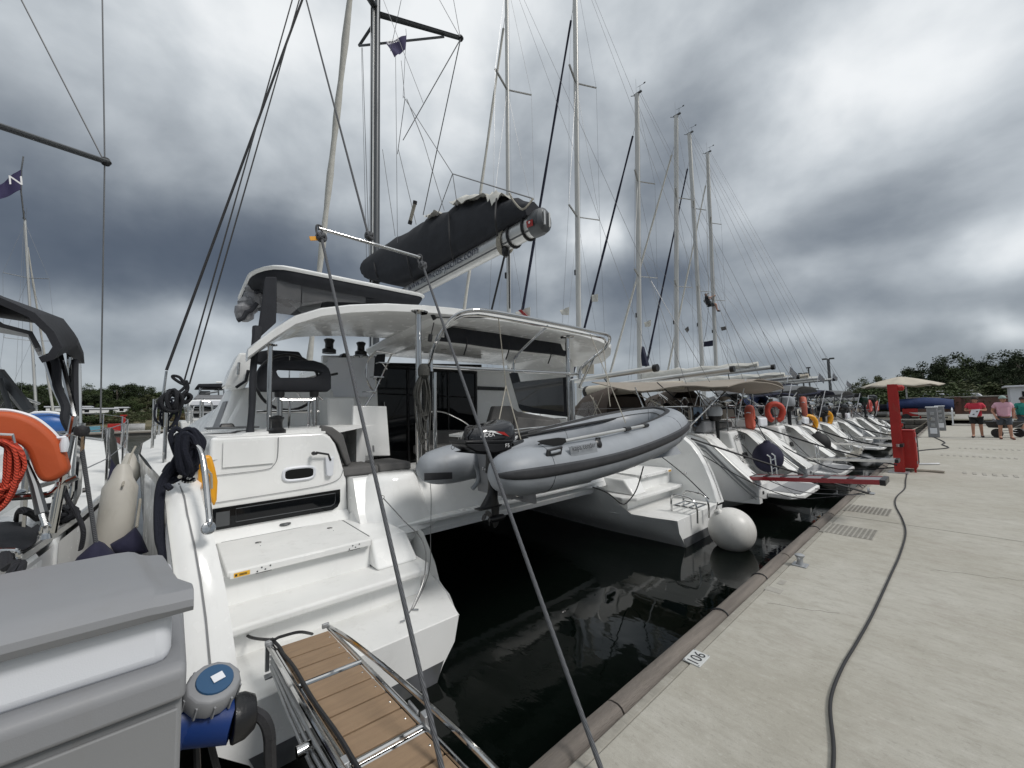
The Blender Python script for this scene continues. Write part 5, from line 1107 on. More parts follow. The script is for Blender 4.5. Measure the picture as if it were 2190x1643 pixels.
# the yellow rescue buoy in its holder
yb = thing('rescue_buoy', PX(445, 1020, -4.2), 'yellow rescue buoy case mounted inside the left stern quarter', 'rescue buoy')
part('case', YEL, yb, lambda b: b.prism([PX(a, c, -3.98) for a, c in ((425, 978), (452, 974), (460, 1000), (466, 1030), (464, 1070), (458, 1085), (440, 1050), (424, 1040))], (-.12, 0, 0)), bevel=.02)
part('strap', ROPEW, yb, lambda b: b.tube([PX(430, 988, -3.95), PX(452, 1015, -3.95), PX(453, 1045, -3.95)], .009, 6))
# winch handle in its pocket
whd = thing('winch_handle', PX(705, 990, -4.8), 'black winch handle standing in a white pocket on the bulkhead', 'winch handle')
part('pocket', WHITEP, whd, lambda b: b.prism([PX(a, c, -4.80) for a, c in ((697, 980), (715, 977), (713, 1015), (710, 1019), (701, 1019), (699, 1015))], (-.045, 0, 0)), bevel=.008)
part('arm', BLACKP, whd, lambda b: b.tube([PX(707, 985, -4.80), PX(702, 972, -4.80), PX(676, 968, -4.78)], .012, 8))
part('grip', BLACKP, whd, lambda b: b.lathe([(.018, -.045), (.024, -.02), (.018, .0), (.014, .04)], PX(673, 970, -4.76), 12, (1, .2, 0)))
# long black rope bundle over the quarter rail
def bundle(b):
    r = random.Random(8)
    for k in range(10):
        o = V((r.uniform(-.06, .06), r.uniform(-.06, .06), r.uniform(-.04, .04))); q = [(402, 1000), (389, 965), (385, 940), (393, 924), (406, 928), (417, 945), (414, 972), (404, 996)]
        b.tube([PX(a+r.uniform(-4, 4), c+r.uniform(-4, 4), -3.66)+o*.8 for a, c in q], .0165, 7, smooth=5, closed=True)
    for k in range(7):
        o = V((r.uniform(-.05, .05), r.uniform(-.03, .03), 0)); b.tube([PX(392+r.uniform(-4, 4), 930, -3.62)+o, PX(385+r.uniform(-3, 3), 960, -3.62)+o, PX(395+r.uniform(-9, 9), 1000, -3.64)+o, PX(398+r.uniform(-9, 9), 1018, -3.66)], .022, 7, smooth=4)
rb_ = thing('mooring_rope_bundle', PX(395, 960, -3.66), 'bunched navy black mooring rope draped over the left quarter rail', 'rope bundle')
part('coils', ROPEN, rb_, bundle)
part('hitch', ROPEN, rb_, lambda b: [b.tube([PX(a, c, -3.72)+V((0, 0, dz)) for a, c in ((352, 1020), (365, 1002), (390, 1000), (398, 1006), (375, 1018), (356, 1024))], .02, 7, smooth=5) for dz in (0, .03, -.03)])
part('tail', ROPEN, rb_, lambda b: [b.tube([PX(a+d, c, x) for a, c, x in ((388, 960, -3.62), (372, 990, -3.66), (350, 1020, -3.7), (341, 1045, -3.68), (337, 1090, -3.62), (339, 1150, -3.52), (347, 1185, -3.45), (352, 1260, -3.35))], .022, 8, smooth=6) for d in (0, 6)])
part('short_end', ROPEN, rb_, lambda b: b.tube([PX(356, 1037, -3.6), PX(365, 1046, -3.58)], .02, 8))
# dark rope bag and coils at the chainplate
def tangle(c, R, n, r0, seed, sq=(1, 1, 1)):
    rr = random.Random(seed)
    def f(b):
        for k in range(n):
            ax = V((rr.uniform(-1, 1), rr.uniform(-1, 1), rr.uniform(-.3, .3))).normalized(); M_ = ax.to_track_quat('Z', 'Y').to_matrix(); rd = R*rr.uniform(.55, 1); o = V((rr.uniform(-.2, .2)*R, rr.uniform(-.2, .2)*R, rr.uniform(-.3, .3)*R))
            b.tube([c+o+V([q*s for q, s in zip(M_ @ V((rd*cos(a), rd*sin(a)*.8, 0)), sq)]) for a in [2*pi*j/14 for j in range(14)]], r0, 6, closed=True)
    return f
cc = PX(368, 862, -5.0)
cg = thing('coiled_sheets', cc, 'tangle of dark coiled lines hanging at the left stern stanchion of the catamaran', 'rope coil')
part('coil', ROPEB, cg, tangle(PX(366, 856, -5.0), .09, 8, .016, 3, (1, 1, 1.4)))
part('coil', ROPEN, cg, tangle(PX(358, 885, -5.2), .14, 6, .010, 5, (1, .8, 1.5)))
part('coil', ROPEB, cg, tangle(PX(394, 850, -5.6), .09, 5, .015, 6))
part('coil', ROPEB, cg, lambda b: b.tube([PX(a, c, -6) for a, c in ((396, 826), (385, 808), (370, 804), (372, 810), (392, 822), (398, 815), (402, 830), (396, 845), (400, 825), (384, 838), (368, 842))], .018, 6, smooth=4))
# ================================================================== TENDER, OUTBOARD
td = thing('inflatable_tender', (-3.2, 4.0, 1.45), 'grey inflatable tender with black rubbing strake hanging athwart the catamaran stern', 'dinghy')
tp = [(-2.62, 2.06, 1.665), (-2.6, 2.5, 1.66), (-2.6, 3.1, 1.665), (-2.6, 3.8, 1.70), (-2.6, 4.5, 1.78), (-2.64, 5.1, 1.87), (-2.82, 5.66, 1.95), (-3.2, 5.94, 2.0), (-3.58, 5.66, 1.97), (-3.76, 5.1, 1.90), (-3.8, 4.5, 1.82), (-3.8, 3.8, 1.74), (-3.8, 3.1, 1.67), (-3.8, 2.5, 1.625), (-3.8, 2.0, 1.60)]
TP = catmull(tp, 6)
def tube_r(i, m):
    d = min(i, m-1-i); return .218*min(1, sqrt(max(0, 1-((6-d)/6.4)**2))) if d < 6 else .218
part('buoyancy_tube', HYP, td, lambda b: b.tube(TP, .2, 22, rs=[max(.05, tube_r(i, len(TP))) for i in range(len(TP))]), ang=60)
CT = V((-3.2, 4.0, 1.7))
def outw(i, P):                                             # outward sideways direction of the tube at point i
    t = P[min(i+1, len(P)-1)]-P[max(i-1, 0)]; t.normalize(); o = V((t.y, -t.x, 0)).normalized()
    return o if o.dot(P[i]-CT) > 0 or abs(o.x) > .5 and (P[i].x-CT.x)*o.x > 0 else -o
def along(i0, i1, dz, do, rr): return [TP[i]+outw(i, TP)*(tube_r(i, len(TP))*do)+V((0, 0, tube_r(i, len(TP))*dz)) for i in range(i0, i1)]
n_ = len(TP)
def strake(i0, i1):
    def f(b):
        secs = []
        for i in range(i0, i1):
            o = outw(i, TP); r = tube_r(i, n_); secs.append([TP[i]+o*(r*a)+V((0, 0, r*z)) for a, z in ((.955, .27), (1.06, .20), (1.09, .04), (1.06, -.12), (.975, -.20), (.9, 0))])
        b.loft(secs, closed=True, cap0=True, cap1=True)
    return f
part('rubbing_strake', HYPD, td, strake(0, n_-9), ang=40)
for i in (7, 30, 44, n_-22, n_-9): part('tube_seam', HYPD, td, lambda b: b.tube([TP[i]+outw(i, TP)*(.2195*cos(a))+V((0, 0, .2195*sin(a))) for a in [2*pi*k/26 for k in range(26)]], .0022, 4, closed=True))
part('tail_patch', HYPD, td, lambda b: b.prism([PX(a, c, -3.57) for a, c in ((907, 1012), (966, 1010), (966, 1024), (907, 1028))], (.012, 0, 0)))
part('hull_floor', HYP, td, lambda b: b.loft([[V((x, y, z)) for x, z in ((-3.68, 1.52+k*.0), (-3.4, 1.34+k), (-3.2, 1.26+k), (-3.0, 1.34+k), (-2.72, 1.52+k*.0))] for y, k in ((2.7, 0), (3.5, .03), (4.5, .16), (5.3, .40), (5.7, .6))], cap0=True))
trn = part('transom', GREYP, td, lambda b: b.hexa([(-3.66, 2.66, 1.30), (-2.74, 2.66, 1.30), (-2.74, 2.70, 1.30), (-3.66, 2.70, 1.30)], [(-3.66, 2.60, 1.80), (-2.74, 2.60, 1.80), (-2.74, 2.64, 1.80), (-3.66, 2.64, 1.80)]), bevel=.008)
part('transom_flap', GREYP, td, lambda b: b.prism([PX(a, c, -2.9) for a, c in ((1062, 1018), (1082, 1022), (1100, 1052), (1125, 1066), (1118, 1067), (1078, 1066), (1068, 1050))], (-.03, 0, 0)))
part('drain_plug', GREYDK, td, lambda b: b.lathe([(.022, 0), (.02, .008), (.008, .01)], PX(1088, 1049, -2.88), 14, (1, -.6, 0)))
part('lifting_eye', STEEL, td, lambda b: b.tube([PX(1106, 1058, -2.84)+V((0, .018*cos(a), .018*sin(a))) for a in [2*pi*k/12 for k in range(12)]], .004, 5, closed=True))
part('inner_flap', HYP, td, lambda b: b.prism([PX(a, c, -3.62) for a, c in ((994, 985), (1045, 978), (1040, 988), (1012, 996), (998, 992))], (0.02, 0, 0)), bevel=.006)
part('transom_roll', HYP, td, lambda b: b.tube([PX(a, c, -3.6) for a, c in ((1012, 992), (1022, 1010), (1022, 1030), (1010, 1046))], .025, 8, smooth=4))
part('towing_ring', STEEL, td, lambda b: [b.tube([PX(a, c, -3.45)+V((0, .02*cos(t), .02*sin(t))) for t in [2*pi*k/10 for k in range(10)]], .004, 5, closed=True) for a, c in ((1035, 1003), (968, 957))])
# black grab rail sleeve along the inboard top of both tubes
part('lacing_sleeve', RUB, td, lambda b: b.tube([TP[i]-outw(i, TP)*.06+V((0, 0, tube_r(i, n_)*.93)) for i in range(8, n_-6)], .042, 8, flat=.6))
part('bow_dodger', RUB, td, lambda b: b.loft([[TP[i]-outw(i, TP)*.01+V((0, 0, .208)), TP[i]-outw(i, TP)*.10+V((0, 0, .185)), TP[i]-outw(i, TP)*.18+V((0, 0, .13))] for i in range(26, 60)]))
def handle(px, py, sc=1):
    base = PX(px, py, -2.425)
    return [part('grab_handle', HYPD, td, lambda b: b.box(base+V((0, .0, 0)), (.02, .20*sc, .085*sc), rot=(.10, .35, 0)), bevel=.008),
            part('handle_bar', HYP, td, lambda b: b.tube([base+V((.012, -.06, 0)), base+V((.028, 0, .006)), base+V((.012, .06, .012))], .014, 8))]
handle(1185, 967)
ga, gb = PX(1222, 972, -2.425), PX(1272, 963, -2.425)
patch = [PX(a, c, -2.415) for a, c in ((1216, 955), (1275, 945), (1277, 966), (1221, 977))]
part('name_patch', HYP, td, lambda b: b.prism(patch, (.006, 0, -.002)))
text_mesh('lettering', 'kapa tender', INK, td, PX(1221, 971, -2.405), (PX(1271, 961, -2.41)-PX(1221, 971, -2.41)), V((-.35, 0, 1)), .066, .034, width=(PX(1271, 961, -2.41)-PX(1221, 971, -2.41)).length*1.0)
oar = thing('oar', PX(1280, 940, -2.6), 'aluminium oar with a black blade strapped along the near tube of the tender', 'oar')
o0, o1 = PX(1212, 943, -2.50), PX(1447, 905, -2.70); o0 = PX(1206, 944, -2.52); o1 = PX(1376, 911, -2.52)
part('shaft', ALU, oar, lambda b: b.tube([o0, o1], .018, 10)); part('collar', BLACKP, oar, lambda b: b.tube([lerp(o0, o1, .72), lerp(o0, o1, .79)], .028, 10))
part('blade', BLACKP, oar, lambda b: b.prism([PX(a, c, -2.5) for a, c in ((1210, 937), (1195, 936), (1160, 941), (1150, 944), (1162, 951), (1185, 955), (1203, 952), (1212, 946))], (-.015, 0, .0)), bevel=.005)
part('grip', BLACKP, oar, lambda b: b.tube([o1, o1+(o1-o0).normalized()*.10], .024, 10))
part('oar_bracket', BLACKP, oar, lambda b: [b.box(PX(1279, 941, -2.5), (.03, .05, .05)), b.lathe([(.05, 0), (.03, .012)], PX(1281, 948, -2.44), 10, (1, 0, .4))])
oar2 = thing('oar', PX(1180, 920, -3.7), 'second dark oar lying along the inner tube of the tender', 'oar')
part('shaft', BLACKP, oar2, lambda b: b.tube([PX(1105, 935, -3.66), PX(1400, 880, -3.5)], .022, 8)); part('blade', BLACKP, oar2, lambda b: b.box(PX(1110, 934, -3.66), (.04, .3, .1), rot=(.1, 0, 0)), bevel=.01)
for a, c, d, e, f_ in ((1066, 680, 1082, 826, -4.0), (1082, 826, 1115, 945, -3.3), (1082, 826, 1066, 905, -3.3), (1262, 715, 1338, 905, -3.0), (1290, 740, 1305, 870, -3.3)):
    x0 = -3.85; p, q = PX(a, c, -3.85 if c < 760 else -3.6), PX(d, e, f_)
    part('davit_fall', ROPEW, td, lambda b: b.tube([p, q], .007, 5))
# outboard
ob = thing('outboard_motor', (-3.15, 2.5, 1.2), 'black outboard motor with a red and white swoosh on the tender transom', 'outboard motor')
ox = -3.05
def cowl(b):
    c0, c1 = PX(1000, 920, ox), PX(1094, 917, ox); yl, yr = c0.y, c1.y; zb, zt = PX(1050, 945, ox).z, PX(1055, 905, ox).z
    secs = []
    for z, s, w in ((zb, 1, 1), (lerp(zb, zt, .35), 1.02, 1.02), (lerp(zb, zt, .7), .97, .92), (lerp(zb, zt, .92), .84, .75), (zt, .62, .5), (zt+.008, .3, .25)):
        cy, hw, hd = (yl+yr)/2, (yr-yl)/2*s, .155*w; sh = (zt-z)*.0
        secs.append([V((ox-.02+math.copysign(hd*abs(sin(a))**.7, sin(a)), cy-(.04 if z > zb+.15 else 0)*0+math.copysign(hw*abs(cos(a))**.55, cos(a)), z+(.03*cos(a) if z > lerp(zb, zt, .6) else 0))) for a in [2*pi*k/24 for k in range(24)]])
    b.loft(secs, closed=True, cap0=True, cap1=True)
cw = part('cowl', BLACKG, ob, cowl, ang=50)
part('cowl_band', BLACKP, ob, lambda b: b.prism([PX(a, c, ox+.14) for a, c in ((996, 943), (1098, 941), (1098, 947), (996, 949))], (-.28, 0, 0)), bevel=.006)
part('lower_cowl', BLACKP, ob, lambda b: b.prism([PX(a, c, ox+.13) for a, c in ((996, 948), (1096, 946), (1096, 960), (1080, 966), (1060, 970), (1020, 968), (998, 956))], (-.26, 0, 0)), bevel=.015)
part('swoosh', WHITEINK, cw, lambda b: b.prism([PX(a, c, ox+.145) for a, c in ((1034, 923), (1050, 921), (1070, 924), (1083, 930), (1072, 930), (1052, 925))], (.006, 0, 0)))
part('swoosh_tip', REDP, cw, lambda b: b.prism([PX(a, c, ox+.152) for a, c in ((1060, 923), (1078, 924), (1089, 934), (1076, 930))], (.004, 0, 0)))
text_mesh('cowl_lettering', 'HIDEA', WHITEINK, cw, PX(1028, 936, ox+.15), (0, 1, .02), (-.1, 0, 1), .038, .002, width=.165)
text_mesh('cowl_badge', 'F5', WHITEINK, cw, PX(1081, 957, ox+.14), (0, 1, 0), (0, 0, 1), .035, .002, width=.05)
part('tiller', BLACKP, ob, lambda b: b.tube([PX(1095, 952, ox), PX(1117, 943, -3.2)], .022, 8))
part('tilt_bracket', GREYDK, ob, lambda b: b.prism([PX(a, c, ox-.02) for a, c in ((985, 968), (1010, 962), (1075, 968), (1068, 974), (1030, 972))], (-.12, 0, 0)), bevel=.008)
part('clamp_bracket', BLACKP, ob, lambda b: b.prism([PX(a, c, ox+.05) for a, c in ((1060, 966), (1084, 970), (1078, 1000), (1066, 1016), (1058, 1016))], (-.16, 0, 0)), bevel=.01)
def unit(rows): return lambda b: b.loft([[V((ox-.02+d*cos(a), PX(cx, cy, ox).y+w*sin(a), PX(cx, cy, ox).z)) for a in [2*pi*k/14 for k in range(14)]] for cx, cy, w, d in rows], closed=True, cap0=True, cap1=True)
part('leg', BLACKP, ob, unit(((1056, 966, .085, .06), (1057, 1000, .060, .05), (1057, 1040, .055, .042), (1056, 1056, .060, .042), (1052, 1070, .085, .045), (1050, 1080, .11, .05), (1050, 1085, .115, .05))))
part('cavitation_plate', BLACKP, ob, lambda b: b.prism([V((x, PX(px, 1086, ox).y, PX(1050, 1086, ox).z)) for px, x in ((1022, ox-.06), (1022, ox+.03), (1060, ox+.05), (1074, ox+.0), (1060, ox-.08))], (0, 0, .012)), bevel=.003)
part('gearcase', BLACKP, ob, unit(((1062, 1086, .05, .028), (1062, 1100, .045, .026), (1061, 1112, .05, .03))))
part('torpedo', BLACKP, ob, lambda b: b.lathe([(.01, -.12), (.03, -.09), (.036, -.02), (.030, .07), (.02, .08)], PX(1060, 1109, ox), 14, (0, -1, 0)))
part('skeg', BLACKP, ob, lambda b: b.prism([PX(a, c, ox-.01) for a, c in ((1052, 1112), (1069, 1112), (1064, 1124), (1058, 1130))], (-.012, 0, 0)))
pc_ = PX(1046, 1107, ox)
for k in range(3):
    a = 2*pi*k/3+.5; part('propeller_blade', BLACKP, ob, lambda b: b.prism([pc_+V((0, 0, .0))+V(((sin(a)*r+cos(a)*w), -.02+w*.5, (cos(a)*r-sin(a)*w))) for r, w in ((.02, -.015), (.05, -.035), (.075, -.025), (.08, .01), (.055, .035), (.02, .015))], (0, -.006, 0)), bevel=.002)
part('fuel_hose', RUB, ob, lambda b: b.tube([PX(1004, 955, ox), PX(996, 940, ox), PX(997, 915, ox), PX(1010, 912, ox)], .012, 6, smooth=4))
# dangling painter loop under the tender
cable_obj([PX(1268, 1042, -3.2), PX(1300, 1055, -3.3), PX(1330, 1078, -3.4), (PX(1345, 1071, -3.4)), PX(1362, 1045, -3.3), PX(1376, 998, -3.1)], .009, RUB, 'thin dark rope hanging in a loop below the tender', 'rope', name='painter_rope')
# ================================================================== BALL FENDER, RIGHT HULL LADDER
bc = PX(1565, 1133, -2.45)
bf = thing('ball_fender', bc, 'big white spherical fender floating at the right stern of the catamaran', 'fender')
R_ = .335
part('ball', PVCW, bf, lambda b: b.lathe([(R_*sin(pi*k/22), -R_*cos(pi*k/22)*1.0) for k in range(23)], bc, 36))
part('neck', PVCW, bf, lambda b: b.lathe([(.06, R_*.97), (.05, R_*1.12), (.0, R_*1.14)], bc, 14, (-.5, -.5, 1)))
part('lanyard', RUB, bf, lambda b: b.tube([bc+V((-.15, -.15, .33)), PX(1535, 1075, -2.9)], .008, 6))
lz = .46
def ladder(b, y):
    if 1:
        b.tube([(-3.28, y, lz), (-3.28, y, lz+.20), (-3.22, y, lz+.27), (-3.05, y, lz+.27), (-2.93, y, lz+.24), (-2.86, y, lz+.12), (-2.86, y, lz-.12)], .017, 8, smooth=4)
sl = part('swim_ladder', STEEL, cat, lambda b: ladder(b, 6.42)); part('swim_ladder', STEEL, cat, lambda b: ladder(b, 6.86))
for x in (-3.24, -3.12, -3.0, -2.9): part('ladder_rung', STEEL, sl, lambda b: b.tube([(x, 6.42, lz+.10), (x, 6.86, lz+.10)], .013, 6))
part('ladder_side', STEEL, sl, lambda b: [b.tube([(-3.26, y, lz+.10), (-2.88, y, lz+.10)], .013, 6) for y in (6.44, 6.84)])
part('deck_fitting', STEEL, cat, lambda b: b.lathe([(.03, 0), (.02, .01)], (-3.5, 7.45, .95), 10, (0, -1, 0)))
part('round_moulding', GEL, cat, lambda b: b.lathe([(.13, 0), (.125, .008), (.0, .009)], (-4.15, m_(.368), 1.30), 26, (0, -1, 0)))
# starboard and port platform lines
cable_obj([PX(820, 1066, -4.22), PX(860, 1110, -3.9), PX(905, 1160, -3.55), PX(908, 1230, -3.3), PX(885, 1292, -3.2), PX(870, 1318, -3.18)], .006, WIRE, 'thin wire lead looping from an eye on the white hull down to the stern platform', 'wire', name='earth_wire', smooth=6)
cable_obj([PX(918, 1015, -4.25), PX(922, 1060, -4.1), PX(921, 1130, -3.9), PX(918, 1220, -3.5), PX(890, 1290, -3.2), PX(880, 1305, -3.18)], .004, WIRE, 'very thin line hanging from the left roof post to a cleat on the stern platform', 'line', name='hanging_line', smooth=6)
part('eye_bolt', STEEL, cat, lambda b: b.tube([PX(818, 1064, -4.24)+V((0, .02*cos(a), .02*sin(a))) for a in [2*pi*k/12 for k in range(12)]], .005, 5, closed=True))
part('platform_cleat', STEEL, cat, lambda b: [b.tube([PZ(880, 1304, .47), PZ(895, 1304, .47)], .008, 6), b.tube([PZ(855, 1331, .47), PZ(866, 1327, .47)], .008, 6)])
cable_obj([(-4.0, m_(.42), 1.25), (-3.4, 7.2, .95), (-2.9, 7.0, .62)], .009, ROPEB, 'dark line crossing the right stern quarter down to the ladder', 'line', name='stern_line', smooth=4)
# ================================================================== GANGWAY
gz = .72
gw = thing('gangway', (-2.2, .75, gz), 'folding gangway with brown slats and steel side tubes laid from quay to stern platform', 'gangway')
GL0, GR0 = PZ(592, 1385, gz), PZ(702, 1349, gz); GL1, GR1 = PZ(744, 1620, gz), PZ(887, 1544, gz)
dl = (GL1-GL0); dr = (GR1-GR0); Ld = 2.35/1.14
def gp(f, s): return lerp(GL0+dl*f, GR0+dr*f, s)
cuts = [0.0]
segs = [(0, .455, 3.6), ]
seams = [.0, .105, .225, .34, .455]
slat_edges = [(0, .16), (.165, .29), (.295, .425), (.455, .60), (.605, .745), (.75, .885), (.89, 1.02), (1.075, 1.22), (1.225, 1.37), (1.375, 1.52), (1.525, 1.66), (1.70, 1.85), (1.855, 2.0)]
for f0, f1 in slat_edges:
    part('slat', TEAK, gw, lambda b: b.hexa([gp(f0, .0)+V((0, 0, -.022)), gp(f1-.006, .0)+V((0, 0, -.022)), gp(f1-.006, 1)+V((0, 0, -.022)), gp(f0, 1)+V((0, 0, -.022))], [gp(f0, .0), gp(f1-.006, .0), gp(f1-.006, 1), gp(f0, 1)]), bevel=.003)
    part('rivet', STEEL, gw, lambda b: b.lathe([(.006, 0), (.004, .002)], gp((f0+f1)/2, .93), 8))
for f in (.44, 1.045, 1.68): part('cross_tube', STEEL, gw, lambda b: b.tube([gp(f, -.04), gp(f, 1.04)], .016, 10))
part('cross_tube', STEEL, gw, lambda b: b.tube([gp(1.068, -.04)+V((0, 0, -.01)), gp(1.068, 1.04)+V((0, 0, -.01))], .010, 8))
up = V((0, 0, 1))
part('side_tube', STEEL, gw, lambda b: b.tube([gp(-.05, -.05), gp(.5, -.07), gp(2.05, -.05)], .014, 10))
part('side_tube', STEEL, gw, lambda b: b.tube([gp(-.03, 1.05), gp(.5, 1.06), gp(2.05, 1.05)], .014, 10))
part('truss_tube', STEEL, gw, lambda b: b.tube([gp(-.06, -.10), gp(.3, -.14)+up*.02, gp(1.0, -.18)+up*.03, gp(2.05, -.12)], .015, 10, smooth=4))
part('truss_tube', STEEL, gw, lambda b: b.tube([gp(-.05, 1.06)+up*.0, gp(.25, 1.13)+up*.03, gp(.9, 1.20)+up*.055, gp(1.5, 1.2)+up*.05, gp(2.05, 1.1)], .015, 10, smooth=4))
for s in (-.16, ): 
    for k in (1, 2, 3): part('truss_tube', GALV, gw, lambda b: b.tube([gp(.02, -.12)-up*.03*k, gp(.8, s-.03*k)-up*.04*k, gp(2.05, -.15)-up*.04*k], .009, 8, smooth=3))
for q_, d_ in ((gp(1.04, 1.10)+up*.02, (.05, .035, .06)), (gp(1.04, -.12), (.05, .04, .07)), (gp(.93, 1.12)-up*.03, (.10, .012, .10))): part('end_joint', GALV, gw, lambda b: b.box(q_, d_), bevel=.004)
part('end_bracket', GALV, gw, lambda b: [b.prism([gp(-.05, -.12)+V((0, a, c)) for a, c in ((-.012, .02), (.012, .02), (.012, -.16), (-.012, -.16))], (-.02, 0, 0)), b.box(gp(-.02, -.05)+V((.0, .0, -.17)), (.05, .09, .012)), b.box(gp(-.045, 1.0)+up*.015, (.02, .045, .03)), b.box(gp(-.04, -.1)+up*.02, (.03, .05, .03))], bevel=.003)
part('pulley', STEEL, gw, lambda b: b.lathe([(.026, -.03), (.026, .03)], gp(.78, -.32)-up*.06, 14, (0, 1, 0)))
part('gangway_foot', GALV, gw, lambda b: [b.tube([gp(1.98, s), gp(2.04, s)-up*.11], .012, 8) for s in (0, 1)])
cable_obj([gp(-.05, -.05)+up*.035, gp(.04, .02)+up*.015, gp(.12, .01)+up*.015, gp(.3, .03)+up*.02, gp(.6, .0)+up*.02, gp(.9, .02)+up*.02, gp(1.2, .0)+up*.02, gp(2.2, .02)+up*.02], .0105, RUB, 'black power lead running down the left side of the gangway', 'cable', smooth=6)
cable_obj([PZ(512, 1342, .49), PZ(533, 1362, .60), gp(-.055, -.06)+up*.03, PZ(600, 1362, .76), PZ(640, 1352, .74), PZ(668, 1356, .60)], .0095, RUB, 'short black lashing tying the gangway end to the stern platform', 'rope', name='lashing')
# lifting bar and the two rope legs
BARX = -3.7
bx0, bx1 = PX(683, 489, BARX), PX(898, 551, BARX)
lb = thing('lifting_bar', lerp(bx0, bx1, .5), 'slim stainless spreader bar hanging over the catamaran stern with a rope at each end', 'spreader bar')
part('bar', STEEL, lb, lambda b: b.tube([bx0, bx1], .0165, 12)); part('end_cap', BLACKP, lb, lambda b: [b.tube([bx0, bx0-(bx1-bx0).normalized()*.008], .0185, 12), b.tube([bx1, bx1+(bx1-bx0).normalized()*.008], .0185, 12)])
def knot(p, s=1):
    def f(b):
        for k, ax in enumerate(((1, 0, 0), (.6, .6, .5), (.2, -.7, .7))):
            M_ = V(ax).to_track_quat('Z', 'Y').to_matrix(); b.tube([p+M_ @ V((.024*s*cos(a), .024*s*sin(a), .004*k)) for a in [2*pi*j/12 for j in range(12)]], .010*s, 7, closed=True)
    return f
e1, e2 = PZ(945, 1643, .72), PZ(1285, 1643, .63)
def rope_leg(p, q, label, knotdrop, tagm):
    t = thing('lifting_rope', q, label, 'rope', 'rope legs under the lifting bar')
    k = p+(q-p).normalized()*knotdrop
    part('rope', ROPEG, t, lambda b: b.tube([k, lerp(k, q, .5)+V((0, .0, -.012)), q, q+(q-p).normalized()*.06], .0118, 10, smooth=10))
    part('loop', ROPEG, t, lambda b: b.tube([p+V((0, -.022, .02)), p+V((0, -.02, -.05)), k, p+V((0, .022, -.05)), p+V((0, .02, .02))], .010, 7, smooth=5, closed=True))
    part('knot', ROPEG, t, knot(k+V((0, 0, .0)), 1.5))
    if tagm: part('rope_tag', tagm, t, lambda b: b.box(k+V((0, -.06, -.03)), (.01, .07, .035), rot=(.3, 0, 0)))
rope_leg(bx0, e1, 'left grey rope from the lifting bar down to the gangway', .13, YEL); rope_leg(bx1, e2, 'right grey rope from the lifting bar down to the quay edge', .16, None)
bmid = PX(790, 512, BARX); bmid.z = lerp(bx0, bx1, (bmid.y-bx0.y)/(bx1.y-bx0.y)).z+.01
shA, shB = PX(356, 792, -9.6), lerp(cp, top, .97)
att = lerp(shA, shB, .60)
hl = thing('lifting_halyard', bmid, 'grey halyard running up from the middle of the lifting bar', 'rope')
u_ = PX(655, 0, -6.0); ext = extend(bmid, u_, 1.25)
part('rope', ROPEG, hl, lambda b: b.tube([bmid+V((0, 0, .03)), extend(bmid, u_, 1), ext, extend(ext, att, 1)], .0115, 8)); part('knot', ROPEG, hl, knot(bmid+V((0, 0, .06)), 1.5))
# ================================================================== GREY SERVICE BOX IN THE CORNER (sockets pedestal close to the camera)
pdz = QZ
pc0 = PX(415, 1265, -1.2)                    # top front right corner
PXF, PXB, PYR = -.86, -1.225, .035
zt = on(0, 415, 1265, PXF).z
bxn = thing('shore_power_pedestal', (-1.04, -.35, QZ), 'large grey moulded shore power box with overhanging lid close in the lower left corner', 'power pedestal')
yl, yr = -.9, .034
def pbox(x0, x1, y0, y1, z0, z1, tp=0): return lambda b: b.hexa([(x0, y0, z0), (x1, y0, z0), (x1, y1, z0), (x0, y1, z0)], [(x0+tp, y0+tp, z1), (x1-tp, y0+tp, z1), (x1-tp, y1-tp, z1), (x0+tp, y1-tp, z1)])
zt = PX(400, 1262, PXF).z
zl = PX(412, 1305, PXF).z
def lid(b):
    zb = zt
    prof = [(PXF, zl), (PXF+.006, zl+.012), (PXF+.004, zt-.012), (PXF-.012, zt), (PXF-.05, zt+.006), (PXF-.18, zt+.006), (PXB+.05, zt+.002), (PXB+.01, zt-.004), (PXB, zt-.02), (PXB, zl)]
    secs = []
    for y, dz in ((yl, 0), (yr-.075, 0), (yr-.055, -.002), (yr-.045, -.008), (yr-.036, -.02), (yr-.022, -.030), (yr-.006, -.034), (yr+.002, -.040), (yr+.004, -.05)):
        secs.append([V((x, y-(.042*max(0, (PXF-.05-x)/(PXF-.05-PXB)) if y > yr-.08 else 0), max(zl, z+dz*lin([(PXB, .55), (PXB+.1, .9), (PXF-.10, 1), (PXF-.045, .25), (PXF-.01, .08)], x)))) for x, z in prof])
    b.loft(secs, closed=True, cap0=True, cap1=True)
part('lid', GREYP, bxn, lid, bevel=.012, seg=3)
zm = PX(380, 1400, PXF-.02).z; zm0 = zl-.085
part('white_panel', WHITEP, bxn, pbox(PXB+.03, PXF-.022, yl, yr-.022, zm0, zl+.004), bevel=.02, seg=3)
def ledge(b):
    b.loft([[V((x, y, z)) for x, z in ((PXB, zm0-.05), (PXF+.004, zm0-.05), (PXF+.004, zm0-.008), (PXF-.006, zm0+.004), (PXF-.03, zm0+.006), (PXB, zm0+.006))] for y in (yl, yr-.002)], closed=True, cap0=True, cap1=True)
part('ledge', GREYP, bxn, ledge, bevel=.01, seg=3)
part('body', GREYPD, bxn, pbox(PXB+.01, PXF-.012, yl, yr-.006, QZ, zm0-.052), bevel=.008)
part('door_panel', GREYPD, bxn, pbox(PXF-.012, PXF-.006, yl, yr-.010, QZ+.05, zm0-.066), bevel=.004)
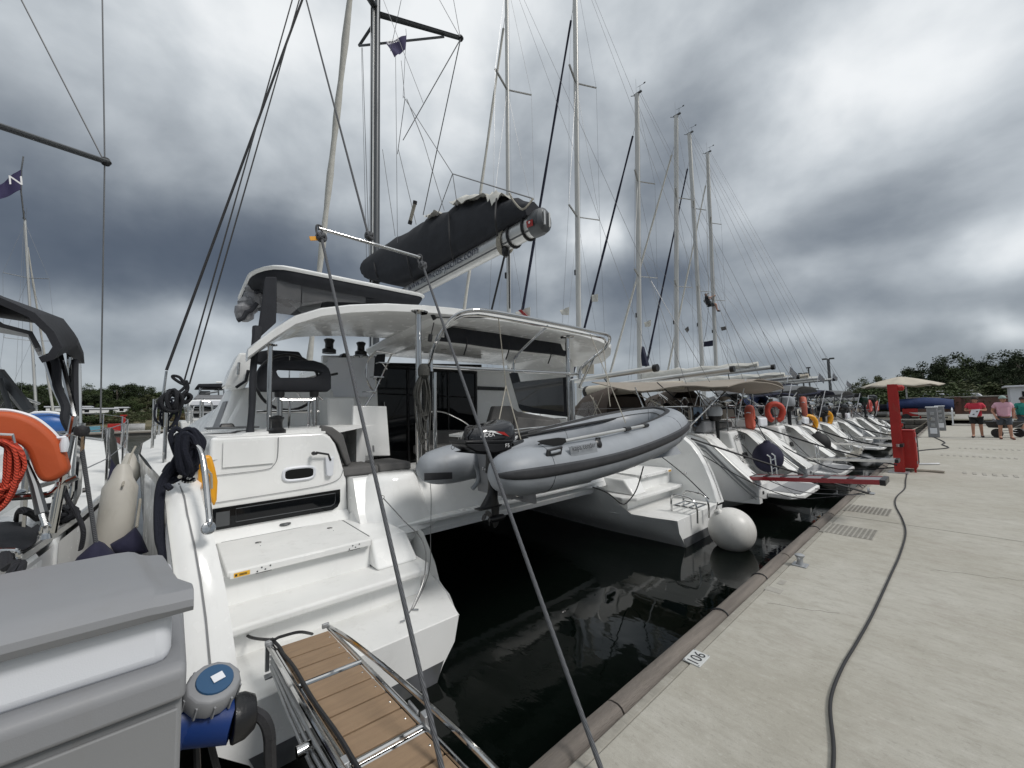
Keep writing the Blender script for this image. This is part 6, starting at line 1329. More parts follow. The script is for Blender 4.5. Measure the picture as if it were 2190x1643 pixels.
# blue industrial plug in its capped socket on the right side
pk = PX(455, 1540, -1.01); 
sk = thing('blue_power_plug', (-1.01, .10, 1.4), 'blue and grey industrial power plug with round cap on the side of the grey box', 'power plug')
c0 = PX(455, 1468, -1.0)
dcap = V((.42, .16, .90)).normalized()
part('cap', GREYP, sk, lambda b: b.lathe([(.038, -.028), (.044, -.024), (.0465, -.012), (.0465, .004), (.043, .012), (.033, .016), (.0, .017)], c0, 12, dcap), bevel=.002)
part('cap_ribs', GREYP, sk, lambda b: [b.box(c0+dcap.to_track_quat('Z', 'Y').to_matrix() @ V((.0462*cos(a), .0462*sin(a), -.010)), (.003, .005, .026), rot=dcap.to_track_quat('Z', 'Y').to_matrix()) for a in [2*pi*k/10 for k in range(10)]])
part('cap_disc', BLUED, sk, lambda b: b.lathe([(.031, .0165), (.030, .0195), (.0, .020)], c0, 24, dcap))
part('barcode_label', WHITEP, sk, lambda b: b.box(c0+dcap*.021+V((0, .004, 0)), (.020, .016, .001), rot=dcap.to_track_quat('Z', 'Y').to_matrix()))
pa, pb = PX(408, 1535, -1.03), PX(500, 1537, -1.0)
part('barrel', BLUEP, sk, lambda b: b.tube([pa-V((0, .02, 0)), pb], .040, 22))
part('socket_flange', BLUEP, sk, lambda b: b.tube([pa-V((0, .02, 0)), pa+V((0, .006, 0))], .046, 22))
pd_ = PX(545, 1520, -1.0)
part('gland', BLACKP, sk, lambda b: b.tube([pb-(pd_-pb)*.1, lerp(pb, pd_, .5), pd_], .04, 14, rs=[.043, .041, .030]), bevel=.002)
cable_obj([pd_+V((0, -.005, 0)), PX(565, 1540, -.98), PX(577, 1580, -.975), PX(578, 1643, -.975), V((-.98, .20, .95)), V((-.97, .19, .62))], .0115, RUB, 'thick black lead curving down from the blue plug', 'cable')
part('bracket_arm', BLACKP, sk, lambda b: [b.tube([PX(420, 1590, -1.05), PX(425, 1700, -1.03)], .006, 6), b.tube([PX(448, 1580, -1.05), PX(478, 1700, -1.03)], .006, 6)])

for i_, s_ in ((12, 1), (n_-16, 1)):
    c_ = TP[i_]-outw(i_, TP)*.14+V((0, 0, .165)); part('air_valve', GREYDK, td, lambda b: b.lathe([(.03, 0), (.03, .008), (.018, .014), (0, .015)], c_, 14, (.3, 0, 1)))
# ================================================================== MONOHULL YACHTS
HB = [(-13.6, .06), (-12.4, .75), (-11, 1.28), (-9, 1.72), (-6.5, 1.95), (-4, 1.99), (-2, 1.93), (0, 1.78)]
def mono(X0, Y0, label, group='sailing yachts moored stern-to along the quay', L=13.4, sheer=1.32, hullmat=None, stripe=None, boom_end=None, mast_x=-7.8, mast_top=None, mast_r=.10, cover=None,
         bimini=None, hood=BROWN, platform=True, genoa=SAIL, rig=True, wheels=2, spreaders=(.42, .72), boom=True, name=None, gmir=1, stackpack=None, frame=True, hb=1.0, detail=1, boomz=3.35, backstay=True, sail_mat=None, helm_x=-2.1, gx=.92, cove=None):
    hullmat = hullmat or GELM
    t = thing('sailing_yacht', (X0, Y0, 0), label, 'sailing yacht', group)
    k = L/13.6
    def P(x, y, z): return V((X0+x, Y0+y, z))
    def hw(x): return interp(HB, x/k)*hb
    def sh(x):
        if x > -.75: return lin([(-.75, sheer), (-.5, sheer-.10), (-.25, sheer-.36), (0, sheer-.62), (.2, sheer-.80), (.37, max(.60, sheer-.94))], x)
        return sheer + .30*(max(0, -x-3)/L)**1.5*1.6
    xs = [.37, .3, .2, .08, -.05, -.2, -.35, -.5, -.64, -.78, -1.2, -2, -3.5, -5, -6.5, -8, -9.5, -11*k, -12*k, -12.8*k, -13.5*k]
    def sec(x):
        w = hw(min(x, 0))-max(0, x)*.35; z = sh(x); f = min(1, (x+L)/L+.05); keel = -.35 if x < -1 else lerp(.02, -.35, min(1, max(0, .37-x)))
        wl = w*lerp(.45, .84, min(1, (x+L)/7)) if x < -6 else w*.86
        bt = lerp(-.25, .36, max(0, (x+1.3)/1.67)**1.15) if x > -1.3 else keel
        half = [(w, z), (w*1.005, max(.44, z*.72)), (lerp(wl, w, .85), max(.34, bt+.11)), (wl, max(.12, bt+.05)), (wl*.78, max(lerp(.12, keel, .6), bt+.012)), (wl*.3, bt)]
        rake = 0
        pts = [P(x+(rake*(1-zz/z) if rake else 0), y, zz) for y, zz in half] + [P(x+(rake*(1-zz/z) if rake else 0), -y, zz) for y, zz in reversed(half)]
        return pts
    h = part('hull', hullmat, t, lambda b: b.loft([sec(x) for x in xs], cap0=True, cap1=True), ang=38)
    if stripe:
        for s in (-1, 1):
            def st(b, z0, z1):
                b.loft([[P(x, s*(hw(x)*1.004+.012), sh(x)-z0), P(x, s*(hw(x)*1.006+.012), sh(x)-z1)] for x in xs[:-1]])
            part('hull_stripe', stripe, h, lambda b: (st(b, .10, .155), st(b, .20, .225)))
    part('boot_stripe', BOOT, h, lambda b: b.loft([[p+V((0, .008 if p.y > Y0 else -.008, -.004)) for p in sec(x)[3:9]] for x in xs if x < -.6]))
    part('toe_rail', ALU if detail else GELM, t, lambda b: [b.tube([P(x, s*(hw(x)-.03), sh(x)+.03) for x in xs], .022, 5) for s in (-1, 1)])
    # deck around an open cockpit
    def deck(b):
        for x0, x1 in zip(xs, xs[1:]):
            if x0 <= -3.5+1e-6: b.loft([[P(x0, -hw(x0)+.03, sh(x0)+.005), P(x0, hw(x0)-.03, sh(x0)+.005)], [P(x1, -hw(x1)+.03, sh(x1)+.005), P(x1, hw(x1)-.03, sh(x1)+.005)]])
            else:
                for s in (-1, 1): b.loft([[P(x0, s*1.05*hb, sh(x0)+.02), P(x0, s*(hw(x0)-.03), sh(x0)+.005)], [P(x1, s*1.05*hb, sh(x1)+.02), P(x1, s*(hw(x1)-.03), sh(x1)+.005)]])
    part('deck', DECK, t, deck)
    def coam(b, s):
        b.loft([[P(x, s*y, z) for y, z in ((1.05*hb, sheer-.5), (1.05*hb, sheer+.22), (1.15*hb, sheer+.26), (1.35*hb, sheer+.24), (1.45*hb, sheer+.0))] for x in (-.95, -1.2, -2.2, -3.6)], cap0=True, cap1=True)
    for s in (-1, 1): part('cockpit_coaming', GEL, t, lambda b: coam(b, s))
    part('cockpit_floor', DECK, t, lambda b: b.box(P(-2.15, 0, sheer-.48), (2.8, 2.1*hb, .04)))
    for s in (-1, 1): part('cockpit_seat', DECK, t, lambda b: b.box(P(-2.4, s*.78*hb, sheer-.22), (2.2, .55, .5)), bevel=.03)
    def roof(b):
        prof = [(-3.55, 1.15, .42), (-4.5, 1.2, .50), (-7, 1.05, .46), (-9, .8, .34), (-10.3, .5, .10)]
        b.loft([[P(x, -w*1.08*hb, sh(x)), P(x, -w*hb, sh(x)+h_*.85), P(x, -w*.8*hb, sh(x)+h_), P(x, w*.8*hb, sh(x)+h_), P(x, w*hb, sh(x)+h_*.85), P(x, w*1.08*hb, sh(x))] for x, w, h_ in prof], cap0=True, cap1=True)
    part('coachroof', GEL, t, roof, ang=50)
    for s in (-1, 1): part('saloon_window', GLASS, t, lambda b: b.prism([P(-4.6, s*1.235*hb, sheer+.16), P(-6.9, s*1.14*hb, sheer+.20), P(-6.7, s*1.10*hb, sheer+.34), P(-4.7, s*1.20*hb, sheer+.36)], (0, s*.012, 0)))
    # transom: corner blocks and central walk-through
    for s in (-1, 1):
        part('transom_corner', GEL, t, lambda b: b.hexa([P(-1.1, s*.40*hb, .40), P(-.42, s*.40*hb, .40), P(-.42, s*1.55*hb, .40), P(-1.1, s*1.55*hb, .40)], [P(-1.1, s*.40*hb, sheer+.02), P(-.72, s*.46*hb, sheer-.02), P(-.72, s*1.60*hb, sheer+.02), P(-1.1, s*1.66*hb, sheer+.05)]), bevel=.05, seg=3)
        def quarter(b):
            secs = []
            for x in (.365, .3, .2, .08, -.05, -.2, -.35, -.5, -.64, -.78, -1.15):
                w = hw(min(x, 0))-max(0, x)*.35; z = sh(x); ti = lerp(.14, .34, min(1, max(0, (.37-x))))
                secs.append([P(x, s*q, zz) for q, zz in ((w+.004, z-.03), (w-.02, z+.018), (w-.06, z+.03), (w-ti, z+.015), (w-ti-.03, z-.03), (w-ti-.06, .33), (w-.04, .33))])
            b.loft(secs, closed=True, cap0=True, cap1=True)
        part('quarter_panel', GEL, t, quarter, ang=50)
    part('stern_sole', DECK, t, lambda b: b.prism([P(.355, -1.5*hb, .44), P(.355, 1.5*hb, .44), P(-.6, 1.6*hb, .44), P(-.6, -1.6*hb, .44)], (0, 0, .06)), bevel=.02)
    part('stern_step', DECK, t, lambda b: b.box(P(-.55, 0, .62), (.5, .84*hb, .5)), bevel=.03)
    part('stern_step', DECK, t, lambda b: b.box(P(-.85, 0, .85), (.5, .84*hb, .7)), bevel=.03)
    part('transom_hatch', GREYP, t, lambda b: b.box(P(-.515, -.95*hb, .88), (.03, .42, .26), rot=(0, -.26, 0)), bevel=.02)
    part('transom_vent', BLACKP, t, lambda b: b.box(P(-.545, .98*hb, 1.0), (.03, .26, .14), rot=(0, -.26, 0)), bevel=.02)
    for s in (-1, 1): part('hull_light', BLACKP, t, lambda b: b.lathe([(.035, 0), (.03, .012)], P(.375, s*1.35*hb, .52), 10, (1, 0, 0)))
    if platform:
        pf = part('swim_platform', DECK, t, lambda b: b.prism([P(.38, -1.1*hb, .40), P(.74, -1.05*hb, .39), P(.92, -.75*hb, .39), P(.92, .75*hb, .39), P(.74, 1.05*hb, .39), P(.38, 1.1*hb, .40)], (0, 0, .09)), bevel=.02)
        part('platform_pad', GREYP, pf, lambda b: b.box(P(.62, 0, .49), (.5, 1.6*hb, .012)))
        part('platform_stay', WIRE, t, lambda b: [b.tube([P(-.7, s*1.2*hb, sheer), P(.85, s*1.0*hb, .48)], .006, 5) for s in (-1, 1)])
    for s in ((-1, 1) if wheels == 2 else (0,)):
        c = P(helm_x, s*.78*hb, sheer+.42)
        w_ = part('steering_wheel', STEEL, t, lambda b: b.tube([c+V((0, .40*cos(a), .40*sin(a))) for a in [2*pi*q/24 for q in range(24)]], .014, 6, closed=True))
        part('spoke', STEEL, w_, lambda b: [b.tube([c, c+V((0, .4*cos(a), .4*sin(a)))], .007, 4) for a in (.5, 2.6, 4.7)])
        part('helm_pedestal', GEL, t, lambda b: b.hexa([c+V((-.25, -.16, -.85)), c+V((-.02, -.16, -.85)), c+V((-.02, .16, -.85)), c+V((-.25, .16, -.85))], [c+V((-.2, -.13, .2)), c+V((-.06, -.13, .1)), c+V((-.06, .13, .1)), c+V((-.2, .13, .2))]), bevel=.02)
        part('helm_seat', GREYC, t, lambda b: b.box(P(-1.15, s*.85*hb, sheer+.14), (.5, .8, .14)), bevel=.03)
    # pushpit
    def push(b, s):
        z = sheer
        for hh in (.32, .62):
            b.tube([P(-1.9, s*(hw(-1.9)-.08), z+hh), P(-1.1, s*(hw(-.3)-.08), z+hh), P(-.85, s*(hw(0)-.2), z+hh), P(-.80, s*.52, z+hh)], .015, 6, smooth=3)
        for x, y in ((-1.9, hw(-1.9)-.08), (-1.35, hw(-.9)-.08), (-.88, hw(0)-.22), (-.80, .52)): b.tube([P(x, s*y, z), P(x, s*y, z+.62)], .014, 6)
    for s in (-1, 1): part('pushpit_rail', STEEL, t, lambda b: push(b, s))
    stx = (-3.4, -5.2, -7, -8.8, -10.6)
    for s in (-1, 1):
        for x in stx: part('stanchion', STEEL, t, lambda b: b.tube([P(x, s*(hw(x)-.07), sh(x)), P(x, s*(hw(x)-.07), sh(x)+.62)], .012, 5))
        part('lifeline', WIRE, t, lambda b: [b.tube([P(-1.9, s*(hw(-1.9)-.08), sheer+z)] + [P(x, s*(hw(x)-.07), sh(x)+z) for x in stx]+[P(-12.4*k, s*.5, sh(-12)+z)], .005, 4) for z in (.32, .61)])
    part('pulpit', STEEL, t, lambda b: b.tube([P(-11.6*k, .75, sh(-12)), P(-11.8*k, .72, sh(-12)+.6), P(-13.3*k, .15, sh(-12)+.62), P(-13.3*k, -.15, sh(-12)+.62), P(-11.8*k, -.72, sh(-12)+.6), P(-11.6*k, -.75, sh(-12))], .014, 6, smooth=3))
    # mast and rig
    if rig:
        mt_ = mast_top or P(mast_x-.0, 0, 19.5); mb = P(mast_x, 0, sh(mast_x)+.4)
        M_ = part('mast', MASTW, t, lambda b: b.tube([mb, mt_], mast_r, 14, flat=.68), ang=60)
        part('mast_track', ALU, M_, lambda b: b.tube([mb+V((mast_r*.62, 0, .3)), mt_+V((mast_r*.62, 0, -.1))], .022, 5))
        tipz = mt_.z
        part('masthead', GREYDK, M_, lambda b: [b.box(mt_+V((.06, 0, .02)), (.42, .10, .07)), b.tube([mt_+V((-.12, 0, 0)), mt_+V((-.34, 0, .12))], .018, 5)])
        part('wind_vane', BLACKP, M_, lambda b: [b.tube([mt_+V((.16, 0, 0)), mt_+V((.20, 0, .36))], .010, 4), b.tube([mt_+V((.02, 0, .36)), mt_+V((.42, .05, .36))], .009, 4), b.box(mt_+V((.42, .05, .38)), (.10, .01, .07))])
        part('aerial', WIRE, M_, lambda b: b.tube([mt_+V((-.05, .04, 0)), mt_+V((-.05, .04, .9))], .006, 4))
        tips = []
        for f in spreaders:
            m = lerp(mb, mt_, f); w = lerp(1.25, .85, f)
            for s in (-1, 1):
                tp_ = m+V((.42, s*w, .03)); tips.append((f, s, tp_)); part('spreader', ALU, M_, lambda b: b.tube([m, tp_], .045, 6, flat=.4))
        for s in (-1, 1):
            ch = P(mast_x+.25, s*(hw(mast_x)-.1), sh(mast_x)+.05); tp2 = [p for f, q, p in tips if q == s]
            part('cap_shroud', WIRE, t, lambda b: b.tube([ch]+tp2+[lerp(mb, mt_, .985)], .0055, 5))
            part('lower_shroud', WIRE, t, lambda b: [b.tube([ch+V((.12, 0, 0)), lerp(mb, mt_, spreaders[0])], .0045, 5), b.tube([tp2[0], lerp(mb, mt_, spreaders[1])], .006, 5)])
        bow = P(-13.1*k, 0, sh(-13)); ft = lerp(mb, mt_, gx)
        part('forestay', WIRE, t, lambda b: b.tube([bow, ft], .01, 5))
        part('furled_genoa', genoa, t, lambda b: b.tube([lerp(bow, ft, q) for q in [.05+.9*j/16 for j in range(17)]], .07, 8, rs=[.085-.04*j/16+.008*sin(j*2.1) for j in range(17)]), ang=60)
        part('furler_drum', BLACKP, t, lambda b: b.lathe([(.09, 0), (.10, .05), (.10, .12), (.06, .16)], bow+V((.05, 0, .15)), 12))
        if backstay:
            sp_ = lerp(P(-.75, 0, sheer), mt_, .22)
            part('backstay', WIRE, t, lambda b: [b.tube([mt_+V((.2, 0, 0)), sp_], .006, 5)]+[b.tube([sp_, P(-.75, s*1.2*hb, sheer)], .007, 5) for s in (-1, 1)])
        part('halyards', WIRE, t, lambda b: [b.tube([mb+V((.16, s*.09, .5)), mt_+V((.1, s*.03, -.3))], .004, 4) for s in (-1, 1)])
        part('radar_reflector', BLACKP, t, lambda b: b.tube([lerp(mb, mt_, .30)+V((-.14, 0, -.1)), lerp(mb, mt_, .30)+V((-.14, 0, .12))], .06, 8))
        if boom:
            be = boom_end or P(-1.9, 0, boomz+.25); b0 = P(mast_x+.12, 0, boomz-.0) if not boom_end else V((X0+mast_x+.12, Y0, max(2.4, be.z-.30)))
            d = (be-b0).normalized()
            bo = part('boom', ALU, t, lambda b: b.tube([b0, be], .10, 12, flat=.8), ang=60)
            part('boom_end', BLACKP, bo, lambda b: b.tube([be, be+d*.12], .105, 12))
            part('topping_lift', WIRE, t, lambda b: b.tube([be, mt_+V((.15, 0, -.1))], .006, 4))
            part('mainsheet', ROPEB, t, lambda b: b.tube([lerp(b0, be, .72), P(-3.3, 0, sheer+.55)], .018, 5))
            part('kicker', ALU, t, lambda b: b.tube([lerp(b0, be, .3), mb+V((.1, 0, .2))], .03, 6))
            if stackpack:
                def sp(b):
                    secs = []
                    for q in range(15):
                        f = q/14; c = lerp(b0, be, .02+f*.90)+V((0, 0, .10)); hh = lerp(.52, .20, f)*(.9+.12*sin(q*1.9+Y0)); ww = .15*(.9+.2*sin(q*1.3))
                        secs.append([c+V((0, ww*cos(a)*(1 if sin(a) < .3 else .6), hh*.5+hh*.5*sin(a)+.02*sin(q*3+a*3))) for a in [2*pi*j/12 for j in range(12)]])
                    b.loft(secs, closed=True, cap0=True, cap1=True)
                part('sail_cover', stackpack, t, sp, ang=60)
                part('lazy_jack', WIRE, t, lambda b: [b.tube([lerp(b0, be, f), lerp(mb, mt_, .52)], .005, 4) for f in (.35, .6, .85)])
    # sprayhood
    if hood:
        def shd(b):
            rows = []
            for x, hgt, w in ((-4.9, .42, 1.0), (-4.35, .98, 1.15), (-3.6, 1.18, 1.22), (-3.25, 1.15, 1.22)):
                rows.append([P(x, w*hb*cos(a)*1.0 if True else 0, sheer+.1+hgt*(sin(a)**.6 if sin(a) > 0 else 0)) for a in [pi*j/14 for j in range(15)]])
            b.sheet(rows, .02)
        hd = part('sprayhood', hood, t, shd, ang=60)
        part('sprayhood_window', CLEAR, hd, lambda b: b.sheet([[P(x+.02, w*hb*cos(a)*1.01, sheer+.1+hgt*(sin(a)**.6)+.03) for a in [pi*(.2+.6*j/8) for j in range(9)]] for x, hgt, w in ((-4.8, .50, 1.02), (-4.45, .90, 1.12))], .004))
        for s in (-1, 1): part('sprayhood_window', CLEAR, hd, lambda b: b.prism([P(-4.4, s*1.20*hb, sheer+.35), P(-3.5, s*1.26*hb, sheer+.35), P(-3.55, s*1.24*hb, sheer+.85), P(-4.1, s*1.18*hb, sheer+.8)], (0, s*.012, 0)))
    if bimini:
        x0, x1, w, zb, sag = (-.8, -3.5, 1.55*hb, sheer+1.38, .20)
        def bim_(b):
            rows = []
            for i in range(9):
                f = i/8; x = lerp(x0, x1, f); arch = sag*sin(pi*f)*.35
                rows.append([P(x, w*sin(g*1.35)/sin(1.35), zb+arch-sag*(abs(g)**2.6)*(.8+.4*abs(sin(pi*f*2))) + .03*noise.noise(V((x*2, g*3, Y0)))) for g in [-1+2*j/12 for j in range(13)]])
            b.sheet(rows, .02)
        part('bimini_canopy', bimini, t, bim_, ang=60)
        for f in (.0, .5, 1.0):
            x = lerp(x0, x1, f); xb_ = -2.1
            for s in (-1, 1):
                part('bimini_frame', STEEL, t, lambda b: b.tube([P(xb_+(f-.5)*-.5, s*(hw(-1.8)-.12), sheer+.05), P(lerp(x, xb_, .35), s*w*1.04, zb-.85), P(x, s*w*.99, zb-sag-.02)], .016, 6, smooth=3))
                part('frame_strut', STEEL, t, lambda b: b.tube([P(lerp(x0, x1, min(1, f+.5)), s*w*.99, zb-sag-.03), P(xb_+(f-.5)*.6, s*(hw(-1.8)-.12), sheer+.05)], .011, 5))
        part('bimini_strap', CANV, t, lambda b: [b.tube([P(x0, s*w*.95, zb-sag), P(-.85, s*1.35*hb, sheer+.62)], .014, 4) for s in (-1, 1)])
    for x, s in ((-.95, 1), (-.95, -1)): part('stern_cleat', GALV, t, lambda b: b.tube([P(x-.12, s*(hw(x)-.14), sheer+.05), P(x+.12, s*(hw(x)-.14), sheer+.05)], .018, 6))
    if name:
        nm, mt__, s = name
        nx0 = V((0, 1, 0)); text_mesh('name_lettering', nm, mt__, t, P(-.66, (-1.35 if s < 0 else .62)*hb, sheer-.24), (0, 1, .0), (-.28, 0, 1), .14, .03, width=.75)
    return t, P
QS = -2.75
def MT(px, py, Y, mx): p = PY(px, py, Y); return V((p.x, Y, p.z))
yd = []
def mtop(px, py, X, Y):
    p = PY(px, py, Y); return p
specs = [
 dict(Y=9.85, label='nearest sailing yacht right of the catamaran, white hull with dark stripes and tan awning', mast=(1083, -60), mx=-8.45, boom_end=PY(1398, 788, 9.85), bim=None, hood=BROWN, stripe=GREYH, name=('AFSKA', INK, 1), gen=SAIL, mr=.095),
 dict(Y=13.45, label='second sailing yacht from the catamaran, grey-topped hull lettered SILENCE on the stern', mast=(1229, -80), mx=-8.0, boom_end=PY(1562, 790, 13.45), bim=TAN, hood=BROWN, stripe=GREYH, name=('SILENCE', INK, 1), gen=NAVYCV, mr=.125),
 dict(Y=17.6, label='third sailing yacht from the catamaran, with yellow buoys on its stern rail', mast=(1362, 202), mx=-7.65, bim=GREYCV, hood=GREYCV, stack=SAIL, gen=NAVYCV, mr=.125),
 dict(Y=21.7, label='fourth sailing yacht from the catamaran, mast with a white furled jib', mast=(1446, 248), mx=-7.65, bim=NAVYCV, hood=BLUECV, stack=SAIL, gen=SAIL, mr=.125),
 dict(Y=25.8, label='fifth sailing yacht from the catamaran, mast leaning slightly left at the top', mast=(1474, 286), mx=-7.9, bim=GREYCV, hood=GREYCV, stack=BEIGE, gen=NAVYCV, mr=.13),
 dict(Y=29.9, label='sixth sailing yacht from the catamaran, with the rigger hanging on its mast', mast=(1513, 327), mx=-8.55, bim=CANV, hood=CANV, stack=SAIL, gen=SAIL, mr=.13),
 dict(Y=33.8, label='low smaller sailing yacht near the far end of the row', mast=None, mx=-6.5, bim=GREYCV, hood=GREYCV, stack=SAIL, gen=SAIL, L=10.5, mr=.09),
]
HULLS = [GELM, mt('light_grey_hull', (.50, .51, .52), .25, coat=.2, dirt=.2), mt('ivory_hull', (.72, .69, .61), .3, coat=.2, dirt=.25), GELM, mt('silver_hull', (.38, .40, .42), .28, coat=.3, dirt=.2), mt('cream_hull', (.66, .64, .58), .3, coat=.2, dirt=.3), GELM]
for i, s in enumerate(specs):
    X = QS-.12*(i % 2)-(.2 if i == 0 else 0); mtp = None
    if s['mast']: mtp = PY(s['mast'][0], s['mast'][1], s['Y'])
    t, P = mono(X, s['Y'], s['label'], L=s.get('L', 13.3+.3*(i % 2)), mast_x=s['mx'], mast_top=mtp if mtp else V((X+s['mx'], s['Y'], 14.0 if i == 6 else 15)), boom_end=s.get('boom_end'), bimini=s['bim'], hood=s['hood'], hullmat=HULLS[i], stripe=s.get('stripe') or [None, None, GREYH, BLUECV, None, GREYDK, REDP][i], name=s.get('name'), genoa=s['gen'], mast_r=s['mr'], stackpack=s.get('stack'), rig=i < 6, platform=i in (0, 1, 3), sheer=[1.60, 1.58, 1.48, 1.42, 1.46, 1.4, 1.2][i], wheels=2 if i < 5 else 1, boomz=3.25+.1*(i % 3), hb=[.85, 1.02, .98, 1, 1, .98, .85][i])
    yd.append((t, P, X, s['Y']))
def cylf(c, d, r, l, mat, label, nm='cylinder_fender', group=None):
    t = thing(nm, c, label, 'fender', group); d = V(d).normalized()
    part('body', mat, t, lambda b: b.lathe([(.03, -l/2-.09), (.05, -l/2-.06), (r*.65, -l/2), (r, -l/2+r*.7), (r*1.02, 0), (r, l/2-r*.7), (r*.65, l/2), (.05, l/2+.06), (.03, l/2+.10)], c, 22, d), ang=60)
    part('rib', mat, t, lambda b: [b.lathe([(r*.75, 0), (r*.78, .012), (r*.75, .02)], c+d*(l/2-r*.45), 22, d)]); return t
# what lives on a charter yacht's stern: winches, coils, ladders, fenders, pods, cans
def coil_on(P, t, x, y, z, m, r, sd): part('rail_rope_coil', m, t, tangle(P(x, y, z), r, 5, .013, sd, (.6, 1, 1.3)))
for n, (t, P, X, Yb) in enumerate(yd):
    sh0 = [1.60, 1.58, 1.48, 1.42, 1.46, 1.4, 1.2][n]; r = random.Random(40+n); hb = [.85, 1.02, .98, 1, 1, .98, .85][n]
    for k in range(4): coil_on(P, t, r.choice([-.82, -.85, -1.3, -1.7]), r.choice([-1, 1])*r.uniform(.6, 1.55)*hb, sh0+r.uniform(.25, .5), r.choice([ROPEB, ROPEW, ROPEB, ROPEN]), r.uniform(.07, .12), n*7+k)
    for s in (-1, 1):
        for x in (-2.6, -3.3): part('winch', BLACKP, t, lambda b: b.lathe([(.09, 0), (.085, .05), (.055, .07), (.052, .14), (.07, .16), (.06, .19)], P(x, s*1.25*hb, sh0+.25), 14))
        part('compass_pod', BLACKP, t, lambda b: b.lathe([(.09, 0), (.10, .08), (.06, .14), (0, .15)], P(-1.75, s*.78*hb, sh0+.58), 12))
        part('pod_arch', STEEL, t, lambda b: b.tube([P(-1.85, s*.78*hb-.2, sh0-.3), P(-1.9, s*.78*hb-.2, sh0+.75), P(-1.9, s*.78*hb+.2, sh0+.75), P(-1.85, s*.78*hb+.2, sh0-.3)], .016, 6, smooth=3))
        part('stern_seat_back', [TAN, GREYC, CANV, NAVYCV, GREYC, BROWN, GREYC][n], t, lambda b: b.box(P(-.92, s*1.05*hb, sh0+.42), (.08, .75, .24), rot=(0, -.15, 0)), bevel=.03)
    part('bathing_ladder', STEEL, t, lambda b: [b.tube([P(.30, s*.16, .42), P(.26, s*.16, 1.1), P(.20, s*.16, 1.15)], .014, 6) for s in (-1, 1)]+[b.tube([P(.30-.01*k, -.16, .5+.18*k), P(.30-.01*k, .16, .5+.18*k)], .012, 5) for k in range(4)])
    encl = [BROWN, BROWN, GREYCV, NAVYCV, CANV, GREYCV, CANV][n]
    part('sprayhood_skirt', encl, t, lambda b: b.prism([P(-3.3, -1.2*hb, sh0+.2), P(-3.3, 1.2*hb, sh0+.2), P(-3.35, 1.0*hb, sh0+.95), P(-3.35, -1.0*hb, sh0+.95)], (-.03, 0, 0)))
    part('companionway', DARKIN, t, lambda b: b.box(P(-3.27, 0, sh0+.35), (.03, .62, .6)))
    for s in (-1, 1):
        part('lazy_bag_strap', CANV, t, lambda b: b.tube([P(-1.0, s*1.5*hb, sh0+.6), P(-1.6, s*1.6*hb, sh0+1.2)], .012, 4))
        part('rail_pad', [NAVYCV, CANV, GREYCV][(n+(s > 0)) % 3], t, lambda b: b.box(P(-1.35, s*1.78*hb, sh0+.48), (.55, .05, .22)), bevel=.02)
    part('barbecue', STEEL, t, lambda b: b.lathe([(.05, -.1), (.16, -.02), (.17, .03), (.13, .12), (0, .15)], P(-.95, .95*hb, sh0+.72), 14))
    part('liferaft_case', [GREYP, WHITEP, WHITEP, GREYP, WHITEP, GREYP, WHITEP][n], t, lambda b: b.box(P(-.86, -.85*hb, sh0+.16), (.3, .6, .26)), bevel=.05, seg=3)
    part('panel_seam', GREYPD, t, lambda b: [b.tube([P(-.665, s*.55*hb, sh0-.15), P(-.44, s*.55*hb, .52), P(-.44, s*1.45*hb, .52), P(-.665, s*1.5*hb, sh0-.15)], .005, 4) for s in (-1, 1)])
    part('stern_shower', GREYDK, t, lambda b: b.lathe([(.05, 0), (.045, .015)], P(-.52, .62*hb, .85), 10, (1, 0, .2)))
    part('shore_lead', RUB, t, lambda b: b.tube([P(-.5, .5, sh0-.3), P(.1, .45, .6), P(.6, .3, .45), P(1.6, .1, .55), V((QX0-.1, Yb+.2, .66))], .010, 5, smooth=5))
    for s in (-1, 1):
        for k in range(2):
            c = P(-1.6-2.2*k, s*2.02*hb, .62); m = [NAVY, PVCW, NAVY, GREYCV, NAVY, PVCW, NAVY][n]
            ft_ = cylf(c, (0, 0, 1), .125, .5, m, ['tan-awning', 'SILENCE', 'third', 'fourth', 'fifth', 'sixth', 'last'][n]+' yacht fender, '+('aft' if k == 0 else 'forward')+' one on its '+('near' if s < 0 else 'far')+' side', 'hull_fender', 'fenders hanging between the moored yachts')
            part('lanyard', ROPEW, ft_, lambda b: b.tube([c+V((0, 0, .34)), P(-1.6-2.2*k, s*1.86*hb, sh0+.32)], .007, 4))
    if n in (2, 3, 5): part('solar_panel', GLASS, t, lambda b: b.box(P(-1.7, 0, sh0+1.52), (1.0, 1.2, .03)), bevel=.005)
    if n in (1, 3, 4): part('jerry_can', [YEL, BLUEP, REDP][n % 3], t, lambda b: b.box(P(-1.2, 1.45*hb, sh0+.2), (.18, .3, .36)), bevel=.03)
    if n in (0, 2, 4): part('towel', [mt('blue_grey_towel', (.18, .24, .32), .95), SAIL, mt('washed_red_towel', (.35, .10, .09), .95)][n//2], t, lambda b: b.sheet([[P(-.86+.03*sin(u*9), (-1.4+.5*u)*hb, sh0+.60-.42*v) for u in [k/6 for k in range(7)]] for v in (0, .5, 1)], .01))
    part('ensign_staff', WHITEP, t, lambda b: b.tube([P(-.75, 1.2*hb, sh0+.2), P(-.5, 1.25*hb, sh0+1.3)], .014, 5))
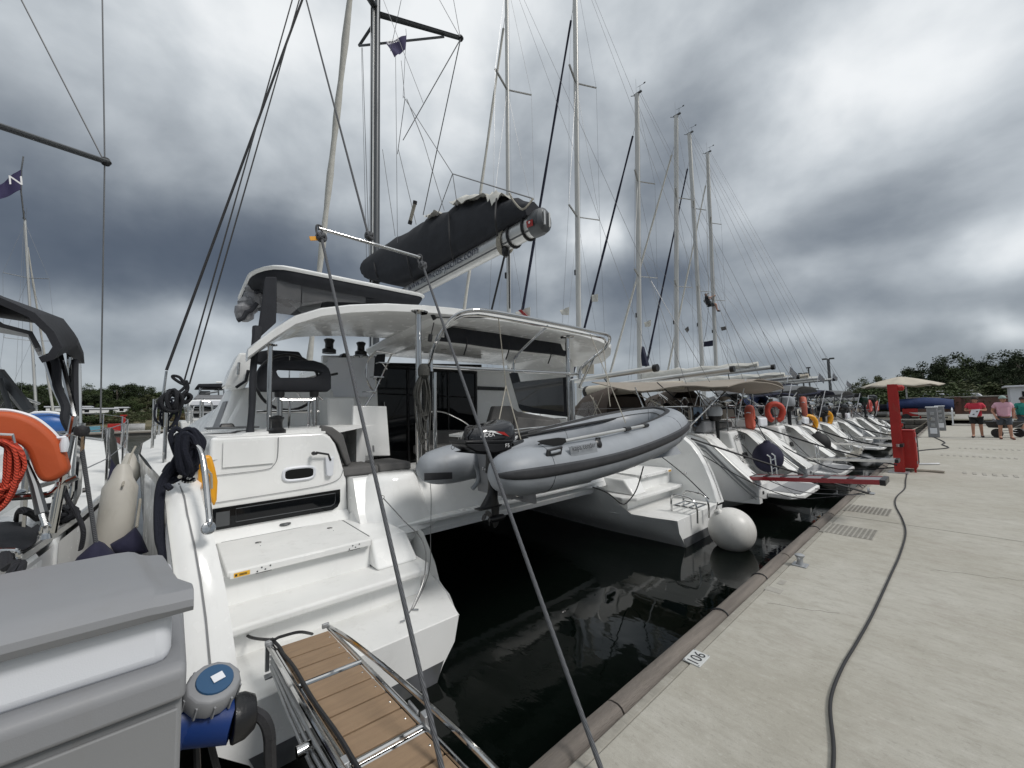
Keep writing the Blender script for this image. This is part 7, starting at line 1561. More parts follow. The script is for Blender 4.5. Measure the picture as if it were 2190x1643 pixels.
# grey boat lettering, awnings of the nearest two yachts
t0 = yd[0][0]; t1 = yd[1][0]
def awn(b, rows, Yc=None, n=10):
    g = []
    for r in rows:
        pts = catmull(r, 5); g.append(pts)
    b.sheet(g, .02)
P0, P1_ = yd[0][1], yd[1][1]
def awning(P, x0, x1, w, z0, z1, sag, sd):
    rows = []
    for i in range(11):
        f = i/10; x = lerp(x0, x1, f); rows.append([P(x, w*g*(1-.12*sin(pi*f)), lerp(z0, z1, f)-sag*abs(g)**1.6*(.5+.5*sin(pi*f)**.5)+.06*sin(f*9+g*2+sd)*abs(g)) for g in [-1+2*j/12 for j in range(13)]])
    return rows
part('awning', TAN, t0, lambda b: b.sheet(awning(P0, .1, -3.1, 1.85, 2.72, 2.92, .20, 1), .02), ang=60)
part('awning_pole', STEEL, t0, lambda b: b.tube([P0(.0, -1.7, 2.5), P0(-1.0, -1.6, 1.6)], .016, 6))
for s in (-1, 1): part('awning_pole', STEEL, t0, lambda b: b.tube([P0(-2.0, s*1.65, 2.7), P0(-1.5, s*1.7, 1.6)], .016, 6))
part('boom_cover', BEIGE, t0, lambda b: b.tube([PY(1262, 838, 9.6), PY(1330, 832, 9.6), PY(1460, 824, 9.7)], .20, 14, flat=.75, smooth=4, rs=[.235]*4+[.22, .2, .18, .17, .15]), ang=60)
part('cover_end', DARKIN, t0, lambda b: b.tube([PY(1259, 838, 9.6)+V((-.06, 0, 0)), PY(1264, 838, 9.6)], .235, 14, flat=.75))
part('awning_stay', ROPEW, t0, lambda b: [b.tube([PY(a, c, 8.6), PY(d, e, 8.2)], .012, 5) for a, c, d, e in ((1262, 845, 1295, 900), (1268, 850, 1280, 905), (1345, 835, 1420, 870), (1290, 840, 1262, 905), (1380, 832, 1410, 880))])
# hanging tan sail cloth on the second boat's mast, and mast boot triangles
part('hanging_sailcloth', BEIGE, t0, lambda b: b.sheet([[PY(lerp(1245, 1268, g)+4*sin(g*9), lerp(770-6*g, 800, f), 11) if f > 0 else PY(1256, 748, 11) for g in [j/8 for j in range(9)]] for f in (0, .3, .7, 1)], .02), ang=60)
part('staysail_bag', NAVYCV, t1, lambda b: b.prism([PY(1372, 740, 16.2), PY(1384, 782, 16.2), PY(1372, 783, 16.2), PY(1370, 760, 16.2)], (0, .25, 0)), bevel=.03)
# ---- things hung on the stern rails
def small_outboard(p, label, mat=BLACKG, flip=1, s=1.0):
    t = thing('spare_outboard', p, label, 'outboard motor', 'outboard motors clamped on stern rails')
    part('cowl', mat, t, lambda b: b.loft([[p+V((.20*s*w*cos(a), .13*s*w*sin(a), z*s)) for a in [2*pi*k/16 for k in range(16)]] for z, w in ((.16, .85), (.20, 1), (.32, 1), (.40, .8), (.43, .4))], closed=True, cap0=True, cap1=True))
    part('lower_cowl', BLACKP, t, lambda b: b.loft([[p+V((.19*s*w*cos(a), .12*s*w*sin(a), z*s)) for a in [2*pi*k/16 for k in range(16)]] for z, w in ((.02, .5), (.08, .85), (.17, .9))], closed=True, cap0=True, cap1=True))
    part('leg', BLACKP, t, lambda b: b.loft([[p+V((.05+.05*s*w*cos(a), .04*s*w*sin(a), z*s)) for a in [2*pi*k/10 for k in range(10)]] for z, w in ((.06, 1), (-.45, .8), (-.55, 1.3), (-.72, .7))], closed=True, cap0=True, cap1=True))
    part('propeller', BLACKP, t, lambda b: b.lathe([(.10*s, 0), (.10*s, .02)], p+V((.13, 0, -.60*s)), 3, (1, 0, 0)))
def PQ(px, py, Y): return PY(px, py, Y)
def onX(px, py, X): return PX(px, py, X)
small_outboard(onX(1528, 882, -3.62)+V((0, 0, -.22)), 'pale grey outboard motor on the stern rail of the nearest yacht', mt('pale_grey_cowl', (.42, .44, .46), .3), s=.85)
small_outboard(onX(1682, 860, -3.62)+V((0, 0, -.33)), 'silver outboard motor beside the round red lifebuoy', mt('silver_cowl', (.30, .32, .34), .3), s=1.2)
small_outboard(onX(1757, 878, -3.62)+V((0, 0, -.3)), 'black outboard motor with the yellow buoy hanging behind it', BLACKG, s=1.15)
small_outboard(onX(1800, 872, -3.62)+V((0, 0, -.3)), 'dark outboard motor midway between the yellow buoys and the red post', BLACKG, s=1.15)
small_outboard(onX(1846, 857, -3.62)+V((0, 0, -.3)), 'dark green outboard motor high on the rail nearest the red post', mt('dark_green_cowl', (.012, .03, .02), .25), s=1.2)
small_outboard(onX(1866, 852, -3.62)+V((0, 0, -.3)), 'farthest dark outboard motor right beside the red post', BLACKG, s=1.2)
def horseshoe(c, R, yaw, mat, label, th=.055, group=None, tilt=0):
    t = thing('horseshoe_buoy', c, label, 'lifebuoy', group)
    M_ = Matrix.Rotation(yaw, 3, 'Z') @ Matrix.Rotation(tilt, 3, 'X')
    def f(b):
        pts = [M_ @ V((R*sin(a), 0, R*1.1*cos(a) - (R*.25 if abs(a) > 2.3 else 0))) + c for a in [-2.8+5.6*k/24 for k in range(25)]]
        b.tube(pts, th*1.75, 10, flat=.7)
    part('foam', mat, t, f, ang=60)
    part('strap', WHITEP, t, lambda b: [b.tube([M_ @ V((R*sin(a)+.085*cos(q)*sin(a), .06*sin(q), (R*1.1+.085*cos(q))*cos(a)))+c for q in [2*pi*k/10 for k in range(10)]], .012, 5, closed=True) for a in (-1.2, 1.2)])
    return t
GB = 'lifebuoys on the stern rails'
horseshoe(onX(1657, 880, -3.62), 0.204, .55, mt('red_orange_foam', (.50, .06, .035), .6, col2=(.38, .05, .03), nscale=6), 'bright red horseshoe lifebuoy facing the quay between the second and third yachts', .068, GB)
horseshoe(onX(1604, 892, -3.62), 0.231, 1.75, mt('faded_red_foam', (.50, .10, .06), .6), 'faded red lifebuoy seen edge-on, left of the bright red one', .055, GB)
horseshoe(onX(1718, 868, -3.62), 0.242, 1.8, mt('pale_red_foam', (.48, .14, .10), .6), 'pale red lifebuoy seen edge-on behind the silver outboard', .06, GB)
horseshoe(onX(1729, 905, -3.62), 0.231, .6, YEL, 'yellow horseshoe buoy on the third yacht', .065, GB)
horseshoe(onX(1766, 893, -3.62), 0.220, .9, YEL, 'second yellow buoy behind the black outboard', .06, GB)
horseshoe(onX(1858, 868, -3.62), 0.264, 1.5, mt('dull_red_foam', (.45, .07, .06), .6), 'small red lifebuoy high on the rail left of the red post', .07, GB)
horseshoe(onX(1873, 868, -3.62), 0.264, 1.5, mt('dull_red_foam_b', (.42, .08, .06), .6), 'farthest red lifebuoy right against the red post', .07, GB)
# round and pear fenders at the sterns
def pear(c, r, mat, label, up_=1.0):
    t = thing('round_fender', c, label, 'fender', 'round fenders between the yachts')
    part('body', mat, t, lambda b: b.lathe([(r*sin(pi*k/16)*(1-.12*(k > 9)*(k-9)/7), -r*cos(pi*k/16)*1.12) for k in range(17)], c, 22))
    part('neck', mat, t, lambda b: b.lathe([(r*.35, r*.98), (r*.16, r*1.25), (0, r*1.27)], c, 10))
    part('lanyard', ROPEB, t, lambda b: b.tube([c+V((0, 0, r*1.2)), c+V((-.25, .1, r*1.2+.5))], .01, 5))
pear(onX(1642, 978, -2.95), .31, NAVY, 'navy blue covered round fender between the first two yachts'); pear(onX(1752, 948, -2.95), .30, mt('black_fender', (.012, .012, .014), .7), 'black round fender between the second and third yachts')
pear(onX(1832, 968, -2.9)+V((0, 0, .0)), .34, mt('black_fender_b', (.014, .014, .016), .5), 'black fender low at the water by the swim platforms'); 
cylf(onX(1850, 985, -2.5), (0, 1, .1), .26, .9, mt('grey_tender_vinyl', (.22, .23, .24), .5), 'fat grey fender lying at the stern beyond the second yacht'); cylf(onX(1888, 975, -2.5), (.2, 1, 0), .22, .6, PVCW, 'short white fender at the water near the red post')
# ---- passerelle with red edge from the first gap to the quay, others plain
def plank(p, q, w, label, edge=None, th=.025, nseg=7):
    t = thing('boarding_plank', lerp(p, q, .5), label, 'gangway', 'boarding planks'); d = (q-p); s = V((d.y, -d.x, 0)).normalized()*-1 if False else V((0, 1, 0))
    part('deck_board', GREYP, t, lambda b: b.hexa([p-s*w/2, q-s*w/2, q+s*w/2, p+s*w/2], [v+V((0, 0, th)) for v in (p-s*w/2, q-s*w/2, q+s*w/2, p+s*w/2)]), bevel=.006)
    for sg in (-1, 1): part('side_rail', edge or ALU, t, lambda b: b.hexa([v+V((0, 0, -.03)) for v in (p+s*sg*(w/2+.002), q+s*sg*(w/2+.002), q+s*sg*(w/2+.032), p+s*sg*(w/2+.032))], [v+V((0, 0, .032)) for v in (p+s*sg*(w/2+.002), q+s*sg*(w/2+.002), q+s*sg*(w/2+.032), p+s*sg*(w/2+.032))]))
    for k in range(1, nseg): part('tread_strip', BLACKP, t, lambda b: b.box(lerp(p, q, k/nseg)+V((0, 0, th+.006)), (.07, w*.9, .012)))
    part('end_cap', BLACKP, t, lambda b: b.box(q+V((.03, 0, .0)), (.06, w+.08, .075)), bevel=.008)
plank(PX(1580, 1020, -3.1), PX(1885, 1028, -.72), .34, 'aluminium boarding plank with bright red sides reaching from the nearest yacht to the quay', mt('red_anodised_rail', (.30, .012, .02), .3))
plank(PX(1725, 980, -3.0), PX(1915, 985, -.9), .30, 'grey boarding plank from the second yacht, ending behind the red post')
plank(PX(1780, 948, -3.0), PX(1925, 952, -.9), .30, 'narrow pale boarding plank just beyond the grey one')
plank(PX(1830, 935, -3.0), PX(1935, 938, -.9), .30, 'farthest narrow boarding plank, partly behind the red post')
# mooring lines of the yachts
def mline(a, x0, b_, x1, r, mat, label, sag=.15):
    p = PX(*a, x0); q = PX(*b_, x1) if x1 is not None else PZ(*b_, QZ+.05); m = lerp(p, q, .55)-V((0, 0, sag))
    return cable_obj([p, lerp(p, m, .5)-V((0, 0, sag*.2)), m, lerp(m, q, .5)-V((0, 0, sag*.1)), q], r, mat, label, 'mooring line', 'mooring lines of the yachts', 'mooring_line', 5)
mline((1478, 938), -3.3, (1858, 1055), None, .019, RUB, 'thick black mooring line slanting from the nearest yacht to the bollard on the quay', .03)
mline((1500, 972), -3.3, (1862, 1052), None, .009, ROPEB, 'thin dark mooring line sagging under the red-sided plank', .42)
mline((1560, 985), -3.2, (1850, 1058), None, .008, ROPEG, 'thin grey mooring line crossing the red-sided plank', .25)
mline((1625, 912), -3.3, (1918, 995), -.95, .020, ROPEB, 'black mooring line from the second yacht to the foot of the red post', .06)
mline((1650, 940), -3.3, (1912, 1000), -.95, .014, ROPEB, 'black line sagging over the grey boarding plank', .35)
mline((1715, 905), -3.3, (1925, 960), -.95, .020, ROPEB, 'black mooring line of the third yacht passing behind the red post', .12)
mline((1790, 890), -3.3, (1930, 935), -.95, .02, ROPEB, 'dark mooring line of the fourth yacht', .15)
mline((1820, 875), -3.3, (1932, 925), -.95, .02, ROPEB, 'dark mooring line of the fifth yacht', .15)
mline((1855, 885), -3.3, (1935, 905), -.95, .022, ROPEG, 'mooring line of the farthest yachts beside the stone wall', .1)
bol = PZ(1858, 1056, QZ)
tq = thing('ring_bollard', bol, 'small ring fitting on the quay where the thick black mooring line ends', 'cleat'); part('base', GALV, tq, lambda b: b.box(bol+V((.02, 0, .01)), (.12, .16, .02)), bevel=.004); part('ring', GALV, tq, lambda b: b.tube([bol+V((0, .05*cos(a), .05+.05*sin(a))) for a in [2*pi*k/14 for k in range(14)]], .012, 6, closed=True))
# flags
def greek(px, py, Y, s, label):
    A = PY(px, py, Y); t = thing('striped_flag', A, label, 'flag', 'blue and white striped flags on the sterns')
    part('staff', WHITEP, t, lambda b: b.tube([A+V((0, 0, .12*s)), A+V((-.25*s, 0, -1.1*s))], .016, 6))
    def pt(u, v): return A+V((u*.30*s-v*.10*s, .28*s*u+.07*s*sin(u*7+v*2), -.02*s-v*.40*s-u*.50*s))
    for k in range(9):
        part('flag_stripe', BLUECV if k % 2 == 0 else SAIL, t, lambda b: b.sheet([[pt(j/8, (k+q)/9) for j in range(9)] for q in (0, 1)], .006))
greek(1690, 784, 20, .62, 'striped flag drooping from the stern of the third yacht'); greek(1752, 798, 23, .55, 'striped flag flying left of the dark lamp post')
greek(1782, 798, 27, .5, 'striped flag just right of the dark lamp post'); greek(1812, 814, 31, .55, 'farthest striped flag near the wood')
def smallflag(c4, Y, mat, label, nm='charter_pennant'):
    f = flag([PY(a, c, Y) for a, c in c4], mat, nm, label, 'pennant', 'pennants in the rigging'); return f
smallflag(((1134, 657), (1104, 668), (1106, 681), (1134, 676)), 11, SAIL, 'white burgee with a red cross above the catamaran roof')
tag(part('cross_mark', REDP, None, lambda b: b.prism([PY(a, c, 10.85) for a, c in ((1108, 664), (1114, 662), (1128, 676), (1124, 679))], (0, .02, 0))), 'red cross mark on the white burgee above the catamaran roof', 'pennant')
smallflag(((1217, 657), (1198, 664), (1203, 674), (1217, 674)), 12, SAIL, 'small white flag beside the second yacht mast')
smallflag(((1279, 629), (1266, 631), (1267, 646), (1279, 645)), 15, SAIL, 'white square bag tied on the dark furled sail of the third yacht')
smallflag(((1393, 684), (1378, 690), (1381, 700), (1392, 698)), 18, SAIL, 'pale cloth tied on the dark furled sail of the fourth yacht')
smallflag(((1525, 728), (1506, 731), (1505, 742), (1525, 740)), 26, NAVYCV, 'small blue charter flag low between the last two tall masts')
smallflag(((1472, 698), (1464, 704), (1470, 712), (1474, 706)), 22, GREYC, 'small grey pennant by the fifth mast')
smallflag(((1553, 698), (1541, 700), (1544, 708), (1554, 705)), 28, GREYC, 'small grey pennant right of the last mast')
# ================================================================== LEFT NEIGHBOUR YACHT
lt, LP_ = mono(-2.05, -2.36, 'white sailing yacht cut off at the left edge, with black bimini and orange lifebuoy', group=None, rig=False, L=13.2, sheer=1.50, hb=1.0, mast_x=-8.2, mast_top=V((-10.75, -2.36, 21)), bimini=None, hood=None, boom=False, wheels=2, platform=False, genoa=SAIL, helm_x=-1.9, spreaders=(.30, .60), mast_r=.12)
# near corner: coaming, rails, lifebuoy
part('stern_block', GEL, lt, lambda b: b.prism([PZ(a, c, 1.30) for a, c in ((-60, 1262), (62, 1250), (118, 1246), (138, 1190), (20, 1175), (-60, 1180))], (0, 0, .24)), bevel=.04, seg=3)
for a, c, d, e, x in ((108, 1140, 128, 1030, -2.9), (112, 1140, 160, 890, -2.9), (150, 1080, 175, 905, -3.3)): part('rail_post', STEEL, lt, lambda b: b.tube([PX(a, c, x), PX(d, e, x)], .0155, 10))
part('rail_bar', STEEL, lt, lambda b: [b.tube([PX(a, c, -2.9) for a, c in ((-30, 1066), (60, 1062), (108, 1056), (132, 1036), (165, 1020))], .0155, 10, smooth=4), b.tube([PX(a, c, -2.9) for a, c in ((120, 941), (135, 938), (160, 926), (174, 922))], .0155, 10, smooth=3), b.tube([PX(174, 922, -2.9), PX(165, 1055, -3.1), PX(155, 1078, -3.2)], .015, 8)])
part('rail_knob', RUB, lt, lambda b: b.lathe([(.0, -.03), (.025, -.02), (.03, 0), (.025, .02), (0, .03)], PX(175, 922, -2.88), 12))
part('bimini_tube', STEEL, lt, lambda b: [b.tube([PX(a, c, x) for a, c, x in ((98, 765, -3.5), (118, 830, -3.4), (160, 920, -3.3))], .016, 8), b.tube([PX(125, 750, -3.6), PX(145, 830, -3.5), PX(165, 915, -3.4)], .016, 8), b.tube([PX(148, 745, -3.6), PX(148, 838, -3.6)], .012, 8), b.tube([PX(167, 780, -3.6), PX(169, 918, -3.4)], .014, 8)])
part('bimini_strap', CANV, lt, lambda b: [b.tube([PX(161, 770, -3.6), PX(163, 920, -3.4)], .016, 6), b.tube([PX(108, 760, -3.5), PX(120, 780, -3.45), PX(122, 825, -3.4), PX(140, 870, -3.35), PX(138, 895, -3.3), PX(150, 920, -3.3)], .02, 7, smooth=3)])
part('bimini_canopy', CANV, lt, lambda b: b.sheet([[PX(a, c, x) for a, c, x in row] for row in (((-160, 612, -2.9), (-60, 628, -2.9), (0, 652, -2.9), (60, 678, -2.9), (98, 715, -2.9), (112, 742, -2.9), (100, 760, -2.9), (82, 764, -2.9)), ((-160, 600, -3.3), (-60, 618, -3.3), (0, 645, -3.3), (65, 668, -3.3), (125, 690, -3.3), (143, 715, -3.3), (150, 735, -3.3), (128, 745, -3.3)), ((-160, 640, -4.2), (-60, 655, -4.2), (0, 680, -4.2), (65, 690, -4.2), (128, 700, -4.2), (155, 728, -4.2), (166, 755, -4.2), (168, 778, -4.2)))], .03), ang=70)
part('bimini_lining', BLACKP, lt, lambda b: b.sheet([[PX(a, c, x) for a, c, x in row] for row in (((-160, 650, -2.95), (-60, 660, -2.95), (0, 700, -2.95), (60, 715, -2.95), (75, 745, -2.95)), ((-160, 660, -4.1), (-60, 668, -4.1), (0, 712, -4.1), (60, 722, -4.1), (82, 762, -4.1)))], .02))
part('side_screen', CLEAR, lt, lambda b: b.prism([PX(a, c, -4.1) for a, c in ((-60, 760), (0, 780), (38, 870), (-60, 900))], (-.01, 0, 0)))
part('screen_frame', GREYDK, lt, lambda b: [b.tube([PX(-5, 795, -4), PX(62, 880, -3.9)], .03, 6), b.tube([PX(0, 810, -3.9), PX(24, 885, -3.9)], .014, 6)])
def hs(b):
    base = catmull([PX(a, c, -2.69) for a, c in ((-60, 886), (0, 880), (40, 886), (75, 900), (105, 922), (128, 950), (140, 985), (144, 1008), (118, 1028), (90, 1031), (74, 1015), (62, 985), (50, 960), (20, 945), (-60, 935))], 3, True)
    b.prism(base, (-.10, 0, 0))
ht_ = thing('horseshoe_buoy', PX(80, 950, -2.7), 'big orange horseshoe lifebuoy on the rail of the yacht at the left edge', 'lifebuoy')
part('foam', ORANGE, ht_, hs, ang=70, bevel=.03, seg=4)
part('piping', WHITEP, ht_, lambda b: b.tube([PX(a, c, -2.74) for a, c in ((-60, 882), (0, 877), (40, 882), (78, 896), (108, 919), (124, 936))], .008, 6, smooth=4))
part('buckle', WHITEP, ht_, lambda b: [b.tube([PX(122, 937, -2.72), PX(142, 935, -2.72)], .008, 6), b.lathe([(.012, -.035), (.016, 0), (.010, .03)], PX(138, 950, -2.7), 10)])
lh = thing('heaving_line', PX(20, 1000, -2.66), 'bundle of bright orange-red floating line hanging below the orange lifebuoy', 'rope')
def hank(b):
    r = random.Random(12)
    for k in range(34):
        f = k/33; w = lerp(6, 46, f)+r.uniform(-4, 4); l = lerp(30, 92, r.random()); x = -2.66+r.uniform(-.05, .05)
        b.tube([PX(a, c, x) for a, c in ((-4+r.uniform(-6, 14), 944+r.uniform(-3, 5)), (10+w*.55, 954+r.uniform(-6, 8)), (6+w, 985+r.uniform(-8, 8)), (4+w*.8, 990+l*.6), (-6+w*.2, 1000+l), (-34+w*.3, 985+l*.8), (-44, 968), (-14, 948))], .0068, 6, smooth=4, closed=True)
part('hank', ROPER, lh, hank); part('hank_frame', STEEL, lh, lambda b: b.tube([PX(-20, 928, -2.62), PX(28, 930, -2.62), PX(31, 948, -2.62)], .006, 6))
# backstay tensioner
part('backstay_tensioner', GREYDK, lt, lambda b: b.tube([PX(55, 985, -2.75), PX(75, 1040, -2.72), PX(90, 1098, -2.68)], .018, 10, rs=[.008, .010, .016, .02, .02]))
part('backstay_fork', STEEL, lt, lambda b: [b.tube([PX(90, 1098, -2.68), PX(98, 1125, -2.66)], .012, 8), b.tube([PX(98, 1120, -2.66)+V((0, .014*cos(a), -.03+.035*sin(a))) for a in [2*pi*k/12 for k in range(12)]], .005, 6, closed=True), b.lathe([(.02, 0), (.015, .02)], PX(98, 1152, -2.66), 10)])
part('backstay_wire', WIRE, lt, lambda b: b.tube([PX(55, 985, -2.75), V((-5.2, -3.6, 9))], .004, 5))
part('bow_fairlead', STEEL, lt, lambda b: b.tube([PX(a, c, -2.55) for a, c in ((-20, 1178), (30, 1177), (40, 1185), (36, 1196), (0, 1198), (-20, 1196))], .009, 8, smooth=3))
cable_obj([PX(8, 1185, -2.5), PX(10, 1215, -2.3), PX(14, 1240, -2.15), V((-1.7, -.62, 1.2)), V((-1.3, -.6, .66))], .013, ROPEB, 'left-hand black mooring rope of the pair from the left yacht fairlead', 'mooring line', 'mooring lines of the left yacht', 'mooring_line')
cable_obj([PX(14, 1185, -2.5), PX(22, 1215, -2.3), PX(34, 1240, -2.15), V((-1.7, -.5, 1.2)), V((-1.3, -.45, .66))], .013, ROPEB, 'right-hand black mooring rope of the pair from the left yacht fairlead', 'mooring line', 'mooring lines of the left yacht', 'mooring_line')
part('winch_cover', CANV, lt, lambda b: b.loft([[PZ(cx+rx*cos(a), cy+ry*sin(a), 1.56+dz) for a in [2*pi*k/20 for k in range(20)]] for cx, cy, rx, ry, dz in ((18, 1150, 62, 34, 0), (18, 1148, 60, 33, .05), (10, 1142, 40, 22, .08), (8, 1140, 10, 8, .085))], closed=True, cap0=True, cap1=True), ang=60)
part('cover_strap', CANV, lt, lambda b: b.prism([PZ(a, c, 1.57) for a, c in ((80, 1128), (92, 1140), (30, 1172), (18, 1168))], (0, 0, .02)))
lc = thing('deck_rope_coil', PX(110, 1110, -3.1), 'loose black rope heaped on the corner of the left yacht', 'rope coil')
part('coil', ROPEB, lc, lambda b: [b.tube([PZ(115+rx*cos(a)+q*3, 1100+ry*sin(a)-q*2, 1.55+.02*q+.02*sin(a*2+q)) for a in [2*pi*j/18 for j in range(18)]], .018, 7, closed=True) for q, (rx, ry) in enumerate(((42, 14), (38, 12), (44, 16), (30, 10)))]+[b.tube([PZ(38, 1112, 1.58), PZ(45, 1092, 1.72), PZ(62, 1096, 1.70), PZ(80, 1110, 1.58)], .018, 7, smooth=4)])
part('deck_cleat', BLACKP, lt, lambda b: b.tube([PZ(176, 1049, 1.57), PZ(193, 1047, 1.57)], .022, 8))
part('gunwale_stripe', GREYDK, lt, lambda b: b.prism([LP_(-4.2, hw_+.02, 1.2) for hw_ in (0,)]+[LP_(-4.2, 2.02, 1.34), LP_(-5.6, 2.0, 1.34), LP_(-5.6, 2.0, 1.2), LP_(-4.2, 2.02, 1.2)][0:4], (0, .01, 0)) if False else b.box(LP_(-2.9, 1.975, 1.28), (.5, .02, .05)), bevel=.005)
part('mast', MASTW, lt, lambda b: b.tube([(-8.3, -2.7, 1.9), (-8.3, -2.7, 19)], .12, 16, flat=.7), ang=60)
part('spreader', GREYDK, lt, lambda b: b.tube([V((-8.3, -2.7, PX(-60, 316, -9.6).z-.1)), PX(226, 346, -9.6)], .085, 10, flat=.45))
part('spreader_tip', BLACKP, lt, lambda b: b.lathe([(.05, -.06), (.08, 0), (.05, .06)], PX(226, 346, -9.6), 10))
part('spreader_shroud', WIRE, lt, lambda b: [b.tube([PX(218, -60, -9.6), PX(224, 345, -9.6), PX(215, 905, -9.6)], .012, 6), b.tube([PX(15, -60, -9.6), PX(222, 344, -9.6)], .012, 6)])
f2 = flag([PX(a, c, -9.3) for a, c in ((45, 363), (-8, 400), (-30, 440), (44, 406))], FLAGP, 'pennant', 'purple pennant with a white letter flying under the spreader at the left edge', 'pennant')
text_mesh('lettering', 'N', WHITEINK, f2, PX(20, 394, -9.1), (0, 1, .3), (0, -.1, 1), .13, .0, width=.13)
cable_obj([PX(50, 335, -9.4), PX(46, 362, -9.4), PX(45, 410, -9.4), PX(52, 470, -9.6)], .010, WIRE, 'flag halyard under the spreader at the left edge', 'line', name='flag_halyard', smooth=0)
bp_ = PX(112, 908, -14); t = thing('paddle_board', bp_, 'blue and white upturned board lying on the deck of the left yacht', 'board')
part('board', mt('blue_board', (.02, .10, .32), .35), t, lambda b: b.loft([[bp_+V((.25*w*sin(a), y, .30*w*cos(a)+.05*h_)) for a in [2*pi*k/14 for k in range(14)]] for y, w, h_ in ((-1.0, .2, 0), (-.6, .8, 0), (0, 1, 0), (.35, .7, -.6), (.5, .1, -2))], closed=True, cap0=True, cap1=True))
part('board_edge', WHITEP, t, lambda b: b.tube([bp_+V((.2, -1.0, .08)), bp_+V((.22, -.4, .26)), bp_+V((.22, .1, .26)), bp_+V((.2, .5, -.02))], .03, 6, smooth=4))
# fenders between the left yacht and the catamaran
cylf(PX(249, 1112, -4.1), (-.10, .05, 1), .098, .60, PVCC, 'large cream cylinder fender between the left yacht and the catamaran')
cylf(PX(276, 1010, -6.4), (-.05, 0, 1), .10, .24, PVCC, 'smaller cream fender behind the large cream one')
cylf(PX(239, 968, -7.0), (.1, -.12, 1), .055, .42, mt('dark_olive_fender', (.035, .038, .035), .6), 'dark olive fender hanging at the side of the left yacht')
cable_obj([PX(262, 1040, -4.0), PX(278, 980, -4.4), PX(290, 955, -4.6)], .007, ROPEW, 'short cord holding the large cream fender', 'line', name='fender_lanyard')
def bagf(pl, X, d, label, top):
    c = sum((PX(a, q, X) for a, q in pl), V())/len(pl); t = thing('covered_fender', c, label, 'fender', 'navy covered fenders in the gap beside the catamaran')
    pts = [PX(a, q, X) for a, q in pl]
    part('cover', NAVY, t, lambda b: b.loft([[lerp(p, c, .45)+V((-d, 0, 0)) for p in pts], [lerp(p, c, .08)+V((-d*.6, 0, 0)) for p in pts], pts, [lerp(p, c, .10)+V((d*.6, 0, 0)) for p in pts], [lerp(p, c, .5)+V((d, 0, 0)) for p in pts]], closed=True, cap0=True, cap1=True), ang=70)
    part('lanyard', ROPEG if top[2] else ROPEW, t, lambda b: b.tube([PX(top[0], top[1], X), PX(top[3], top[4], top[5])], .009, 6)); return t
bagf([(205, 1158), (222, 1165), (240, 1182), (252, 1194), (240, 1240), (150, 1250), (150, 1215), (165, 1192), (190, 1170)], -3.0, .10, 'navy covered fender hanging from the left yacht just behind the grey box lid', (205, 1160, 1, 172, 940, -2.95))
bagf([(290, 1127), (305, 1150), (318, 1180), (290, 1186), (245, 1184), (235, 1165), (262, 1150)], -3.9, .09, 'navy covered fender touching the catamaran hull', (292, 1128, 0, 300, 1068, -4.2))
bagf([(238, 980), (262, 1020), (255, 1060), (232, 1080), (228, 1040)], -5.6, .08, 'narrow navy fender cover farther up the gap', (236, 985, 1, 226, 915, -6))
cable_obj([PX(136, 1040, -3.0), PX(146, 1070, -2.9), PX(165, 1100, -2.85), PX(178, 1135, -2.8), PX(174, 1170, -2.8), PX(168, 1174, -2.8)], .010, ROPEB, 'short dark rope end drooping over the side of the left yacht', 'rope', name='rope_end')
cable_obj([PX(462, 838, -9), PX(445, 905, -7), PX(300, 1070, -4.0), PX(296, 1120, -3.9)], .006, ROPEW, 'thin white cord running aft along the catamaran side', 'line', name='cord', smooth=4) if False else None
# small far yacht with a furled jib above the black bimini, motor yacht off the bow
mono(-34, -6.6, 'distant sailing yacht at far left, only its mast and furled jib above the black bimini', group=None, L=12, sheer=1.2, mast_x=-6, mast_top=PX(53, 470, -40), mast_r=.09, bimini=None, hood=GREYCV, boom=True, platform=False, detail=0)
ax = -30.0
mo = thing('motor_yacht', PX(450, 880, ax), 'white flybridge motor yacht with a black awning beyond the catamaran bows', 'motor yacht')
def mpr(pl, dx, x=ax): return lambda b: b.prism([PX(a, c, x) for a, c in pl], (dx, 0, 0))
part('hull', GEL, mo, mpr(((385, 900), (540, 900), (540, 940), (392, 940)), -9), bevel=.1)
part('cabin', GEL, mo, mpr(((398, 868), (408, 856), (422, 853), (540, 853), (540, 905), (404, 905)), -6), bevel=.15, seg=3)
part('cabin_window', GLASS, mo, mpr(((409, 870), (540, 870), (540, 892), (415, 892)), .06)); part('cabin_roof', WHITEP, mo, mpr(((405, 868), (412, 857), (540, 855), (540, 869)), .3), bevel=.05)
part('fly_coaming', GREYP, mo, mpr(((415, 853), (422, 845), (540, 845), (540, 853)), -3)); part('fly_awning', CANV, mo, mpr(((420, 828), (424, 821), (478, 820), (486, 823), (486, 829)), -3.2), bevel=.05)
for a, c, d, e in ((428, 829, 424, 852), (432, 829, 421, 850), (478, 829, 480, 850)): part('awning_strut', STEEL, mo, lambda b: b.tube([PX(a, c, ax-.2), PX(d, e, ax-.2)], .05, 6))
part('radar_arch', ALU, mo, lambda b: [b.tube([PX(468, 856, ax-1), PX(467, 826, ax-1)], .05, 6), b.tube([PX(458, 834, ax-1), PX(476, 834, ax-1)], .05, 6), b.tube([PX(462, 818, ax-1), PX(474, 818, ax-1)], .04, 6)])
part('anchor_winch', GREYDK, mo, lambda b: [b.box(PX(438, 842, ax-.5), (.4, .5, .3)), b.tube([PX(440, 842, ax), PX(466, 838, ax)], .05, 6)])
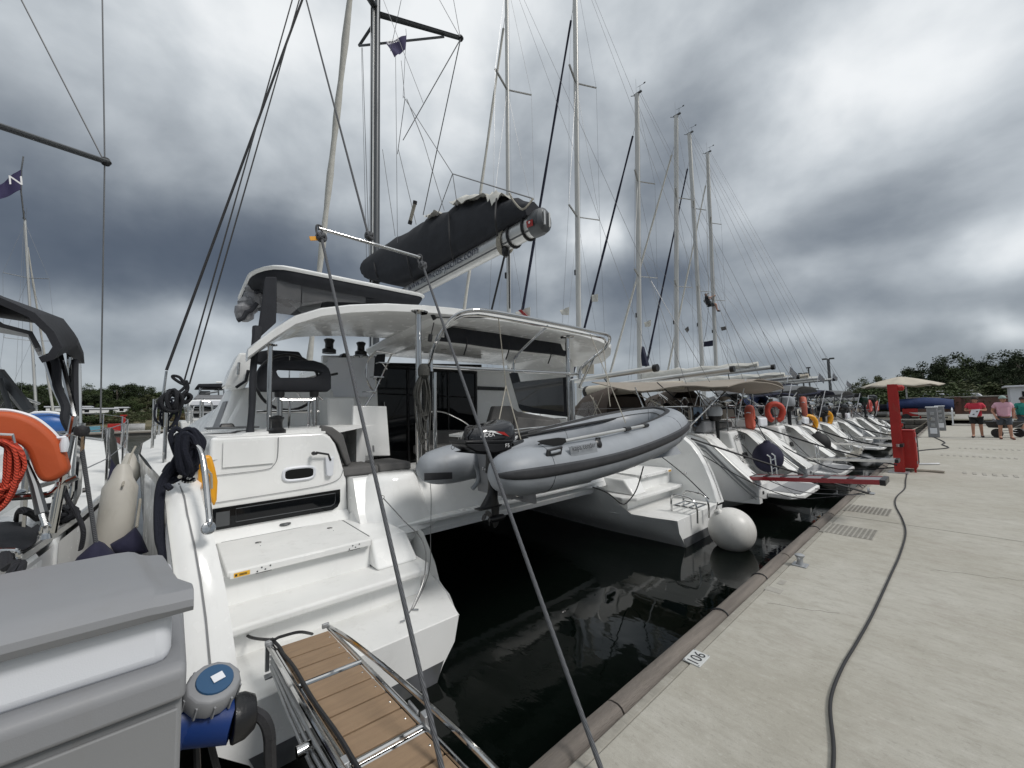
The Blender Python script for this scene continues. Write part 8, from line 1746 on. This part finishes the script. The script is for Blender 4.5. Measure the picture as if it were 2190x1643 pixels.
part('rail', STEEL, mo, lambda b: [b.tube([PX(395, 884, ax+1), PX(540, 882, ax+1)], .03, 5)]+[b.tube([PX(a, 884, ax+1), PX(a, 902, ax+1)], .025, 5) for a in (400, 430, 460, 490, 520)])
# filler craft in the far corner: covered boats ashore, small tenders
def covered(px, py, Y, w, h, mat, label, z0=.98):
    c = PY(px, py, Y); t = thing('covered_boat', c, label, 'boat', 'covered boats on the shore')
    part('cover', mat, t, lambda b: b.loft([[V((c.x+x*w/2, c.y+.9*ww*sin(a)*.9, z0+.55+h*hh*(.5+.5*cos(a)*(1 if cos(a) > 0 else .6)))) for a in [2*pi*k/14 for k in range(14)]] for x, ww, hh in ((-1, .5, .7), (-.8, .95, .85), (-.3, 1, .95), (.2, 1, 1.0), (.7, .7, .9), (1, .1, .8))], closed=True, cap0=True, cap1=True), ang=60)
    part('hull', GELM, t, lambda b: b.loft([[V((c.x+x*w/2, c.y+.8*ww*sin(a), z0+.5-.3*cos(a))) for a in [-1.6+3.2*k/8 for k in range(9)]] for x, ww in ((-1, .6), (0, 1), (.7, .7), (1, .1))]))
    part('trolley', GREYDK, t, lambda b: [b.box((c.x, c.y, z0+.12), (w*.8, .1, .1)), b.box((c.x-w*.2, c.y, z0+.1), (.1, 1.5, .1))])
    for s in (-1, 1): part('wheel', RUB, t, lambda b: b.lathe([(.2, 0), (.22, .03), (.22, .12), (.2, .15)], (c.x-w*.2, c.y-.75*(1 if s > 0 else -1)-.08, z0+.2), 12, (0, 1, 0)))
covered(1965, 858, 41.5, 3.4, 1.05, BLUECV, 'bright blue covered boat on a trolley at the end of the quay'); covered(1880, 858, 43.5, 4.0, .6, NAVYCV, 'navy covered boat left of the bright blue one'); covered(1840, 862, 46, 4, .6, GREYCV, 'grey covered boat behind the mast tops near the wood')
for px, w, lab in ((1905, 3.0, 'red fire cabinet on the shore behind the tall red post'),):
    p = PY(1946, 874, 41); t = thing('shore_cabinet', p, lab, 'cabinet'); part('body', REDP, t, lambda b: b.box((p.x, 41, 1.5), (.8, .4, .55)), bevel=.03); part('leg', REDP, t, lambda b: [b.box((p.x+s*.5, 41, 1.1), (.08, .08, .3)) for s in (-1, 1)])
# ================================================================== PEOPLE
def person(base, yaw, label, J, top, legs_mat, hair, skin=SKIN, hat=None, feet=RUB, sleeves=True, scale=1.0):
    """J: dict of joint positions in the person's own frame (x right, y forward, z up), metres"""
    t = thing('person', base, label, 'person')
    Rz = Matrix.Rotation(yaw, 3, 'Z')
    def Wd(p): return base + Rz @ (V(p)*scale)
    def skin_obj(name, verts, edges, radii, mat, sub=2, root=0):
        me = bpy.data.meshes.new(name); me.from_pydata([tuple(Wd(v)-base) for v in verts], edges, []); me.update()
        o = bpy.data.objects.new(name, me); C.objects.link(o); o.parent = t
        o.modifiers.new('skin', 'SKIN'); 
        sv = me.skin_vertices[0].data
        for i, r in enumerate(radii): sv[i].radius = (r*scale, (r if not isinstance(r, tuple) else r[0])*scale)
        sv[root].use_root = True
        m = o.modifiers.new('sub', 'SUBSURF'); m.levels = m.render_levels = sub
        # bake the skin into a plain mesh
        dg = bpy.context.evaluated_depsgraph_get(); nm = bpy.data.meshes.new_from_object(o.evaluated_get(dg)); nm.materials.clear(); nm.materials.append(mat)
        for p in nm.polygons: p.use_smooth = True
        o.modifiers.clear(); o.data = nm; nm.name = name; return o
    j = J
    bv = [j['pelvis'], j['chest'], j['neck'], j['head'], j['top']]; be = [(0, 1), (1, 2), (2, 3), (3, 4)]; br = [.12, .115, .05, .09, .065]
    def chain(start, keys, rads):
        i = start
        for k_, r in zip(keys, rads): bv.append(j[k_]); br.append(r); be.append((i, len(bv)-1)); i = len(bv)-1
    for s in 'LR':
        chain(1, ['sh'+s, 'el'+s, 'wr'+s, 'ha'+s], [.062, .045, .032, .036]); chain(0, ['hip'+s, 'kn'+s, 'an'+s, 'toe'+s], [.095, .062, .042, .038])
    skin_obj('body', bv, be, br, skin, 2)
    # clothing: shirt and shorts as their own fitted skins
    sv_ = [lerp(V(j['pelvis']), V(j['chest']), .12), lerp(V(j['pelvis']), V(j['chest']), .55), j['chest'], lerp(V(j['chest']), V(j['neck']), .7)]; se = [(0, 1), (1, 2), (2, 3)]; sr = [.175, .185, .178, .08]
    for s in 'LR':
        sv_ += [j['sh'+s], lerp(V(j['sh'+s]), V(j['el'+s]), .62)]; n = len(sv_); se += [(2, n-2), (n-2, n-1)]; sr += [.088, .078]
    skin_obj('shirt', sv_, se, sr, top, 2, 1)
    pv = [V(j['pelvis'])+V((0, 0, .04))]; pe = []; pr_ = [.165]
    for s in 'LR':
        pv += [V(j['hip'+s])+V((0, 0, -.02)), lerp(V(j['hip'+s]), V(j['kn'+s]), .88)]; n = len(pv); pe += [(0, n-2), (n-2, n-1)]; pr_ += [.125, .10]
    skin_obj('shorts', pv, pe, pr_, legs_mat, 2, 0)
    hc = Wd(lerp(V(j['head']), V(j['top']), .55)); fwd = Rz @ V(j.get('look', (0, 1, 0))); fwd = fwd.normalized()
    part('hair' if not hat else 'cap', hat or hair, t, lambda b: b.lathe([(.108*sin(q), .012+.115*cos(q)) for q in [pi*.56*k/8 for k in range(8, -1, -1)]], hc-fwd*.012, 18, (-.12*fwd.x, -.12*fwd.y, 1)))
    if hat: part('cap_peak', hat, t, lambda b: b.box(hc+fwd*.13+V((0, 0, .02)), (.13, .13, .015), rot=(0, 0, yaw)), bevel=.006)
    hd = hc-V((0, 0, .075)); side = V((-fwd.y, fwd.x, 0)).normalized()
    part('nose', skin, t, lambda b: b.lathe([(.004, .02), (.014, -.006), (.016, -.018), (.0, -.026)], hd+fwd*.098+V((0, 0, .0)), 8))
    part('eye', INK, t, lambda b: [b.lathe([(0, -.006), (.010, 0), (0, .006)], hd+fwd*.088+side*s*.032+V((0, 0, .03)), 8, fwd) for s in (-1, 1)])
    part('mouth', REDP, t, lambda b: b.box(hd+fwd*.093+V((0, 0, -.048)), (.035, .012, .008), rot=(0, 0, atan2(side.y, side.x))))
    part('ear', skin, t, lambda b: [b.lathe([(.0, -.012), (.022, 0), (.0, .012)], hd+side*s*.093+V((0, 0, .01)), 10, side) for s in (-1, 1)])
    for s in 'LR':
        f0, f1 = Wd(j['an'+s]), Wd(j['toe'+s]); part('shoe', feet, t, lambda b: b.tube([f0+V((0, 0, -.035)), lerp(f0, f1, .5)+V((0, 0, -.02)), f1+(f1-f0)*.15+V((0, 0, -.01))], .05, 10, rs=[.050, .052, .042], flat=.8), ang=60)
    for s in 'LR':                                                       # hands: five curled fingers from the palm
        h0, w0 = Wd(j['ha'+s]), Wd(j['wr'+s]); d = (h0-w0).normalized(); sd_ = d.cross(V((0, 0, 1)));  sd_ = sd_.normalized() if sd_.length > .1 else Rz @ V((1, 0, 0)); cu_ = d.cross(sd_).normalized()
        part('hand', skin, t, lambda b: [b.tube([h0+sd_*(q-1.5)*.021*1.0, h0+sd_*(q-1.5)*.021+d*.045*l-cu_*.006, h0+sd_*(q-1.5)*.02+d*.075*l-cu_*.028], .0095, 6) for q, l in enumerate((.85, 1, 1.05, .9))]+[b.tube([h0-d*.03+sd_*.038, h0+d*.005+sd_*.062, h0+d*.035+sd_*.062-cu_*.012], .011, 6)])
    return t, Wd
def stand(step=.16, lean=0.0, arms='down', look=(0, 1, 0), hips=.90):
    J = dict(pelvis=(0, 0, .95), chest=(0, .02+lean, 1.28), neck=(0, .04+lean, 1.50), head=(0, .06+lean*1.3, 1.60), top=(0, .07+lean*1.3, 1.69), look=look)
    for s, x in (('L', -1), ('R', 1)):
        st = step*x
        J['sh'+s] = (x*.19, .01+lean, 1.42); J['hip'+s] = (x*.095, 0, .88); J['kn'+s] = (x*.11, st*.6+.04, .50); J['an'+s] = (x*.12, st, .10); J['toe'+s] = (x*.14, st+.15, .05)
        if arms == 'down': J['el'+s] = (x*.27, -.03, 1.15); J['wr'+s] = (x*.29, .06, .92); J['ha'+s] = (x*.29, .08, .84)
        if arms == 'hold': J['el'+s] = (x*.29, .04, 1.16); J['wr'+s] = (x*.12, .26, 1.18); J['ha'+s] = (x*.05, .30, 1.18)
        if arms == 'pull': J['el'+s] = (x*.28, -.06, 1.15); J['wr'+s] = (x*.24, -.0 if x < 0 else .12, .93); J['ha'+s] = (x*.22, -.05 if x < 0 else .15, .86)
    return J
pA = PZ(2092, 936, QZ); yawA = atan2(-(CAM.x-pA.x), (CAM.y-pA.y))
J = stand(.17, .04, 'hold', (0.1, 1, -.35))
ta, WA = person(pA, yawA, 'person in a crimson polo shirt and black shorts looking down at papers while walking', J, REDSH, SHORTB, HAIR, scale=1.03)
pap = thing('paper_bundle', WA((-.02, .34, 1.1)), 'white papers held in both hands by the person in the crimson shirt', 'papers')
part('sheet', WHITEP, pap, lambda b: b.hexa([WA((-.14, .33, 1.22)), WA((.10, .33, 1.20)), WA((.20, .40, .90)), (WA((-.02, .40, .88)))], [WA((-.14, .355, 1.23)), WA((.10, .355, 1.21)), WA((.20, .42, .91)), (WA((-.02, .42, .89)))]))
part('printing', INK, pap, lambda b: [b.hexa([WA((x, y, z)), WA((x+.05, y, z-.01)), WA((x+.06, y+.01, z-.05)), WA((x+.01, y+.01, z-.04))], [WA((x, y+.006, z)), WA((x+.05, y+.006, z-.01)), WA((x+.06, y+.016, z-.05)), WA((x+.01, y+.016, z-.04))]) for x, y, z in ((-.07, .378, 1.15), (.03, .405, 1.03))])
pB = PZ(2152, 940, QZ); yawB = atan2(-(CAM.x-pB.x), (CAM.y-pB.y))+.25
person(pB, yawB, 'person in a pale pink shirt, slate shorts and a cap pulling a cart', stand(-.10, .02, 'pull', (-.4, 1, -.1)), PINKSH, SHORTG, HAIR, hat=CAPG, feet=mt('brown_sandals', (.16, .06, .04), .7), scale=1.03)
pC = PZ(2192, 932, QZ); person(pC, atan2(-(CAM.x-pC.x), (CAM.y-pC.y))+.6, 'person in a teal top and dark shorts at the right edge of the picture', stand(.08, .02, 'down', (0, 1, 0)), TEALSH, SHORTG, HAIR, scale=1.0)
# cart
cq = lerp(PZ(2128, 938, QZ), PZ(2150, 935, QZ), .4)+V((.15, .45, 0)); ck = thing('hand_cart', cq, 'black tub cart with fat tyres between the two walkers', 'cart')
rv = V((RT.x, RT.y, 0)).normalized(); fv = V((FW.x, FW.y, 0)).normalized()
def CQ(a, c, z): return cq+rv*a+fv*c+V((0, 0, z))
part('tub', BLACKP, ck, lambda b: b.hexa([CQ(-.30, -.3, .42), CQ(.45, -.3, .42), CQ(.45, .3, .42), CQ(-.30, .3, .42)], [CQ(-.42, -.36, .70), CQ(.55, -.36, .70), CQ(.55, .36, .70), CQ(-.42, .36, .70)]), bevel=.03)
part('load', GREYP, ck, lambda b: [b.box(CQ(-.15, 0, .74), (.3, .3, .12), rot=(.2, .1, .3)), b.box(CQ(.15, .05, .75), (.3, .22, .12), rot=(-.1, .1, .8))], bevel=.03)
part('axle', GALV, ck, lambda b: [b.tube([CQ(-.42, -.1, .2), CQ(.62, -.1, .2)], .02, 6), b.tube([CQ(-.3, -.1, .3), CQ(.5, -.1, .3)], .015, 6), b.tube([CQ(.0, -.3, .4), CQ(.0, -.9, .75)], .015, 6)])
for s in (-.40, .58): part('wheel', RUB, ck, lambda b: b.lathe([(.10, -.05), (.19, -.045), (.20, 0), (.19, .045), (.10, .05)], CQ(s, -.1, .2), 18, rv))
# rigger on the last mast
rp = PY(1516, 650, 29.6); Jr = dict(pelvis=(0, 0, 0), chest=(0, -.16, .30), neck=(0, -.17, .52), head=(0, -.14, .62), top=(0, -.12, .71), look=(0, 1, .2))
for s, x in (('L', -1), ('R', 1)):
    Jr['sh'+s] = (x*.19, -.15, .44); Jr['el'+s] = (x*.24, .12, .36); Jr['wr'+s] = (x*.12, .32, .48); Jr['ha'+s] = (x*.06, .38, .50); Jr['hip'+s] = (x*.10, .04, -.05); Jr['kn'+s] = (x*.14, .42, -.10); Jr['an'+s] = (x*.10, .48, -.52); Jr['toe'+s] = (x*.10, .62, -.56)
person(rp, -pi/2+.35, 'person in dark clothes hanging in a harness on the last tall mast', Jr, mt('dark_jacket', (.03, .032, .034), .8), SHORTB, HAIR, hat=mt('grey_helmet', (.3, .3, .3), .5), scale=1.1)
cable_obj([rp+V((0, .05, .4)), PY(1512, 500, 29.6), PY(1513, 340, 29.7)], .012, ROPEW, 'hoisting line of the person on the last tall mast', 'line', name='hoist_line', smooth=0)
cable_obj([rp+V((0, -.1, -.3)), PY(1510, 710, 29.2), PY(1500, 745, 29.2)], .012, ROPEB, 'slack safety line below the person on the mast', 'line', name='safety_line', smooth=4)
